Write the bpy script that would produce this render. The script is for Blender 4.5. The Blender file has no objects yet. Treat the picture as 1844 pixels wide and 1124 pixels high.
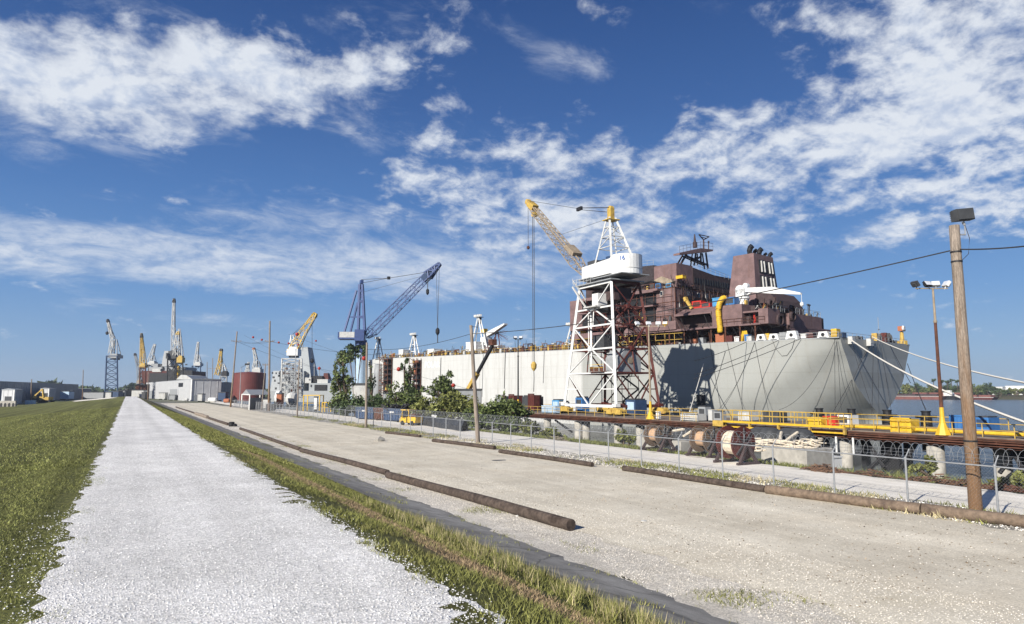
import bpy, math, random
import numpy as np
from mathutils import Vector, Matrix
R = math.radians
S = bpy.context.scene
COL = S.collection

# ---------------------------------------------------------------- camera, sky, sun, exposure
CZ, YAW, PITCH, F = 4.3, R(29.2), R(6.6), 1229.0
cam_d = bpy.data.cameras.new("camera"); cam = bpy.data.objects.new("camera", cam_d); COL.objects.link(cam)
cam.location = (0, 0, CZ); cam.rotation_euler = (R(90) + PITCH, 0, -YAW)
cam_d.sensor_width = 36.0; cam_d.lens = 36.0 * F / 1844.0
cam_d.clip_start = 0.1; cam_d.clip_end = 6000
S.camera = cam
S.view_settings.view_transform = 'Standard'; S.view_settings.look = 'None'
S.view_settings.exposure = 0.55; S.view_settings.gamma = 1.0
SUN_EL = R(27.5)
SUN_DIR = Vector((-0.93 * math.cos(SUN_EL), -0.367 * math.cos(SUN_EL), math.sin(SUN_EL)))
sun_d = bpy.data.lights.new("sun", 'SUN'); sun_d.energy = 4.9; sun_d.angle = R(0.5); sun_d.color = (1.0, 0.95, 0.87)
sun = bpy.data.objects.new("sun", sun_d); COL.objects.link(sun)
sun.rotation_euler = (-SUN_DIR).to_track_quat('-Z', 'Y').to_euler()
sun.location = (-60, -20, 60)

FH = Vector((math.sin(YAW), math.cos(YAW), 0)); RT = Vector((math.cos(YAW), -math.sin(YAW), 0)); UPZ = Vector((0, 0, 1))
FW = FH * math.cos(PITCH) + UPZ * math.sin(PITCH); UP = -FH * math.sin(PITCH) + UPZ * math.cos(PITCH)
C0 = Vector((0, 0, CZ))
def ray(px, py): return FW + RT * ((px - 922) / F) + UP * ((562 - py) / F)
def onz(px, py, z): d = ray(px, py); return C0 + d * ((z - CZ) / d.z)
def onX(px, py, X): d = ray(px, py); return C0 + d * (X / d.x)
def onY(px, py, Y): d = ray(px, py); return C0 + d * (Y / d.y)
def atd(px, py, D): d = ray(px, py); return C0 + d * (D / d.dot(FH))

world = bpy.data.worlds.new("World"); S.world = world; world.use_nodes = True
wt = world.node_tree; wt.nodes.clear()
def build_sky():
    N = wt.nodes; L = wt.links
    def node(t, **k):
        n = N.new(t)
        for a, b in k.items(): setattr(n, a, b)
        return n
    def con(n, i, v):
        if isinstance(v, (int, float)): n.inputs[i].default_value = v
        elif isinstance(v, tuple): n.inputs[i].default_value = v
        else: L.new(v, n.inputs[i])
    def mth(op, a, b=None, c=None, clamp=False):
        n = node('ShaderNodeMath', operation=op); n.use_clamp = clamp
        con(n, 0, a)
        if b is not None: con(n, 1, b)
        if c is not None: con(n, 2, c)
        return n.outputs[0]
    sky = node('ShaderNodeTexSky', sky_type='NISHITA'); sky.sun_disc = False
    sky.sun_elevation = SUN_EL; sky.sun_rotation = math.atan2(SUN_DIR.x, SUN_DIR.y)
    sky.air_density = 1.0; sky.dust_density = 0.6; sky.ozone_density = 2.2; sky.altitude = 0
    tc = node('ShaderNodeTexCoord'); g = tc.outputs['Generated']
    sep = node('ShaderNodeSeparateXYZ'); L.new(g, sep.inputs[0])
    x, y, z = sep.outputs
    az = mth('ARCTAN2', x, y); el = mth('ARCSINE', z)
    zz = mth('ADD', mth('MAXIMUM', z, 0.0), 0.34)
    comb = node('ShaderNodeCombineXYZ'); con(comb, 0, mth('DIVIDE', x, zz)); con(comb, 1, mth('DIVIDE', y, zz)); con(comb, 2, 0.0)
    P = comb.outputs[0]
    def noise(vec, scale, detail, rough, dist=0.0, lac=2.0):
        n = node('ShaderNodeTexNoise'); n.noise_dimensions = '3D'
        L.new(vec, n.inputs['Vector']); con(n, 'Scale', scale); con(n, 'Detail', detail); con(n, 'Roughness', rough); con(n, 'Distortion', dist); con(n, 'Lacunarity', lac)
        return n.outputs['Fac']
    def shift(vec, v, sc=(1, 1, 1), rot=0.0):
        m = node('ShaderNodeMapping'); L.new(vec, m.inputs['Vector'])
        con(m, 'Location', v); con(m, 'Scale', sc); con(m, 'Rotation', (0, 0, rot)); return m.outputs[0]
    def blob(px, py, rx, ry, w, rot=0.0):
        d = ray(px, py).normalized(); a = math.atan2(d.x, d.y); e = math.asin(d.z)
        fx = math.cos((px - 922) / F * 0.9); ra = rx / F * fx / max(0.6, math.cos(e)); re = ry / F * fx
        da = mth('SUBTRACT', az, a); de = mth('SUBTRACT', el, e)
        c, s = math.cos(rot), math.sin(rot)
        u = mth('ADD', mth('MULTIPLY', da, c / ra), mth('MULTIPLY', de, s / ra))
        v = mth('ADD', mth('MULTIPLY', da, -s / re), mth('MULTIPLY', de, c / re))
        q = mth('ADD', mth('MULTIPLY', u, u), mth('MULTIPLY', v, v))
        return mth('MULTIPLY', mth('SUBTRACT', 1.0, mth('MULTIPLY', q, 0.5), clamp=True), w)
    def mx(l):
        o = l[0]
        for b in l[1:]: o = mth('SMOOTH_MAX', o, b, 0.12)
        return o
    puff = mx([blob(120, 135, 310, 92, 1.0), blob(400, 130, 270, 84, .96), blob(600, 125, 130, 50, .72, -.1), blob(700, 118, 45, 32, .55),
               blob(805, 190, 55, 50, .6), blob(1720, 90, 280, 160, 1.0), blob(1640, 225, 280, 100, 1.02), blob(1830, 240, 200, 190, .95),
               blob(1510, 22, 140, 48, .8), blob(1400, 265, 210, 105, .9), blob(1230, 310, 220, 95, .86), blob(940, 270, 190, 46, .92, -.1),
               blob(860, 345, 190, 58, .8), blob(1060, 390, 260, 80, .82), blob(1380, 385, 320, 80, .86), blob(1660, 360, 270, 64, .95), blob(1430, 75, 50, 32, .55),
               blob(1100, 225, 110, 55, .5)])
    wisp = mx([blob(230, 462, 430, 52, 1.2), blob(700, 478, 480, 58, 1.15), blob(560, 400, 300, 52, .72), blob(1020, 460, 330, 70, .82), blob(270, 240, 150, 30, .55),
               blob(640, 215, 300, 70, .45), blob(380, 575, 190, 14, .62), blob(1290, 445, 200, 40, .75), blob(1560, 428, 240, 28, .6), blob(420, 300, 200, 45, .4),
               blob(1030, 110, 100, 40, .5), blob(760, 40, 200, 50, .5), blob(300, 30, 260, 30, .4), blob(130, 220, 320, 80, .55), blob(160, 515, 60, 50, .5)])
    Pw = shift(P, (3.1, 1.7, 0))
    def field(off):
        a_ = noise(shift(P, (3.1 + off[0], 1.7 + off[1], 0)), 2.7, 5, .55, .1); b_ = noise(shift(P, (8.2 + off[0], 4.0 + off[1], 0)), 10.5, 9, .62, .15)
        return mth('ADD', mth('MULTIPLY', a_, .42), mth('MULTIPLY', b_, .58)), b_
    nn, n2 = field((0, 0)); nb, n2b = field((-.022, -.012))
    nw = noise(shift(P, (5.0, 9.0, 0), (1.5, 2.6, 1), -.5), 3.6, 10, .68, .5)
    soft = mx([blob(100, 150, 340, 80, 1.15), blob(380, 140, 260, 60, .95), blob(1060, 400, 240, 60, .55), blob(1000, 330, 200, 50, .5), blob(1400, 300, 180, 80, .4), blob(1790, 110, 160, 100, .45)])
    dp = mth('ADD', mth('MULTIPLY', puff, .60), mth('MULTIPLY', mth('SUBTRACT', nn, .5), mth('SUBTRACT', 3.3, mth('MULTIPLY', soft, 1.5))))
    dp = mth('SUBTRACT', mth('ADD', dp, mth('MULTIPLY', soft, .16)), .27)
    sp = node('ShaderNodeMapRange', interpolation_type='SMOOTHSTEP'); con(sp, 0, dp); con(sp, 1, 0.0); con(sp, 2, .56); con(sp, 3, 0.0); con(sp, 4, .93)
    dw = mth('SUBTRACT', mth('ADD', mth('MULTIPLY', wisp, .5), mth('MULTIPLY', mth('SUBTRACT', nw, .5), 1.1)), .16)
    sw = node('ShaderNodeMapRange', interpolation_type='SMOOTHSTEP'); con(sw, 0, dw); con(sw, 1, 0.0); con(sw, 2, .6); con(sw, 3, 0.0); con(sw, 4, .75)
    dens = mth('SUBTRACT', 1.0, mth('MULTIPLY', mth('SUBTRACT', 1.0, sp.outputs[0]), mth('SUBTRACT', 1.0, sw.outputs[0])))
    lit = mth('ADD', .86, mth('MULTIPLY', mth('SUBTRACT', nn, nb), 7.0))
    lit = mth('SUBTRACT', lit, mth('MULTIPLY', mth('SUBTRACT', dp, .42, clamp=True), .55))
    lit = mth('MAXIMUM', mth('MINIMUM', lit, 1.0), .3)
    # cloud colour, in the same physical units as the sky
    ramp = node('ShaderNodeMix', data_type='RGBA'); L.new(lit, ramp.inputs[0])
    kc = 1.0 / (SKY_STRENGTH * 2 ** S.view_settings.exposure)
    ramp.inputs[6].default_value = (.42 * kc, .52 * kc, .72 * kc, 1); ramp.inputs[7].default_value = (.80 * kc, .845 * kc, .91 * kc, 1)
    cr = node('ShaderNodeValToRGB'); L.new(mth('MULTIPLY', mth('MAXIMUM', el, 0.0), 1 / 1.2), cr.inputs[0]); E = cr.color_ramp.elements
    k_ = 1.0 / (SKY_STRENGTH * 2 ** S.view_settings.exposure) / 20
    tones = [(0, (.30, .44, .63)), (.05, (.235, .40, .66)), (.13, (.145, .315, .63)), (.26, (.078, .205, .50)), (.40, (.042, .122, .355)), (.56, (.021, .072, .245)), (1.2, (.012, .045, .17))]
    E[0].position = 0; E[0].color = (*[c * k_ for c in tones[0][1]], 1); E[1].position = 1; E[1].color = (*[c * k_ for c in tones[-1][1]], 1)
    for e_, c_ in tones[1:-1]: q_ = E.new(e_ / 1.2); q_.color = (*[c * k_ for c in c_], 1)
    sc_ = node('ShaderNodeVectorMath', operation='SCALE'); L.new(cr.outputs[0], sc_.inputs[0]); sc_.inputs['Scale'].default_value = 20.0
    hs = node('ShaderNodeHueSaturation'); con(hs, 'Saturation', 1.14); con(hs, 'Hue', .508); con(hs, 'Value', 1.0); L.new(sky.outputs[0], hs.inputs['Color'])
    mix = node('ShaderNodeMix', data_type='RGBA'); L.new(dens, mix.inputs[0]); 
    sm = node('ShaderNodeMix', data_type='RGBA'); con(sm, 0, .86); L.new(hs.outputs[0], sm.inputs[6]); L.new(sc_.outputs[0], sm.inputs[7]); L.new(sm.outputs[2], mix.inputs[6])
    L.new(ramp.outputs[2], mix.inputs[7])
    bg = node('ShaderNodeBackground'); con(bg, 'Strength', SKY_STRENGTH); L.new(mix.outputs[2], bg.inputs['Color'])
    out = node('ShaderNodeOutputWorld'); L.new(bg.outputs[0], out.inputs['Surface'])
SKY_STRENGTH = 0.075
build_sky()

# ---------------------------------------------------------------- helpers
rng = random.Random(7)
nrng = np.random.default_rng(11)
MW = {}
def root_matrix(o):
    while o.parent is not None: o = o.parent
    return MW.get(o.name, Matrix.Identity(4))
def tag(o, label=None, cat=None, group=None, kind=None):
    if label: o['label'] = label
    if cat: o['category'] = cat
    if group: o['group'] = group
    if kind: o['kind'] = kind
    return o
def thing(name, label, cat, loc=(0, 0, 0), rz=0.0, group=None):
    o = bpy.data.objects.new(name, None); COL.objects.link(o)
    o.location = loc; o.rotation_euler = (0, 0, rz); o.empty_display_size = 0.2
    MW[o.name] = Matrix.Translation(Vector(loc)) @ Matrix.Rotation(rz, 4, 'Z')
    return tag(o, label, cat, group)
def dup(root, loc=None, rz=None, label=None, group=None):
    r = root.copy(); COL.objects.link(r)
    if loc is not None: r.location = loc
    if rz is not None: r.rotation_euler = (0, 0, rz)
    if label: r['label'] = label
    if group: r['group'] = group
    for ch in list(root.children):
        c = ch.copy(); COL.objects.link(c); c.parent = r
        for g in list(ch.children):
            d = g.copy(); COL.objects.link(d); d.parent = c
    return r

class MB:
    """collects shapes in one frame and links them as one mesh object"""
    def __init__(self, frame=None): self.v = []; self.f = []; self.fr = frame
    def add(self, vs, fs):
        n = len(self.v); self.v.extend([tuple(p) for p in vs]); self.f.extend([tuple(n + i for i in q) for q in fs]); return self
    def box(self, x0, x1, y0, y1, z0, z1):
        return self.add([(x0, y0, z0), (x1, y0, z0), (x1, y1, z0), (x0, y1, z0), (x0, y0, z1), (x1, y0, z1), (x1, y1, z1), (x0, y1, z1)],
                        [(0, 3, 2, 1), (4, 5, 6, 7), (0, 1, 5, 4), (1, 2, 6, 5), (2, 3, 7, 6), (3, 0, 4, 7)])
    def cbox(self, c, sx, sy, sz, rz=0.0, tilt=0.0):
        """box of size sx, sy, sz whose base centre is c"""
        m = Matrix.Translation(Vector(c)) @ Matrix.Rotation(rz, 4, 'Z') @ Matrix.Rotation(tilt, 4, 'X')
        b = 0.0
        P = [m @ Vector(p) for p in ((-sx/2, -sy/2, b), (sx/2, -sy/2, b), (sx/2, sy/2, b), (-sx/2, sy/2, b), (-sx/2, -sy/2, sz), (sx/2, -sy/2, sz), (sx/2, sy/2, sz), (-sx/2, sy/2, sz))]
        return self.add(P, [(0, 3, 2, 1), (4, 5, 6, 7), (0, 1, 5, 4), (1, 2, 6, 5), (2, 3, 7, 6), (3, 0, 4, 7)])
    def tube(self, a, b, r, r2=None, n=6, cap=True):
        a = Vector(a); b = Vector(b); d = b - a
        if d.length < 1e-6: return self
        r2 = r if r2 is None else r2
        d.normalize(); u = d.orthogonal() if abs(d.z) > .9 else d.cross(Vector((0, 0, 1)))
        u.normalize(); w = d.cross(u)
        vs = []
        for (c, q) in ((a, r), (b, r2)):
            for i in range(n):
                t = 2 * math.pi * (i + .5) / n; vs.append(c + u * (q * math.cos(t)) + w * (q * math.sin(t)))
        fs = [(i, (i + 1) % n, n + (i + 1) % n, n + i) for i in range(n)]
        if cap: fs += [tuple(range(n - 1, -1, -1)), tuple(range(n, 2 * n))]
        return self.add(vs, fs)
    def bar(self, a, b, w): return self.tube(a, b, w * .7071, n=4)
    def path(self, pts, r, n=5):
        pts = [Vector(p) for p in pts]; vs = []; fs = []; k = len(pts)
        for i, p in enumerate(pts):
            d = (pts[min(i + 1, k - 1)] - pts[max(i - 1, 0)]).normalized()
            u = d.cross(Vector((0, 0, 1)))
            if u.length < .05: u = d.cross(Vector((1, 0, 0)))
            u.normalize(); w = d.cross(u)
            for j in range(n):
                t = 2 * math.pi * j / n; vs.append(p + u * (r * math.cos(t)) + w * (r * math.sin(t)))
        for i in range(k - 1):
            for j in range(n): fs.append((i * n + j, i * n + (j + 1) % n, (i + 1) * n + (j + 1) % n, (i + 1) * n + j))
        fs += [tuple(range(n - 1, -1, -1)), tuple(range((k - 1) * n, k * n))]
        return self.add(vs, fs)
    def lathe(self, c, prof, n=16, axis=(0, 0, 1)):
        c = Vector(c); d = Vector(axis).normalized(); u = d.orthogonal().normalized(); w = d.cross(u); vs = []; fs = []; k = len(prof)
        for (r, h) in prof:
            for j in range(n):
                t = 2 * math.pi * j / n; vs.append(c + d * h + u * (r * math.cos(t)) + w * (r * math.sin(t)))
        for i in range(k - 1):
            for j in range(n): fs.append((i * n + j, i * n + (j + 1) % n, (i + 1) * n + (j + 1) % n, (i + 1) * n + j))
        fs += [tuple(range(n - 1, -1, -1)), tuple(range((k - 1) * n, k * n))]
        return self.add(vs, fs)
    def prism(self, poly, ext):
        n = len(poly); e = Vector(ext); P = [Vector(p) for p in poly]
        return self.add(P + [p + e for p in P], [tuple(range(n - 1, -1, -1)), tuple(range(n, 2 * n))] + [(i, (i + 1) % n, n + (i + 1) % n, n + i) for i in range(n)])
    def truss(self, a, b, w, h, nb, r, w2=None, h2=None, side=None, lace=None):
        """four-chord lattice boom from a to b"""
        a = Vector(a); b = Vector(b); d = (b - a).normalized()
        s = Vector(side) if side is not None else d.cross(Vector((0, 0, 1))); s.normalize(); t = s.cross(d)
        w2 = w if w2 is None else w2; h2 = h if h2 is None else h2; rl = lace or r * .6
        def ring(k):
            f = k / nb; ww = (w + (w2 - w) * f) / 2; hh = (h + (h2 - h) * f) / 2; c = a.lerp(b, f)
            return [c + s * ww + t * hh, c - s * ww + t * hh, c - s * ww - t * hh, c + s * ww - t * hh]
        prev = ring(0)
        for q in range(4): self.bar(ring(0)[q], ring(nb)[q], r)
        for k in range(1, nb + 1):
            cur = ring(k)
            for q in range(4):
                q2 = (q + 1) % 4
                self.bar(prev[q], cur[q2], rl) if k % 2 else self.bar(prev[q2], cur[q], rl)
                if k % 2 == 0: self.bar(cur[q], cur[q2], rl)
            prev = cur
        return self
    def build(self, name, mat, parent=None, smooth=False, origin=None):
        vs = np.array(self.v, dtype=float).reshape(-1, 3)
        if self.fr is not None:
            m = np.array(self.fr); vs = vs @ m[:3, :3].T + m[:3, 3]
        me = bpy.data.meshes.new(name)
        if parent is not None:
            m = np.array(root_matrix(parent).inverted()); vs = vs @ m[:3, :3].T + m[:3, 3]; o_loc = (0, 0, 0)
        else:
            o_loc = tuple(origin) if origin is not None else ((vs[:, 0].min() + vs[:, 0].max()) / 2, (vs[:, 1].min() + vs[:, 1].max()) / 2, vs[:, 2].min())
            vs = vs - np.array(o_loc)
        me.from_pydata(vs.tolist(), [], self.f); me.update()
        if smooth:
            me.polygons.foreach_set('use_smooth', [True] * len(me.polygons))
        if mat: me.materials.append(mat)
        o = bpy.data.objects.new(name, me); COL.objects.link(o); o.location = o_loc
        if parent is not None: o.parent = parent
        else: MW[o.name] = Matrix.Translation(Vector(o_loc))
        return o

def np_mesh(name, V, Fc, mat, k):
    """fast mesh from numpy: V (n,3), Fc (m,k)"""
    me = bpy.data.meshes.new(name); V = np.asarray(V, dtype=np.float32); Fc = np.asarray(Fc, dtype=np.int32)
    me.vertices.add(len(V)); me.vertices.foreach_set('co', V.ravel())
    me.loops.add(Fc.size); me.loops.foreach_set('vertex_index', Fc.ravel())
    me.polygons.add(len(Fc)); me.polygons.foreach_set('loop_start', np.arange(0, Fc.size, k, dtype=np.int32)); me.polygons.foreach_set('loop_total', np.full(len(Fc), k, dtype=np.int32))
    me.update(calc_edges=True); me.validate()
    if mat: me.materials.append(mat)
    o = bpy.data.objects.new(name, me); COL.objects.link(o); return o

# ---------------------------------------------------------------- materials
def mat(name, col, rough=.6, metal=0.0, var=.18, scale=2.0, bump=0.0, col2=None, k2=.5, streak=0.0, scol=(.12, .06, .03), spec=.35, island=0.0, detail=6, aniso=(1, 1, 1), two=False, coord='Object', bscale=None):
    m = bpy.data.materials.new(name); m.use_nodes = True; t = m.node_tree; N = t.nodes; L = t.links
    b = N['Principled BSDF']; b.inputs['Roughness'].default_value = rough; b.inputs['Metallic'].default_value = metal
    b.inputs['Specular IOR Level'].default_value = spec
    tc = N.new('ShaderNodeTexCoord'); mp = N.new('ShaderNodeMapping'); mp.inputs['Scale'].default_value = aniso
    L.new(tc.outputs[coord], mp.inputs[0])
    n = N.new('ShaderNodeTexNoise'); n.inputs['Scale'].default_value = scale; n.inputs['Detail'].default_value = detail; n.inputs['Roughness'].default_value = .62; L.new(mp.outputs[0], n.inputs['Vector'])
    r = N.new('ShaderNodeValToRGB'); c = np.array(col[:3])
    lo = c * (1 - var); hi = np.minimum(c * (1 + var), 1)
    r.color_ramp.elements[0].position = .32; r.color_ramp.elements[0].color = (*lo, 1)
    r.color_ramp.elements[1].position = .68; r.color_ramp.elements[1].color = (*hi, 1)
    L.new(n.outputs['Fac'], r.inputs[0]); cur = r.outputs[0]
    def mixc(fac, a, bcol):
        x = N.new('ShaderNodeMix'); x.data_type = 'RGBA'
        if isinstance(fac, float): x.inputs[0].default_value = fac
        else: L.new(fac, x.inputs[0])
        L.new(a, x.inputs[6])
        if isinstance(bcol, tuple): x.inputs[7].default_value = (*bcol, 1)
        else: L.new(bcol, x.inputs[7])
        return x.outputs[2]
    if col2 is not None:
        n2 = N.new('ShaderNodeTexNoise'); n2.inputs['Scale'].default_value = scale * .45; n2.inputs['Detail'].default_value = 8; n2.inputs['Roughness'].default_value = .7; L.new(mp.outputs[0], n2.inputs['Vector'])
        r2 = N.new('ShaderNodeMapRange'); r2.inputs[1].default_value = k2; r2.inputs[2].default_value = k2 + .16; L.new(n2.outputs['Fac'], r2.inputs[0])
        cur = mixc(r2.outputs[0], cur, tuple(col2))
    if streak > 0:
        mp2 = N.new('ShaderNodeMapping'); mp2.inputs['Scale'].default_value = (1.3, 1.3, .06); L.new(tc.outputs[coord], mp2.inputs[0])
        n3 = N.new('ShaderNodeTexNoise'); n3.inputs['Scale'].default_value = 1.2; n3.inputs['Detail'].default_value = 7; n3.inputs['Roughness'].default_value = .7; L.new(mp2.outputs[0], n3.inputs['Vector'])
        r3 = N.new('ShaderNodeMapRange'); r3.inputs[1].default_value = .54; r3.inputs[2].default_value = .74; r3.inputs[4].default_value = streak; L.new(n3.outputs['Fac'], r3.inputs[0])
        cur = mixc(r3.outputs[0], cur, tuple(scol))
    if island > 0:
        gi = N.new('ShaderNodeNewGeometry'); hv = N.new('ShaderNodeHueSaturation')
        mr = N.new('ShaderNodeMapRange'); mr.inputs[3].default_value = 1 - island; mr.inputs[4].default_value = 1 + island; L.new(gi.outputs['Random Per Island'], mr.inputs[0])
        L.new(mr.outputs[0], hv.inputs['Value']); L.new(cur, hv.inputs['Color']); cur = hv.outputs[0]
    L.new(cur, b.inputs['Base Color'])
    if bump > 0:
        n4 = n
        if bscale:
            n4 = N.new('ShaderNodeTexNoise'); n4.inputs['Scale'].default_value = bscale; n4.inputs['Detail'].default_value = 5; L.new(mp.outputs[0], n4.inputs['Vector'])
        bp = N.new('ShaderNodeBump'); bp.inputs['Strength'].default_value = min(1, bump); bp.inputs['Distance'].default_value = .05; L.new(n4.outputs['Fac'], bp.inputs['Height']); L.new(bp.outputs[0], b.inputs['Normal'])
    return m

MT = {}
def defmats():
    d = MT
    d['white'] = mat('white_paint', (.66, .66, .64), .5, var=.09, scale=1.2, streak=.35, scol=(.42, .36, .28))
    d['whitedirty'] = mat('dirty_white_paint', (.47, .47, .45), .6, var=.15, scale=1.5, streak=.45, scol=(.22, .14, .09))
    d['rustred'] = mat('rust_red_paint', (.085, .020, .016), .7, var=.35, scale=2.5, col2=(.08, .035, .02), k2=.52)
    d['rust'] = mat('rusty_steel', (.10, .040, .024), .85, var=.45, scale=1.5, col2=(.045, .025, .019), k2=.5, bump=.3)
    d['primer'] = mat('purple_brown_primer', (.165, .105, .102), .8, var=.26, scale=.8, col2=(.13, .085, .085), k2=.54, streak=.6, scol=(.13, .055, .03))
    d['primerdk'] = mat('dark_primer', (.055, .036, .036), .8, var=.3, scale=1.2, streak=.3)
    d['yellow'] = mat('yellow_paint', (.62, .39, .03), .5, var=.16, scale=2, streak=.25, scol=(.2, .09, .02))
    d['yellowdirty'] = mat('worn_yellow_paint', (.46, .31, .07), .6, var=.25, scale=2, col2=(.25, .14, .06), k2=.54)
    d['palegold'] = mat('weathered_boom_paint', (.28, .225, .16), .7, var=.3, scale=1.5, col2=(.15, .10, .07), k2=.55)
    d['orange'] = mat('orange_paint', (.34, .12, .06), .65, var=.15)
    d['red'] = mat('red_paint', (.45, .03, .02), .5, var=.15)
    d['blue'] = mat('blue_paint', (.04, .14, .34), .45, var=.15, streak=.2)
    d['cyan'] = mat('sky_blue_paint', (.07, .25, .46), .45, var=.12)
    d['navy'] = mat('dark_blue_paint', (.028, .055, .115), .5, var=.2)
    d['craneblue'] = mat('crane_blue_paint', (.045, .075, .19), .5, var=.2)
    d['paleblue'] = mat('pale_blue_paint', (.38, .50, .62), .55, var=.12)
    d['black'] = mat('black_paint', (.016, .016, .018), .55, var=.3)
    d['darkgrey'] = mat('dark_grey', (.05, .052, .055), .6, var=.25)
    d['grey'] = mat('grey_paint', (.27, .28, .285), .55, var=.12, streak=.2, scol=(.16, .15, .14))
    d['navygrey'] = mat('haze_grey_paint', (.33, .35, .355), .6, var=.1)
    d['galv'] = mat('galvanised_steel', (.33, .34, .35), .5, .4, var=.12, scale=6)
    d['concrete'] = mat('concrete', (.36, .34, .30), .9, var=.22, scale=1.6, bump=.3, col2=(.22, .20, .17), k2=.55, bscale=12)
    d['wood'] = mat('weathered_pole_wood', (.30, .225, .155), .9, var=.45, scale=5, aniso=(4, 4, .3), bump=.8, col2=(.19, .11, .055), k2=.5, detail=9)
    d['woodgrey'] = mat('grey_pole_wood', (.23, .19, .155), .9, var=.42, scale=4, aniso=(3, 3, .25), bump=.4, col2=(.12, .085, .06), k2=.53)
    d['log'] = mat('creosoted_timber', (.075, .056, .045), .9, var=.5, scale=5, bump=.8, col2=(.035, .024, .019), k2=.5, detail=9)
    d['logpale'] = mat('bleached_timber', (.17, .125, .09), .9, var=.4, scale=4, bump=.7, col2=(.09, .065, .05), k2=.52, detail=9)
    d['rope'] = mat('rope', (.62, .54, .42), .9, var=.15, scale=9, bump=.5)
    d['whiterope'] = mat('white_rope', (.72, .68, .60), .85, var=.08, scale=5)
    d['cable'] = mat('dark_cable', (.03, .03, .032), .6, var=.2)
    d['drum'] = mat('reel_wood', (.48, .31, .19), .8, var=.25, scale=5, aniso=(1, 6, 1))
    d['leaf'] = mat('leaf_green', (.10, .128, .040), .6, var=.35, scale=.8, island=.55, spec=.25)
    d['leafolive'] = mat('leaf_olive', (.145, .155, .045), .6, var=.3, scale=.8, island=.55, spec=.25)
    d['leafdark'] = mat('leaf_dark', (.058, .085, .034), .65, var=.35, scale=.8, island=.5, spec=.2)
    d['bark'] = mat('bark', (.09, .065, .045), .9, var=.3, scale=4, bump=.4)
    d['dryleaf'] = mat('dry_weed', (.24, .20, .10), .8, var=.3, island=.4)
    d['glass'] = mat('window_glass', (.02, .025, .03), .12, var=.1, spec=.6)
    d['lens'] = mat('lamp_glass', (.55, .57, .60), .15, var=.05, spec=.6)
    d['corr'] = mat('corrugated_cladding', (.46, .465, .47), .55, var=.10, scale=.7, streak=.4, scol=(.28, .24, .2))
    d['corrgrey'] = mat('grey_cladding', (.26, .275, .29), .6, var=.12, scale=.3, streak=.3, scol=(.08, .08, .08))
    d['tankred'] = mat('red_oxide_tank', (.135, .036, .032), .6, var=.12, scale=.4, streak=.25, scol=(.09, .03, .02))
    d['bargered'] = mat('barge_red', (.17, .068, .055), .7, var=.25, scale=.2)
    d['tarp'] = mat('black_tarp', (.028, .030, .034), .5, var=.4, scale=2, bump=.8)
    d['ball'] = mat('marker_ball', (.32, .028, .018), .4, var=.08)
    d['brush'] = mat('dead_brush', (.12, .065, .038), .95, var=.4, scale=3, island=.5)
    d['reelwood'] = mat('reel_dark_wood', (.13, .09, .062), .9, var=.35, scale=3, aniso=(1, 1, 6))
    d['dockdeck'] = mat('dirty_deck', (.17, .135, .11), .9, var=.35, scale=.8, col2=(.26, .24, .21), k2=.55)
defmats()
def pole_wood():
    m = mat('pole_wood', (.28, .23, .185), .9, var=.45, scale=5, aniso=(5, 5, .35), bump=.8, col2=(.17, .125, .09), k2=.53, detail=9)
    t = m.node_tree; N = t.nodes; L = t.links; b = N['Principled BSDF']; cur = b.inputs['Base Color'].links[0].from_socket
    tc = N.new('ShaderNodeTexCoord'); sx = N.new('ShaderNodeSeparateXYZ'); L.new(tc.outputs['Object'], sx.inputs[0])
    mp = N.new('ShaderNodeMapping'); mp.inputs['Scale'].default_value = (3, 3, .5); L.new(tc.outputs['Object'], mp.inputs[0])
    n = N.new('ShaderNodeTexNoise'); n.inputs['Scale'].default_value = 2.2; n.inputs['Detail'].default_value = 7; L.new(mp.outputs[0], n.inputs['Vector'])
    a = N.new('ShaderNodeMath'); a.operation = 'MULTIPLY_ADD'; L.new(n.outputs['Fac'], a.inputs[0]); a.inputs[1].default_value = -7; L.new(sx.outputs[2], a.inputs[2])
    r = N.new('ShaderNodeMapRange'); r.inputs[1].default_value = -2.2; r.inputs[2].default_value = 3.2; r.inputs[3].default_value = .9; r.inputs[4].default_value = 0; L.new(a.outputs[0], r.inputs[0])
    x = N.new('ShaderNodeMix'); x.data_type = 'RGBA'; L.new(r.outputs[0], x.inputs[0]); L.new(cur, x.inputs[6]); x.inputs[7].default_value = (.20, .105, .045, 1)
    y = N.new('ShaderNodeMix'); y.data_type = 'RGBA'; y.blend_type = 'MULTIPLY'; y.inputs[0].default_value = .55; L.new(x.outputs[2], y.inputs[6])
    w = N.new('ShaderNodeTexNoise'); w.inputs['Scale'].default_value = 16; w.inputs['Detail'].default_value = 6; L.new(mp.outputs[0], w.inputs['Vector']); rr = N.new('ShaderNodeMapRange'); rr.inputs[1].default_value = .35; rr.inputs[2].default_value = .6; rr.inputs[3].default_value = .35; L.new(w.outputs['Fac'], rr.inputs[0])
    c = N.new('ShaderNodeCombineXYZ')
    for i in range(3): L.new(rr.outputs[0], c.inputs[i])
    L.new(c.outputs[0], y.inputs[7]); L.new(y.outputs[2], b.inputs['Base Color']); return m
MT['wood'] = pole_wood()

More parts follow.
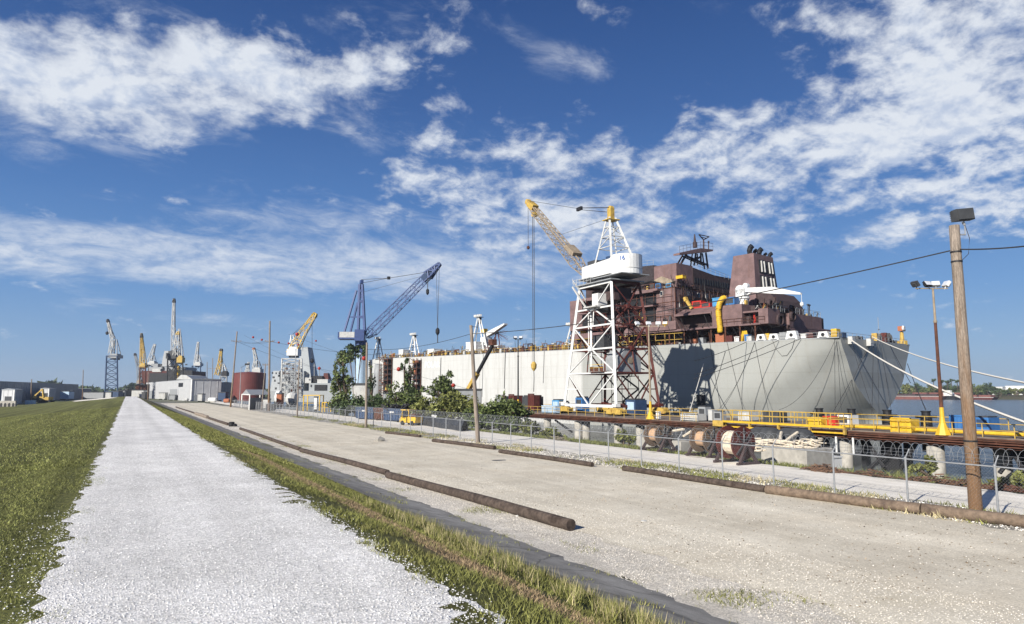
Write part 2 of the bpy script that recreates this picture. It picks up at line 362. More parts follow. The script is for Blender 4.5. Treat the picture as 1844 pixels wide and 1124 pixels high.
# ---------------------------------------------------------------- terrain and ground sheets
PX = [-1400, -300, -60, -28, -14, -3, -0.7, 2.9, 3.4, 7.95, 10.2, 24, 33, 40, 58, 78, 95]
PZ = [-0.3, -0.3, -0.25, 0.0, 1.12, 2.2, 2.3, 2.3, 2.22, 0.42, 0.0, 0.0, 0.0, -0.85, -3.0, -5.5, -8]
def gz(x, y):
    z = np.interp(x, PX, PZ); t = np.clip((np.asarray(y, float) - 285) / 60, 0, 1); t = t * t * (3 - 2 * t)
    return np.where(z > 0, z * (1 - t), z)
def gzs(x, y): return float(gz(np.array([x]), np.array([y]))[0])

def gmat(name, lo, hi, cracks=0, peb=30.0, pebc=.35, big=.25, bump=.6, rough=.95, patch=None, pk=.55, ps=.35, stripe=0.0, stone=None, fine=90.0, bands=None):
    """loose ground: pebble cells, broad tone changes, wheel-track stripes along the way, patches of another material"""
    m = bpy.data.materials.new(name); m.use_nodes = True; t = m.node_tree; N = t.nodes; L = t.links
    b = N['Principled BSDF']; b.inputs['Roughness'].default_value = rough; b.inputs['Specular IOR Level'].default_value = .2
    tc = N.new('ShaderNodeTexCoord'); O = tc.outputs['Object']
    def nz(scale, det=6, ro=.65, an=None):
        n = N.new('ShaderNodeTexNoise'); n.inputs['Scale'].default_value = scale; n.inputs['Detail'].default_value = det; n.inputs['Roughness'].default_value = ro
        if an:
            mp = N.new('ShaderNodeMapping'); mp.inputs['Scale'].default_value = an; L.new(O, mp.inputs[0]); L.new(mp.outputs[0], n.inputs['Vector'])
        else: L.new(O, n.inputs['Vector'])
        return n.outputs['Fac']
    def mr(v, a, bb, c=0.0, d=1.0):
        n = N.new('ShaderNodeMapRange'); L.new(v, n.inputs[0]); n.inputs[1].default_value = a; n.inputs[2].default_value = bb; n.inputs[3].default_value = c; n.inputs[4].default_value = d; return n.outputs[0]
    def mx(f, a, c, mode='MIX'):
        n = N.new('ShaderNodeMix'); n.data_type = 'RGBA'; n.blend_type = mode
        if isinstance(f, float): n.inputs[0].default_value = f
        else: L.new(f, n.inputs[0])
        for i, q in ((6, a), (7, c)):
            if isinstance(q, tuple): n.inputs[i].default_value = (*q, 1)
            else: L.new(q, n.inputs[i])
        return n.outputs[2]
    cur = mx(mr(nz(ps * 2.2), .35, .65), lo, hi)
    v = N.new('ShaderNodeTexVoronoi'); v.inputs['Scale'].default_value = peb; L.new(O, v.inputs['Vector'])
    sep = N.new('ShaderNodeSeparateColor'); L.new(v.outputs['Color'], sep.inputs[0])
    pv = mr(sep.outputs[0], 0, 1, 1 - pebc, 1 + pebc * .55)
    cc = N.new('ShaderNodeCombineXYZ')
    for i in range(3): L.new(pv, cc.inputs[i])
    cur = mx(1.0, cur, cc.outputs[0], 'MULTIPLY')
    if big:
        bv = mr(nz(.23, 7, .7), .3, .7, 1 - big, 1 + big * .3); c2 = N.new('ShaderNodeCombineXYZ')
        for i in range(3): L.new(bv, c2.inputs[i])
        cur = mx(1.0, cur, c2.outputs[0], 'MULTIPLY')
    if stripe:
        sv_ = mr(nz(1.0, 5, .6, (.9, .012, 1)), .35, .65, 1 - stripe, 1 + stripe * .5); c3 = N.new('ShaderNodeCombineXYZ')
        for i in range(3): L.new(sv_, c3.inputs[i])
        cur = mx(1.0, cur, c3.outputs[0], 'MULTIPLY')
    if patch: cur = mx(mr(nz(ps, 9, .72), pk, pk + .1), cur, patch)
    if bands:  # bands of another tone running along the levee: (x centre, half width, colour)
        sx = N.new('ShaderNodeSeparateXYZ'); L.new(O, sx.inputs[0])
        wob = mr(nz(.5, 6, .7), 0, 1, -1, 1)
        for (xc, hw, colr) in bands:
            a = N.new('ShaderNodeMath'); a.operation = 'SUBTRACT'; L.new(sx.outputs[0], a.inputs[0]); a.inputs[1].default_value = xc
            a2 = N.new('ShaderNodeMath'); a2.operation = 'ABSOLUTE'; L.new(a.outputs[0], a2.inputs[0])
            a3 = N.new('ShaderNodeMath'); a3.operation = 'MULTIPLY_ADD'; L.new(wob, a3.inputs[0]); a3.inputs[1].default_value = hw * 1.1; L.new(a2.outputs[0], a3.inputs[2])
            cur = mx(mr(a3.outputs[0], hw * .4, hw * 1.3, .85, 0.0), cur, colr)
    if cracks:
        wn = N.new('ShaderNodeTexNoise'); wn.inputs['Scale'].default_value = 1.2; wn.inputs['Detail'].default_value = 5; L.new(O, wn.inputs['Vector'])
        wv = N.new('ShaderNodeVectorMath'); wv.operation = 'MULTIPLY_ADD'; L.new(wn.outputs['Color'], wv.inputs[0]); wv.inputs[1].default_value = (.9, .9, 0); L.new(O, wv.inputs[2])
        v2 = N.new('ShaderNodeTexVoronoi'); v2.feature = 'DISTANCE_TO_EDGE'; v2.inputs['Scale'].default_value = cracks; L.new(wv.outputs[0], v2.inputs['Vector'])
        cur = mx(mr(v2.outputs['Distance'], 0, .012, .6, 0.0), cur, (.055, .055, .05))
        s3 = N.new('ShaderNodeSeparateXYZ'); L.new(O, s3.inputs[0]); fm = N.new('ShaderNodeMath'); fm.operation = 'PINGPONG'; L.new(s3.outputs[1], fm.inputs[0]); fm.inputs[1].default_value = 2.25
        cur = mx(mr(fm.outputs[0], 0, .035, .8, 0.0), cur, (.06, .06, .05))
    L.new(cur, b.inputs['Base Color'])
    bp = N.new('ShaderNodeBump'); bp.inputs['Strength'].default_value = bump; bp.inputs['Distance'].default_value = .03
    ad = N.new('ShaderNodeMath'); ad.operation = 'ADD'; L.new(v.outputs['Distance'], ad.inputs[0]); L.new(nz(fine, 3), ad.inputs[1]); L.new(ad.outputs[0], bp.inputs['Height']); L.new(bp.outputs[0], b.inputs['Normal'])
    return m
G_GRASS = gmat('mown_grass', (.14, .15, .045), (.21, .21, .068), peb=14, pebc=.35, big=.35, bump=1.0, patch=(.18, .155, .07), pk=.60, ps=.9, stripe=.42)
G_STRIP = gmat('verge_grass', (.115, .118, .034), (.165, .16, .055), peb=14, pebc=.35, big=.3, bump=1.0, patch=(.17, .13, .065), pk=.6, ps=.9, bands=[(4.35, .55, (.27, .195, .115))])
G_PATH = gmat('white_crushed_stone', (.75, .73, .695), (.88, .86, .825), peb=42, pebc=.34, big=.2, bump=.42, stripe=.14, ps=.5)
G_CONC = gmat('grey_ditch_lining', (.25, .237, .215), (.35, .335, .305), cracks=.25, peb=60, pebc=.14, big=.35, bump=.12, stripe=.3, patch=(.20, .185, .16), pk=.66, ps=.7)
G_YARD = gmat('pale_shell_yard', (.63, .565, .445), (.74, .68, .555), peb=30, pebc=.2, big=.2, bump=.08, stripe=.12, patch=(.52, .465, .355), pk=.585, ps=.16)
G_SHOULDER = gmat('grey_gravel_shoulder', (.63, .575, .485), (.78, .725, .63), peb=28, pebc=.36, big=.18, bump=.5, patch=(.20, .185, .10), pk=.66, ps=.6)
G_FENCE = gmat('weedy_gravel', (.38, .36, .31), (.53, .50, .45), peb=16, pebc=.5, big=.35, bump=1.0, patch=(.115, .125, .05), pk=.585, ps=.5)
G_ROAD = gmat('white_service_road', (.78, .725, .62), (.86, .81, .72), peb=30, pebc=.12, big=.10, bump=.05, stripe=.14, ps=.3)
G_BANK = gmat('bank_soil', (.085, .07, .04), (.15, .13, .08), peb=6, pebc=.4, big=.4, bump=1.0, patch=(.05, .07, .018), pk=.5, ps=.3)
G_FAR = gmat('far_ground', (.17, .165, .13), (.25, .24, .2), peb=.5, pebc=.2, big=.3, bump=.1, patch=(.08, .10, .035), pk=.5, ps=.02)

def sheet(name, xs, ys, dz, m, edge=None):
    """a sheet that follows the terrain, dz above it; edge(y, side) moves its two long edges"""
    xs = np.asarray(xs, float); ys = np.asarray(ys, float)
    X, Y = np.meshgrid(xs, ys)
    if edge is not None:
        X[:, 0] += edge(ys, 0); X[:, -1] += edge(ys, 1)
    Z = gz(X, Y) + dz
    V = np.stack([X, Y, Z], -1).reshape(-1, 3); nx = len(xs); ny = len(ys)
    i, j = np.meshgrid(np.arange(nx - 1), np.arange(ny - 1)); a = (j * nx + i).ravel()
    return tag(np_mesh(name, V, np.stack([a, a + 1, a + nx + 1, a + nx], -1), m, 4), kind='structure')
def yspan(y0, y1, d0, g=1.03):
    o = [y0]; d = d0
    while o[-1] < y1: o.append(o[-1] + d); d *= g
    o[-1] = y1; return o
def fray(seed, amp, fr=1.0):
    r = np.random.default_rng(seed); ph = r.uniform(0, 7, 24); k = r.uniform(.3, 14, 24) * fr; am = r.uniform(.4, 1, 24) / np.sqrt(k + .5)
    return lambda ys, side: amp * (np.sin(np.outer(np.asarray(ys) + side * 31, k) + ph) * am).sum(1) * .35
yl = yspan(-30, 2600, 3, 1.02)
sheet('ground', sorted(set(PX) - {24, 40} | {-8, 0.9, 5.2, 18, 46, 53}), yl, -0.02, G_FAR)
sheet('levee_grass', [-30, -28, -20, -14, -8, -5, -3, -1.5, -0.7, 0.5], yspan(-12, 330, .6, 1.02), 0.0, G_GRASS)
sheet('verge_grass', [2.0, 2.9, 3.1, 3.4, 4.2, 5.5, 6.6, 7.95, 8.4], yspan(-12, 330, .6, 1.02), 0.004, G_STRIP)
sheet('gravel_path', [-0.65, -0.3, 0.9, 2.2, 2.9], yspan(-6, 322, .05, 1.006), 0.014, G_PATH, fray(3, .16))
sheet('concrete_ditch_lining', [7.95, 9.0, 10.15], yspan(-12, 300, .25, 1.01), 0.022, G_CONC, fray(5, .10, .6))
sheet('gravel_shoulder', [9.9, 10.9, 12.4, 15.5], yspan(-12, 272, .3, 1.01), 0.008, G_SHOULDER, fray(6, .35, .5))
sheet('yard', [12.3, 16, 20, 24.2], yspan(-20, 272, .2, 1.01), 0.016, G_YARD, fray(8, .5, .5))
sheet('fence_verge', [23.6, 25, 27.6], yspan(-20, 215, .5, 1.015), 0.006, G_FENCE)
sheet('service_road', [27.3, 29, 33.1], yspan(-20, 330, .2, 1.01), 0.019, G_ROAD, fray(9, .3, .6))
sheet('river_bank', [32.7, 34, 37, 42, 50, 60, 70], yspan(-20, 400, 1.0, 1.015), 0.0, G_BANK)

sheet('sandy_track', [-15, -9, -3.5], yspan(240, 300, 3, 1.0), .012, G_ROAD, fray(14, 1.2, .1))
# water, with ripples in its normals
def water():
    m = bpy.data.materials.new('river_water'); m.use_nodes = True; t = m.node_tree; N = t.nodes; L = t.links
    b = N['Principled BSDF']; b.inputs['Base Color'].default_value = (.075, .088, .098, 1); b.inputs['Roughness'].default_value = .16; b.inputs['IOR'].default_value = 1.33
    tc = N.new('ShaderNodeTexCoord'); mp = N.new('ShaderNodeMapping'); mp.inputs['Scale'].default_value = (1, .55, 1); mp.inputs['Rotation'].default_value = (0, 0, .5); L.new(tc.outputs['Object'], mp.inputs[0])
    n = N.new('ShaderNodeTexNoise'); n.inputs['Scale'].default_value = .8; n.inputs['Detail'].default_value = 6; n.inputs['Roughness'].default_value = .7; L.new(mp.outputs[0], n.inputs['Vector'])
    bp = N.new('ShaderNodeBump'); bp.inputs['Strength'].default_value = .9; bp.inputs['Distance'].default_value = .55; L.new(n.outputs['Fac'], bp.inputs['Height']); L.new(bp.outputs[0], b.inputs['Normal'])
    V = [(50, -600, -3), (690, -600, -3), (690, 2600, -3), (50, 2600, -3)]
    tag(np_mesh('water', V, [(0, 1, 2, 3)], m, 4), kind='structure')
water()

# ---------------------------------------------------------------- loose stones and grass close to the path
M_STONE = mat('loose_white_stone', (.74, .73, .715), .95, var=.12, scale=30, island=.38)
M_STONE2 = mat('loose_grey_stone', (.64, .605, .55), .95, var=.15, scale=30, island=.5)
M_BLADE = mat('grass_blade', (.225, .235, .072), .6, var=.5, scale=.9, aniso=(1.6, .06, 1), island=.5, col2=(.19, .18, .065), k2=.53, spec=.25)
M_BLADE2 = mat('verge_grass_blade', (.195, .20, .058), .6, var=.4, scale=.9, island=.55, col2=(.27, .22, .10), k2=.55, spec=.25)
MT['dryleaf'] = mat('dry_band', (.30, .22, .13), .8, var=.3, island=.4)
M_STRAW = mat('straw_blade', (.42, .36, .20), .7, var=.25, scale=2, island=.4)
def stones(name, x, y, size, m):
    n = len(x); oc = np.array([(1, 0, 0), (-1, 0, 0), (0, 1, 0), (0, -1, 0), (0, 0, 1), (0, 0, -1)], float)
    tri = np.array([(0, 2, 4), (2, 1, 4), (1, 3, 4), (3, 0, 4), (2, 0, 5), (1, 2, 5), (3, 1, 5), (0, 3, 5)])
    s = size * nrng.uniform(.5, 1.25, (n, 1, 1)) * nrng.uniform(.6, 1.2, (n, 6, 1)); P = oc[None] * s; P[:, :, 2] *= .4
    a = nrng.uniform(0, 6.3, n); b = nrng.normal(0, .5, n); ca, sa, cb, sb = np.cos(a), np.sin(a), np.cos(b), np.sin(b)
    Y = P[:, :, 1] * cb[:, None] - P[:, :, 2] * sb[:, None]; Z = P[:, :, 1] * sb[:, None] + P[:, :, 2] * cb[:, None]; X = P[:, :, 0]
    V = np.stack([X * ca[:, None] - Y * sa[:, None] + x[:, None], X * sa[:, None] + Y * ca[:, None] + y[:, None], Z + (gz(x, y) + .016 + size * .12)[:, None]], -1)
    return tag(np_mesh(name, V.reshape(-1, 3), (tri[None] + (np.arange(n) * 6)[:, None, None]).reshape(-1, 3), m, 3), kind='stuff')
def near(n, x0, x1, y0, y1, p=1.6):
    u = nrng.uniform(0, 1, n); return nrng.uniform(x0, x1, n), y0 + (y1 - y0) * u ** p
x, y = near(30000, -.75, 3.0, 3.2, 30, 2.3)
stones('loose_gravel', x, y, .0115, M_STONE)
xs = np.concatenate([nrng.normal(-.8, .22, 800), nrng.normal(2.85, .18, 900)]); ys = np.concatenate([nrng.uniform(3.2, 14, 800), nrng.uniform(3, 14, 900)])
stones('strewn_gravel', xs, ys, .013, M_STONE)
x, y = near(26000, 10.1, 15.5, 6, 34, 1.6); x = 10.1 + 5.6 * nrng.uniform(0, 1, len(x)) ** 1.7
stones('shoulder_gravel', x, y, .019, M_STONE2)
x = nrng.uniform(24.2, 27.3, 9000); y = nrng.uniform(10, 60, 9000)
stones('fence_gravel', x, y, .05, M_STONE2)
def blades(name, x, y, h, w, m, lean=.5, dz=0.0):
    n = len(x); z = gz(x, y) + dz; a = nrng.uniform(0, 6.3, n); hh = h * nrng.uniform(.45, 1.3, n); ww = w * nrng.uniform(.6, 1.3, n)
    la = nrng.uniform(0, 6.3, n); ll = hh * lean * nrng.uniform(.2, 1.4, n)
    dx, dy = np.cos(a) * ww / 2, np.sin(a) * ww / 2
    A = np.stack([x - dx, y - dy, z], -1); B = np.stack([x + dx, y + dy, z], -1); Cc = np.stack([x + np.cos(la) * ll, y + np.sin(la) * ll, z + hh], -1)
    V = np.stack([A, B, Cc], 1).reshape(-1, 3)
    return tag(np_mesh(name, V, np.arange(n * 3).reshape(-1, 3), m, 3), kind='stuff')
def clumpy(x, y, s, thr, seed):
    r = np.random.default_rng(seed); k = r.normal(0, s, (14, 2)); ph = r.uniform(0, 6.3, 14)
    return (np.sin(np.outer(x, k[:, 0]) + np.outer(y, k[:, 1]) + ph)).sum(1) / 3.7 + r.normal(0, .35, len(x)) > thr
x, y = near(150000, -7.5, -.35, 3, 24, 1.7); k = ((x < -.75) | clumpy(x, y, 3, .5, 1)); x, y = x[k], y[k]
k = (x < -1.05) | clumpy(x, y, 2.5, .0, 2); blades('near_grass', x[k], y[k], .036, .010, M_BLADE, 1.1)
x = nrng.uniform(-15, -.9, 90000); y = 22 + 75 * nrng.uniform(0, 1, 90000) ** 1.5; blades('levee_tufts', x, y, .045, .022, M_BLADE, .9)
x, y = near(120000, 2.75, 7.8, 2.5, 34, 1.6); k = (x > 3.1) | clumpy(x, y, 2.5, .15, 4); x, y = x[k], y[k]
k = clumpy(x, y, 2.2, -.35, 5) & ((np.abs(x - 4.5 - .22 * np.sin(y * 1.7)) > .3) | (nrng.uniform(0, 1, len(x)) < .16)); blades('verge_blades', x[k], y[k], .065, .012, M_BLADE2, .9)
x = nrng.uniform(2.9, 7.7, 50000); y = 30 + 80 * nrng.uniform(0, 1, 50000) ** 1.4; blades('verge_tufts', x, y, .08, .05, M_BLADE2, .8)
x, y = near(20000, 4.0, 4.95, 3, 34, 1.6); blades('dry_band_blades', x, y, .05, .014, MT['dryleaf'], 1.1)
# tall pale seed tufts along the low edge of the verge
tx = nrng.uniform(5.2, 7.5, 260); ty = 4 + 14 * nrng.uniform(0, 1, 260) ** 1.2
x = (tx[:, None] + nrng.normal(0, .045, (260, 34))).ravel(); y = (ty[:, None] + nrng.normal(0, .045, (260, 34))).ravel()
k = nrng.uniform(0, 1, len(x)) < .3
blades('tall_straw_tufts', x[k], y[k], .24, .013, M_STRAW, .45); blades('tall_green_tufts', x[~k], y[~k], .22, .014, M_BLADE2, .5)
x = nrng.uniform(12.5, 24, 2600); y = 9 + 110 * nrng.uniform(0, 1, 2600) ** 1.5; stones('yard_debris', x, y, .03, mat('yard_debris', (.16, .12, .08), .9, var=.3, island=.6))
x = nrng.uniform(9.8, 24, 5000); y = 8 + 60 * nrng.uniform(0, 1, 5000) ** 1.4; stones('yard_pebbles', x, y, .022, M_STONE2)
# weeds on the shoulder, along the logs, under the fence and on the bank
def weeds(name, n, x0, x1, y0, y1, h, w, m, thr=.35, seed=9, s=1.2, p=1.0):
    x = nrng.uniform(x0, x1, n); y = y0 + (y1 - y0) * nrng.uniform(0, 1, n) ** p; k = clumpy(x, y, s, thr, seed); return blades(name, x[k], y[k], h, w, m, .9, .01)
weeds('shoulder_weeds', 34000, 10.0, 12.6, 6, 70, .08, .02, M_BLADE2, 1.0, 12, 1.6, 1.5)
weeds('yard_weeds', 9000, 12.5, 23.5, 10, 90, .06, .03, MT['dryleaf'], 1.35, 21, .5, 1.3)
weeds('ditch_weeds', 26000, 7.8, 10.2, 6, 80, .08, .02, M_BLADE2, .95, 13, 2.2, 1.4)
weeds('fence_weeds', 34000, 24.0, 27.4, 9, 120, .17, .045, M_BLADE2, .45, 14, .9, 1.5)
weeds('fence_straw', 16000, 24.0, 27.4, 9, 90, .22, .04, M_STRAW, .8, 15, .9, 1.4)
weeds('bank_grass', 90000, 33.5, 58, 14, 95, .26, .07, MT['leafolive'], .1, 16, .35, 1.2)
weeds('bank_reeds', 9000, 46, 60, 20, 95, .55, .08, MT['leafolive'], .5, 17, .3, 1.1)

# ---------------------------------------------------------------- timbers lying in the yard
def timber(a, b, r, label, m='log', group='old pole timbers edging the yard', r2=None):
    a = Vector(a); b = Vector(b); d = (b - a).normalized(); u = d.cross(Vector((0, 0, 1))).normalized(); w = u.cross(d)
    n = max(6, int((b - a).length / .45)); k = 14; mb = MB(); vs = []; fs = []; r2 = r2 or r
    ph = rng.random() * 6
    st = [0, .0015] + [i / n for i in range(1, n)] + [.9985, 1]; n = len(st) - 1
    for i in range(n + 1):
        f = st[i]; rr = (r + (r2 - r) * f) * (.96 if i in (0, n) else 1); c = a.lerp(b, f) + u * (.05 * math.sin(f * 5 + ph)) + Vector((0, 0, rr * .93))
        for j in range(k):
            t = 2 * math.pi * j / k; q = rr * (1 + .04 * math.sin(3 * t + i * .3 + ph) + rng.uniform(-.015, .015))
            vs.append(c + u * (q * math.cos(t)) + w * (q * math.sin(t)))
    for i in range(n):
        for j in range(k): fs.append((i * k + j, i * k + (j + 1) % k, (i + 1) * k + (j + 1) % k, (i + 1) * k + j))
    e0 = len(vs); vs += vs[:k] + vs[n * k:n * k + k]; fs += [tuple(range(e0 + k - 1, e0 - 1, -1)), tuple(range(e0 + k, e0 + 2 * k))]
    mb.add(vs, fs); o = mb.build('timber_log', MT[m], smooth=True)
    for p_ in o.data.polygons:
        if len(p_.vertices) > 4: p_.use_smooth = False; return tag(o, label, 'log', group)
def zp(px, py): p = onz(px, py, 0.012); return p
timber(zp(700, 861), zp(1030, 956), .17, 'nearest thick dark timber, alone on the gravel, its round cut end showing', r2=.19)
timber(zp(543, 814), zp(698, 856), .15, 'long dark timber just behind the nearest thick one, touching its far end')
timber(zp(432, 774), zp(541, 812), .14, 'dark timber running from the black stump to the next log')
timber(zp(376, 755), zp(411, 766), .17, 'short dark timber just behind the black stump')
timber(zp(353, 747), zp(374, 754), .26, 'thickest short grey timber of the far end of the ditch', m='woodgrey')
timber(zp(317, 734), zp(352, 746), .15, 'farthest dark timber beside the concrete ditch')
timber(zp(1380, 889), zp(1660, 926), .19, 'pale brown timber along the fence, left half of the pair before the tall pole', m='logpale')
timber(zp(1662, 926.5), zp(1900, 957), .20, 'pale brown timber along the fence in front of the tall pole', m='logpale')
timber(zp(1122, 848), zp(1379, 887), .15, 'dark timber along the fence before the rope reels')
timber(zp(901, 816), zp(1068, 841), .14, 'dark timber along the fence right of the leaning pole')
timber(zp(780, 796), zp(892, 810), .15, 'dark timber at the foot of the leaning pole')
timber(zp(695, 781), zp(758, 788), .13, 'short dark timber at the fence before the yellow cart')
p = zp(417, 768); mb = MB(); mb.lathe(p, [(.30, 0), (.34, .12), (.33, .5), (.22, .55), (.2, .3)], 14).lathe(p + Vector((.35, -.3, 0)), [(.25, 0), (.28, .2), (.1, .34)], 10)
tag(mb.build('tree_stump', MT['black']), 'black charred stump between two dark timbers beside the ditch', 'stump')
def scrap(px, py, s, m, label, cat='scrap', h=.05):
    p = zp(px, py); mb = MB(); k = 9
    rim = [(p.x + s * rng.uniform(.6, 1.1) * math.cos(6.283 * i / k), p.y + s * rng.uniform(.4, .8) * math.sin(6.283 * i / k), p.z + h * rng.uniform(.1, .8)) for i in range(k)]
    low = [(q[0] * .94 + p.x * .06, q[1] * .94 + p.y * .06, p.z) for q in rim]; top = (p.x, p.y, p.z + h)
    mb.add(rim + low + [top], [(i, (i + 1) % k, 18) for i in range(k)] + [(i, i + 9, (i + 1) % k + 9, (i + 1) % k) for i in range(k)])
    tag(mb.build('litter_scrap', MT[m]), label, cat)
scrap(730, 868, .13, 'white', 'small white scrap of litter beside the nearest timber', 'litter')
scrap(587, 825, .22, 'white', 'white rag against the long dark timber', 'litter')
scrap(932, 930, .07, 'white', 'white pebble-sized litter below the nearest timber', 'litter')
scrap(1160, 939, .12, 'whitedirty', 'pale crumpled paper on the open shell yard', 'litter')
scrap(898, 829, .55, 'darkgrey', 'flat grey-green sheet lying on the yard near the fence', 'litter', .02)
scrap(1040, 1007, .10, 'darkgrey', 'dark clod at the lip of the concrete ditch', 'litter')
scrap(684, 795, .5, 'concrete', 'grey stone at the foot of the pole by the dumpsters', 'rock', .45)
scrap(735, 880, .05, 'black', 'thin black debris on the ditch lining', 'litter')

# ---------------------------------------------------------------- chain link fence with razor wire
FX = 25.9
fence = thing('chain_link_fence', 'long chain link fence with razor wire between the yard and the white service road', 'fence', (FX, 60, 0))
post_m = MB().tube((0, 0, 0), (0, 0, 1.78), .038, n=8).tube((0, 0, 1.78), (.28, 0, 2.1), .022, n=6).lathe((0, 0, 1.76), [(.05, 0), (.05, .04), (.02, .07)], 8)
posts = []
y = 6.5
k = 0
while y < 205:
    if k == 0:
        me_o = MB(); me_o.v = [(a + FX, b + y, c) for a, b, c in post_m.v]; me_o.f = post_m.f
        p0 = me_o.build('fence_post', MT['galv'], fence); posts.append(p0); y0p = y
    else:
        q = p0.copy(); COL.objects.link(q); q.parent = fence; q.location = (0, y - y0p, 0)
    y += 3.08; k += 1
MB().tube((FX, 6, 1.74), (FX, 205, 1.74), .027, n=6).build('top_rail', MT['galv'], fence)
mb = MB(); yy = 6.0
while yy < 118:
    mb.tube((FX - .02, yy, .06), (FX - .02, yy + 1.68, 1.74), 0.0014, n=3, cap=False); mb.tube((FX - .025, yy + 1.68, .06), (FX - .025, yy, 1.74), 0.0014, n=3, cap=False); yy += .115
while yy < 205:
    mb.tube((FX - .02, yy, .06), (FX - .02, yy + 1.68, 1.74), .006, n=3, cap=False); mb.tube((FX - .025, yy + 1.68, .06), (FX - .025, yy, 1.74), .006, n=3, cap=False); yy += .4
mb.build('wire_mesh', MT['galv'], fence)
pts = []; t = 0
while 6 + t * .36 < 92: pts.append((FX + .2 + .3 * math.cos(t * 6.283), 6 + t * .36 + .05 * math.sin(t * 3), 2.06 + .3 * math.sin(t * 6.283))); t += 1 / 11
MB().path(pts, .0075, 3).build('razor_wire', MT['galv'], fence)
mb = MB()
for dz, dx in ((1.86, .07), (1.97, .17), (2.09, .27)): mb.tube((FX + dx, 6, dz), (FX + dx, 205, dz), .006, n=3)
mb.build('barbed_strand', MT['galv'], fence)

# ---------------------------------------------------------------- wooden utility poles and their wires
def pole(base, top, r0, r1, label, m='wood', name='utility_pole', group='wooden utility poles along the fence', arms=(), bands=()):
    base = Vector(base); top = Vector(top); t = thing(name, label, 'pole', base, 0, group); mb = MB(); n = 9
    prev = base + Vector((0, 0, -.3)); rp = r0
    pts = [base.lerp(top, i / n) + Vector((rng.uniform(-.012, .012), rng.uniform(-.012, .012), 0)) for i in range(n + 1)]
    pts[0] = base + Vector((0, 0, -.3))
    vs = []; fs = []; kk = 14
    for i, c in enumerate(pts):
        rr = r0 + (r1 - r0) * i / n
        for j in range(kk): vs.append((c.x + rr * math.cos(6.283 * j / kk), c.y + rr * math.sin(6.283 * j / kk), c.z))
    for i in range(n):
        for j in range(kk): fs.append((i * kk + j, i * kk + (j + 1) % kk, (i + 1) * kk + (j + 1) % kk, (i + 1) * kk + j))
    fs.append(tuple(range(n * kk, n * kk + kk))); mb.add(vs, fs); mb.build('shaft', MT[m], t, smooth=True)
    for (h, hw, ang) in arms:
        c = base.lerp(top, h); d = Vector((math.cos(ang), math.sin(ang), 0)); a = MB().bar(c - d * hw + Vector((0, 0, 0)), c + d * hw, .14)
        for s in (-1, -.6, .6, 1): a.lathe(c + d * (hw * .93 * s) + Vector((0, 0, .07)), [(.03, 0), (.06, .08), (.05, .2), (.02, .24)], 8)
        a.build('cross_arm', MT['woodgrey'], t)
    for h in bands:
        c = base.lerp(top, h); rr = r0 + (r1 - r0) * h; MB().lathe(c, [(rr + .012, 0), (rr + .012, .06)], 14).build('band', MT['black'], t)
    return t
pb = onz(1757, 921, 0); pt = Vector((pb.x, pb.y, 10.5))
PR = pole(pb, pt, .225, .175, 'tallest weathered wooden pole behind the fence, carrying one dark floodlight', bands=(.235, .865, .9))
fl = pt + Vector((.1, -.15, 0))
MB().tube(pt + Vector((0, 0, -.35)), pt + Vector((.35, -.2, -.35)), .03, n=6).tube(pt + Vector((.35, -.2, -.36)), pt + Vector((.35, -.2, .1)), .025, n=6).tube(pt + Vector((.35, -.2, .02)), pt + Vector((.3, -.17, .14)), .05, n=8).build('lamp_bracket', MT['galv'], PR)
mm = Matrix.Translation(pt + Vector((.30, -.18, .40))) @ Matrix.Rotation(R(-25), 4, 'Z') @ Matrix.Rotation(R(-6), 4, 'Y')
hb = MB(mm); hb.box(-.34, .34, -.16, .14, -.22, .22).box(-.31, .31, -.2, -.16, -.19, .19).box(-.33, .33, .14, .2, -.2, .2)
for i in range(6): hb.box(-.34, .34, .2, .23, -.2 + i * .07, -.17 + i * .07)
hd = hb.build('floodlight', MT['darkgrey'], PR)
MB().path([pt + Vector((.33, -.2, .08)), pt + Vector((.42, -.3, -.5)), pt + Vector((.36, -.25, -1.1)), pt + Vector((.15, -.1, -1.35))], .012).build('lamp_wire', MT['cable'], PR)
def pxpole(b, tpx, tpy, r0, r1, label, z=0.0, **k):
    base = onz(b[0], b[1], z); top = atd(tpx, tpy, base.dot(FH)); return pole(base, top, r0, r1, label, **k), base, top
P2, b2, t2 = pxpole((861, 799), 848, 586, .19, .13, 'grey wooden pole leaning left before the white hull', m='woodgrey')
MB().bar(t2 + Vector((0, 0, -.1)), t2 + Vector((.7, .2, -.1)), .05).build('bracket', MT['galv'], P2)
P3, b3, t3 = pxpole((659, 770), 660.5, 617, .16, .11, 'thin wooden pole rising in front of the blue dumpsters', m='woodgrey')
ARM = math.atan2(-.25, 1)
P4, b4, t4 = pxpole((484, 740), 486, 578, .26, .17, 'tall wooden pole with a crossarm right of the red tank', arms=((.77, 1.0, ARM),))
P5, b5, t5 = pxpole((415, 733), 427, 597, .24, .16, 'wooden pole with a pale crossarm leaning right, left of the red tank', arms=((.87, 1.3, ARM),))
P6, b6, t6 = pxpole((471, 739), 478, 655, .14, .10, 'short thin pole leaning beside the canopy and red tank', m='woodgrey', arms=((.97, .6, ARM),))
P7, b7, t7 = pxpole((535, 751), 539, 648, .13, .09, 'thin pole in front of the scaffolded crane, right of two', m='woodgrey')
P8, b8, t8 = pxpole((529, 731), 533, 628, .15, .12, 'pale thin pole in front of the scaffolded crane, left of two', m='galv')
P9, b9, t9 = pxpole((431, 734), 434, 662, .09, .07, 'thin grey lamp post in front of the red tank', m='galv', name='lamp_post')
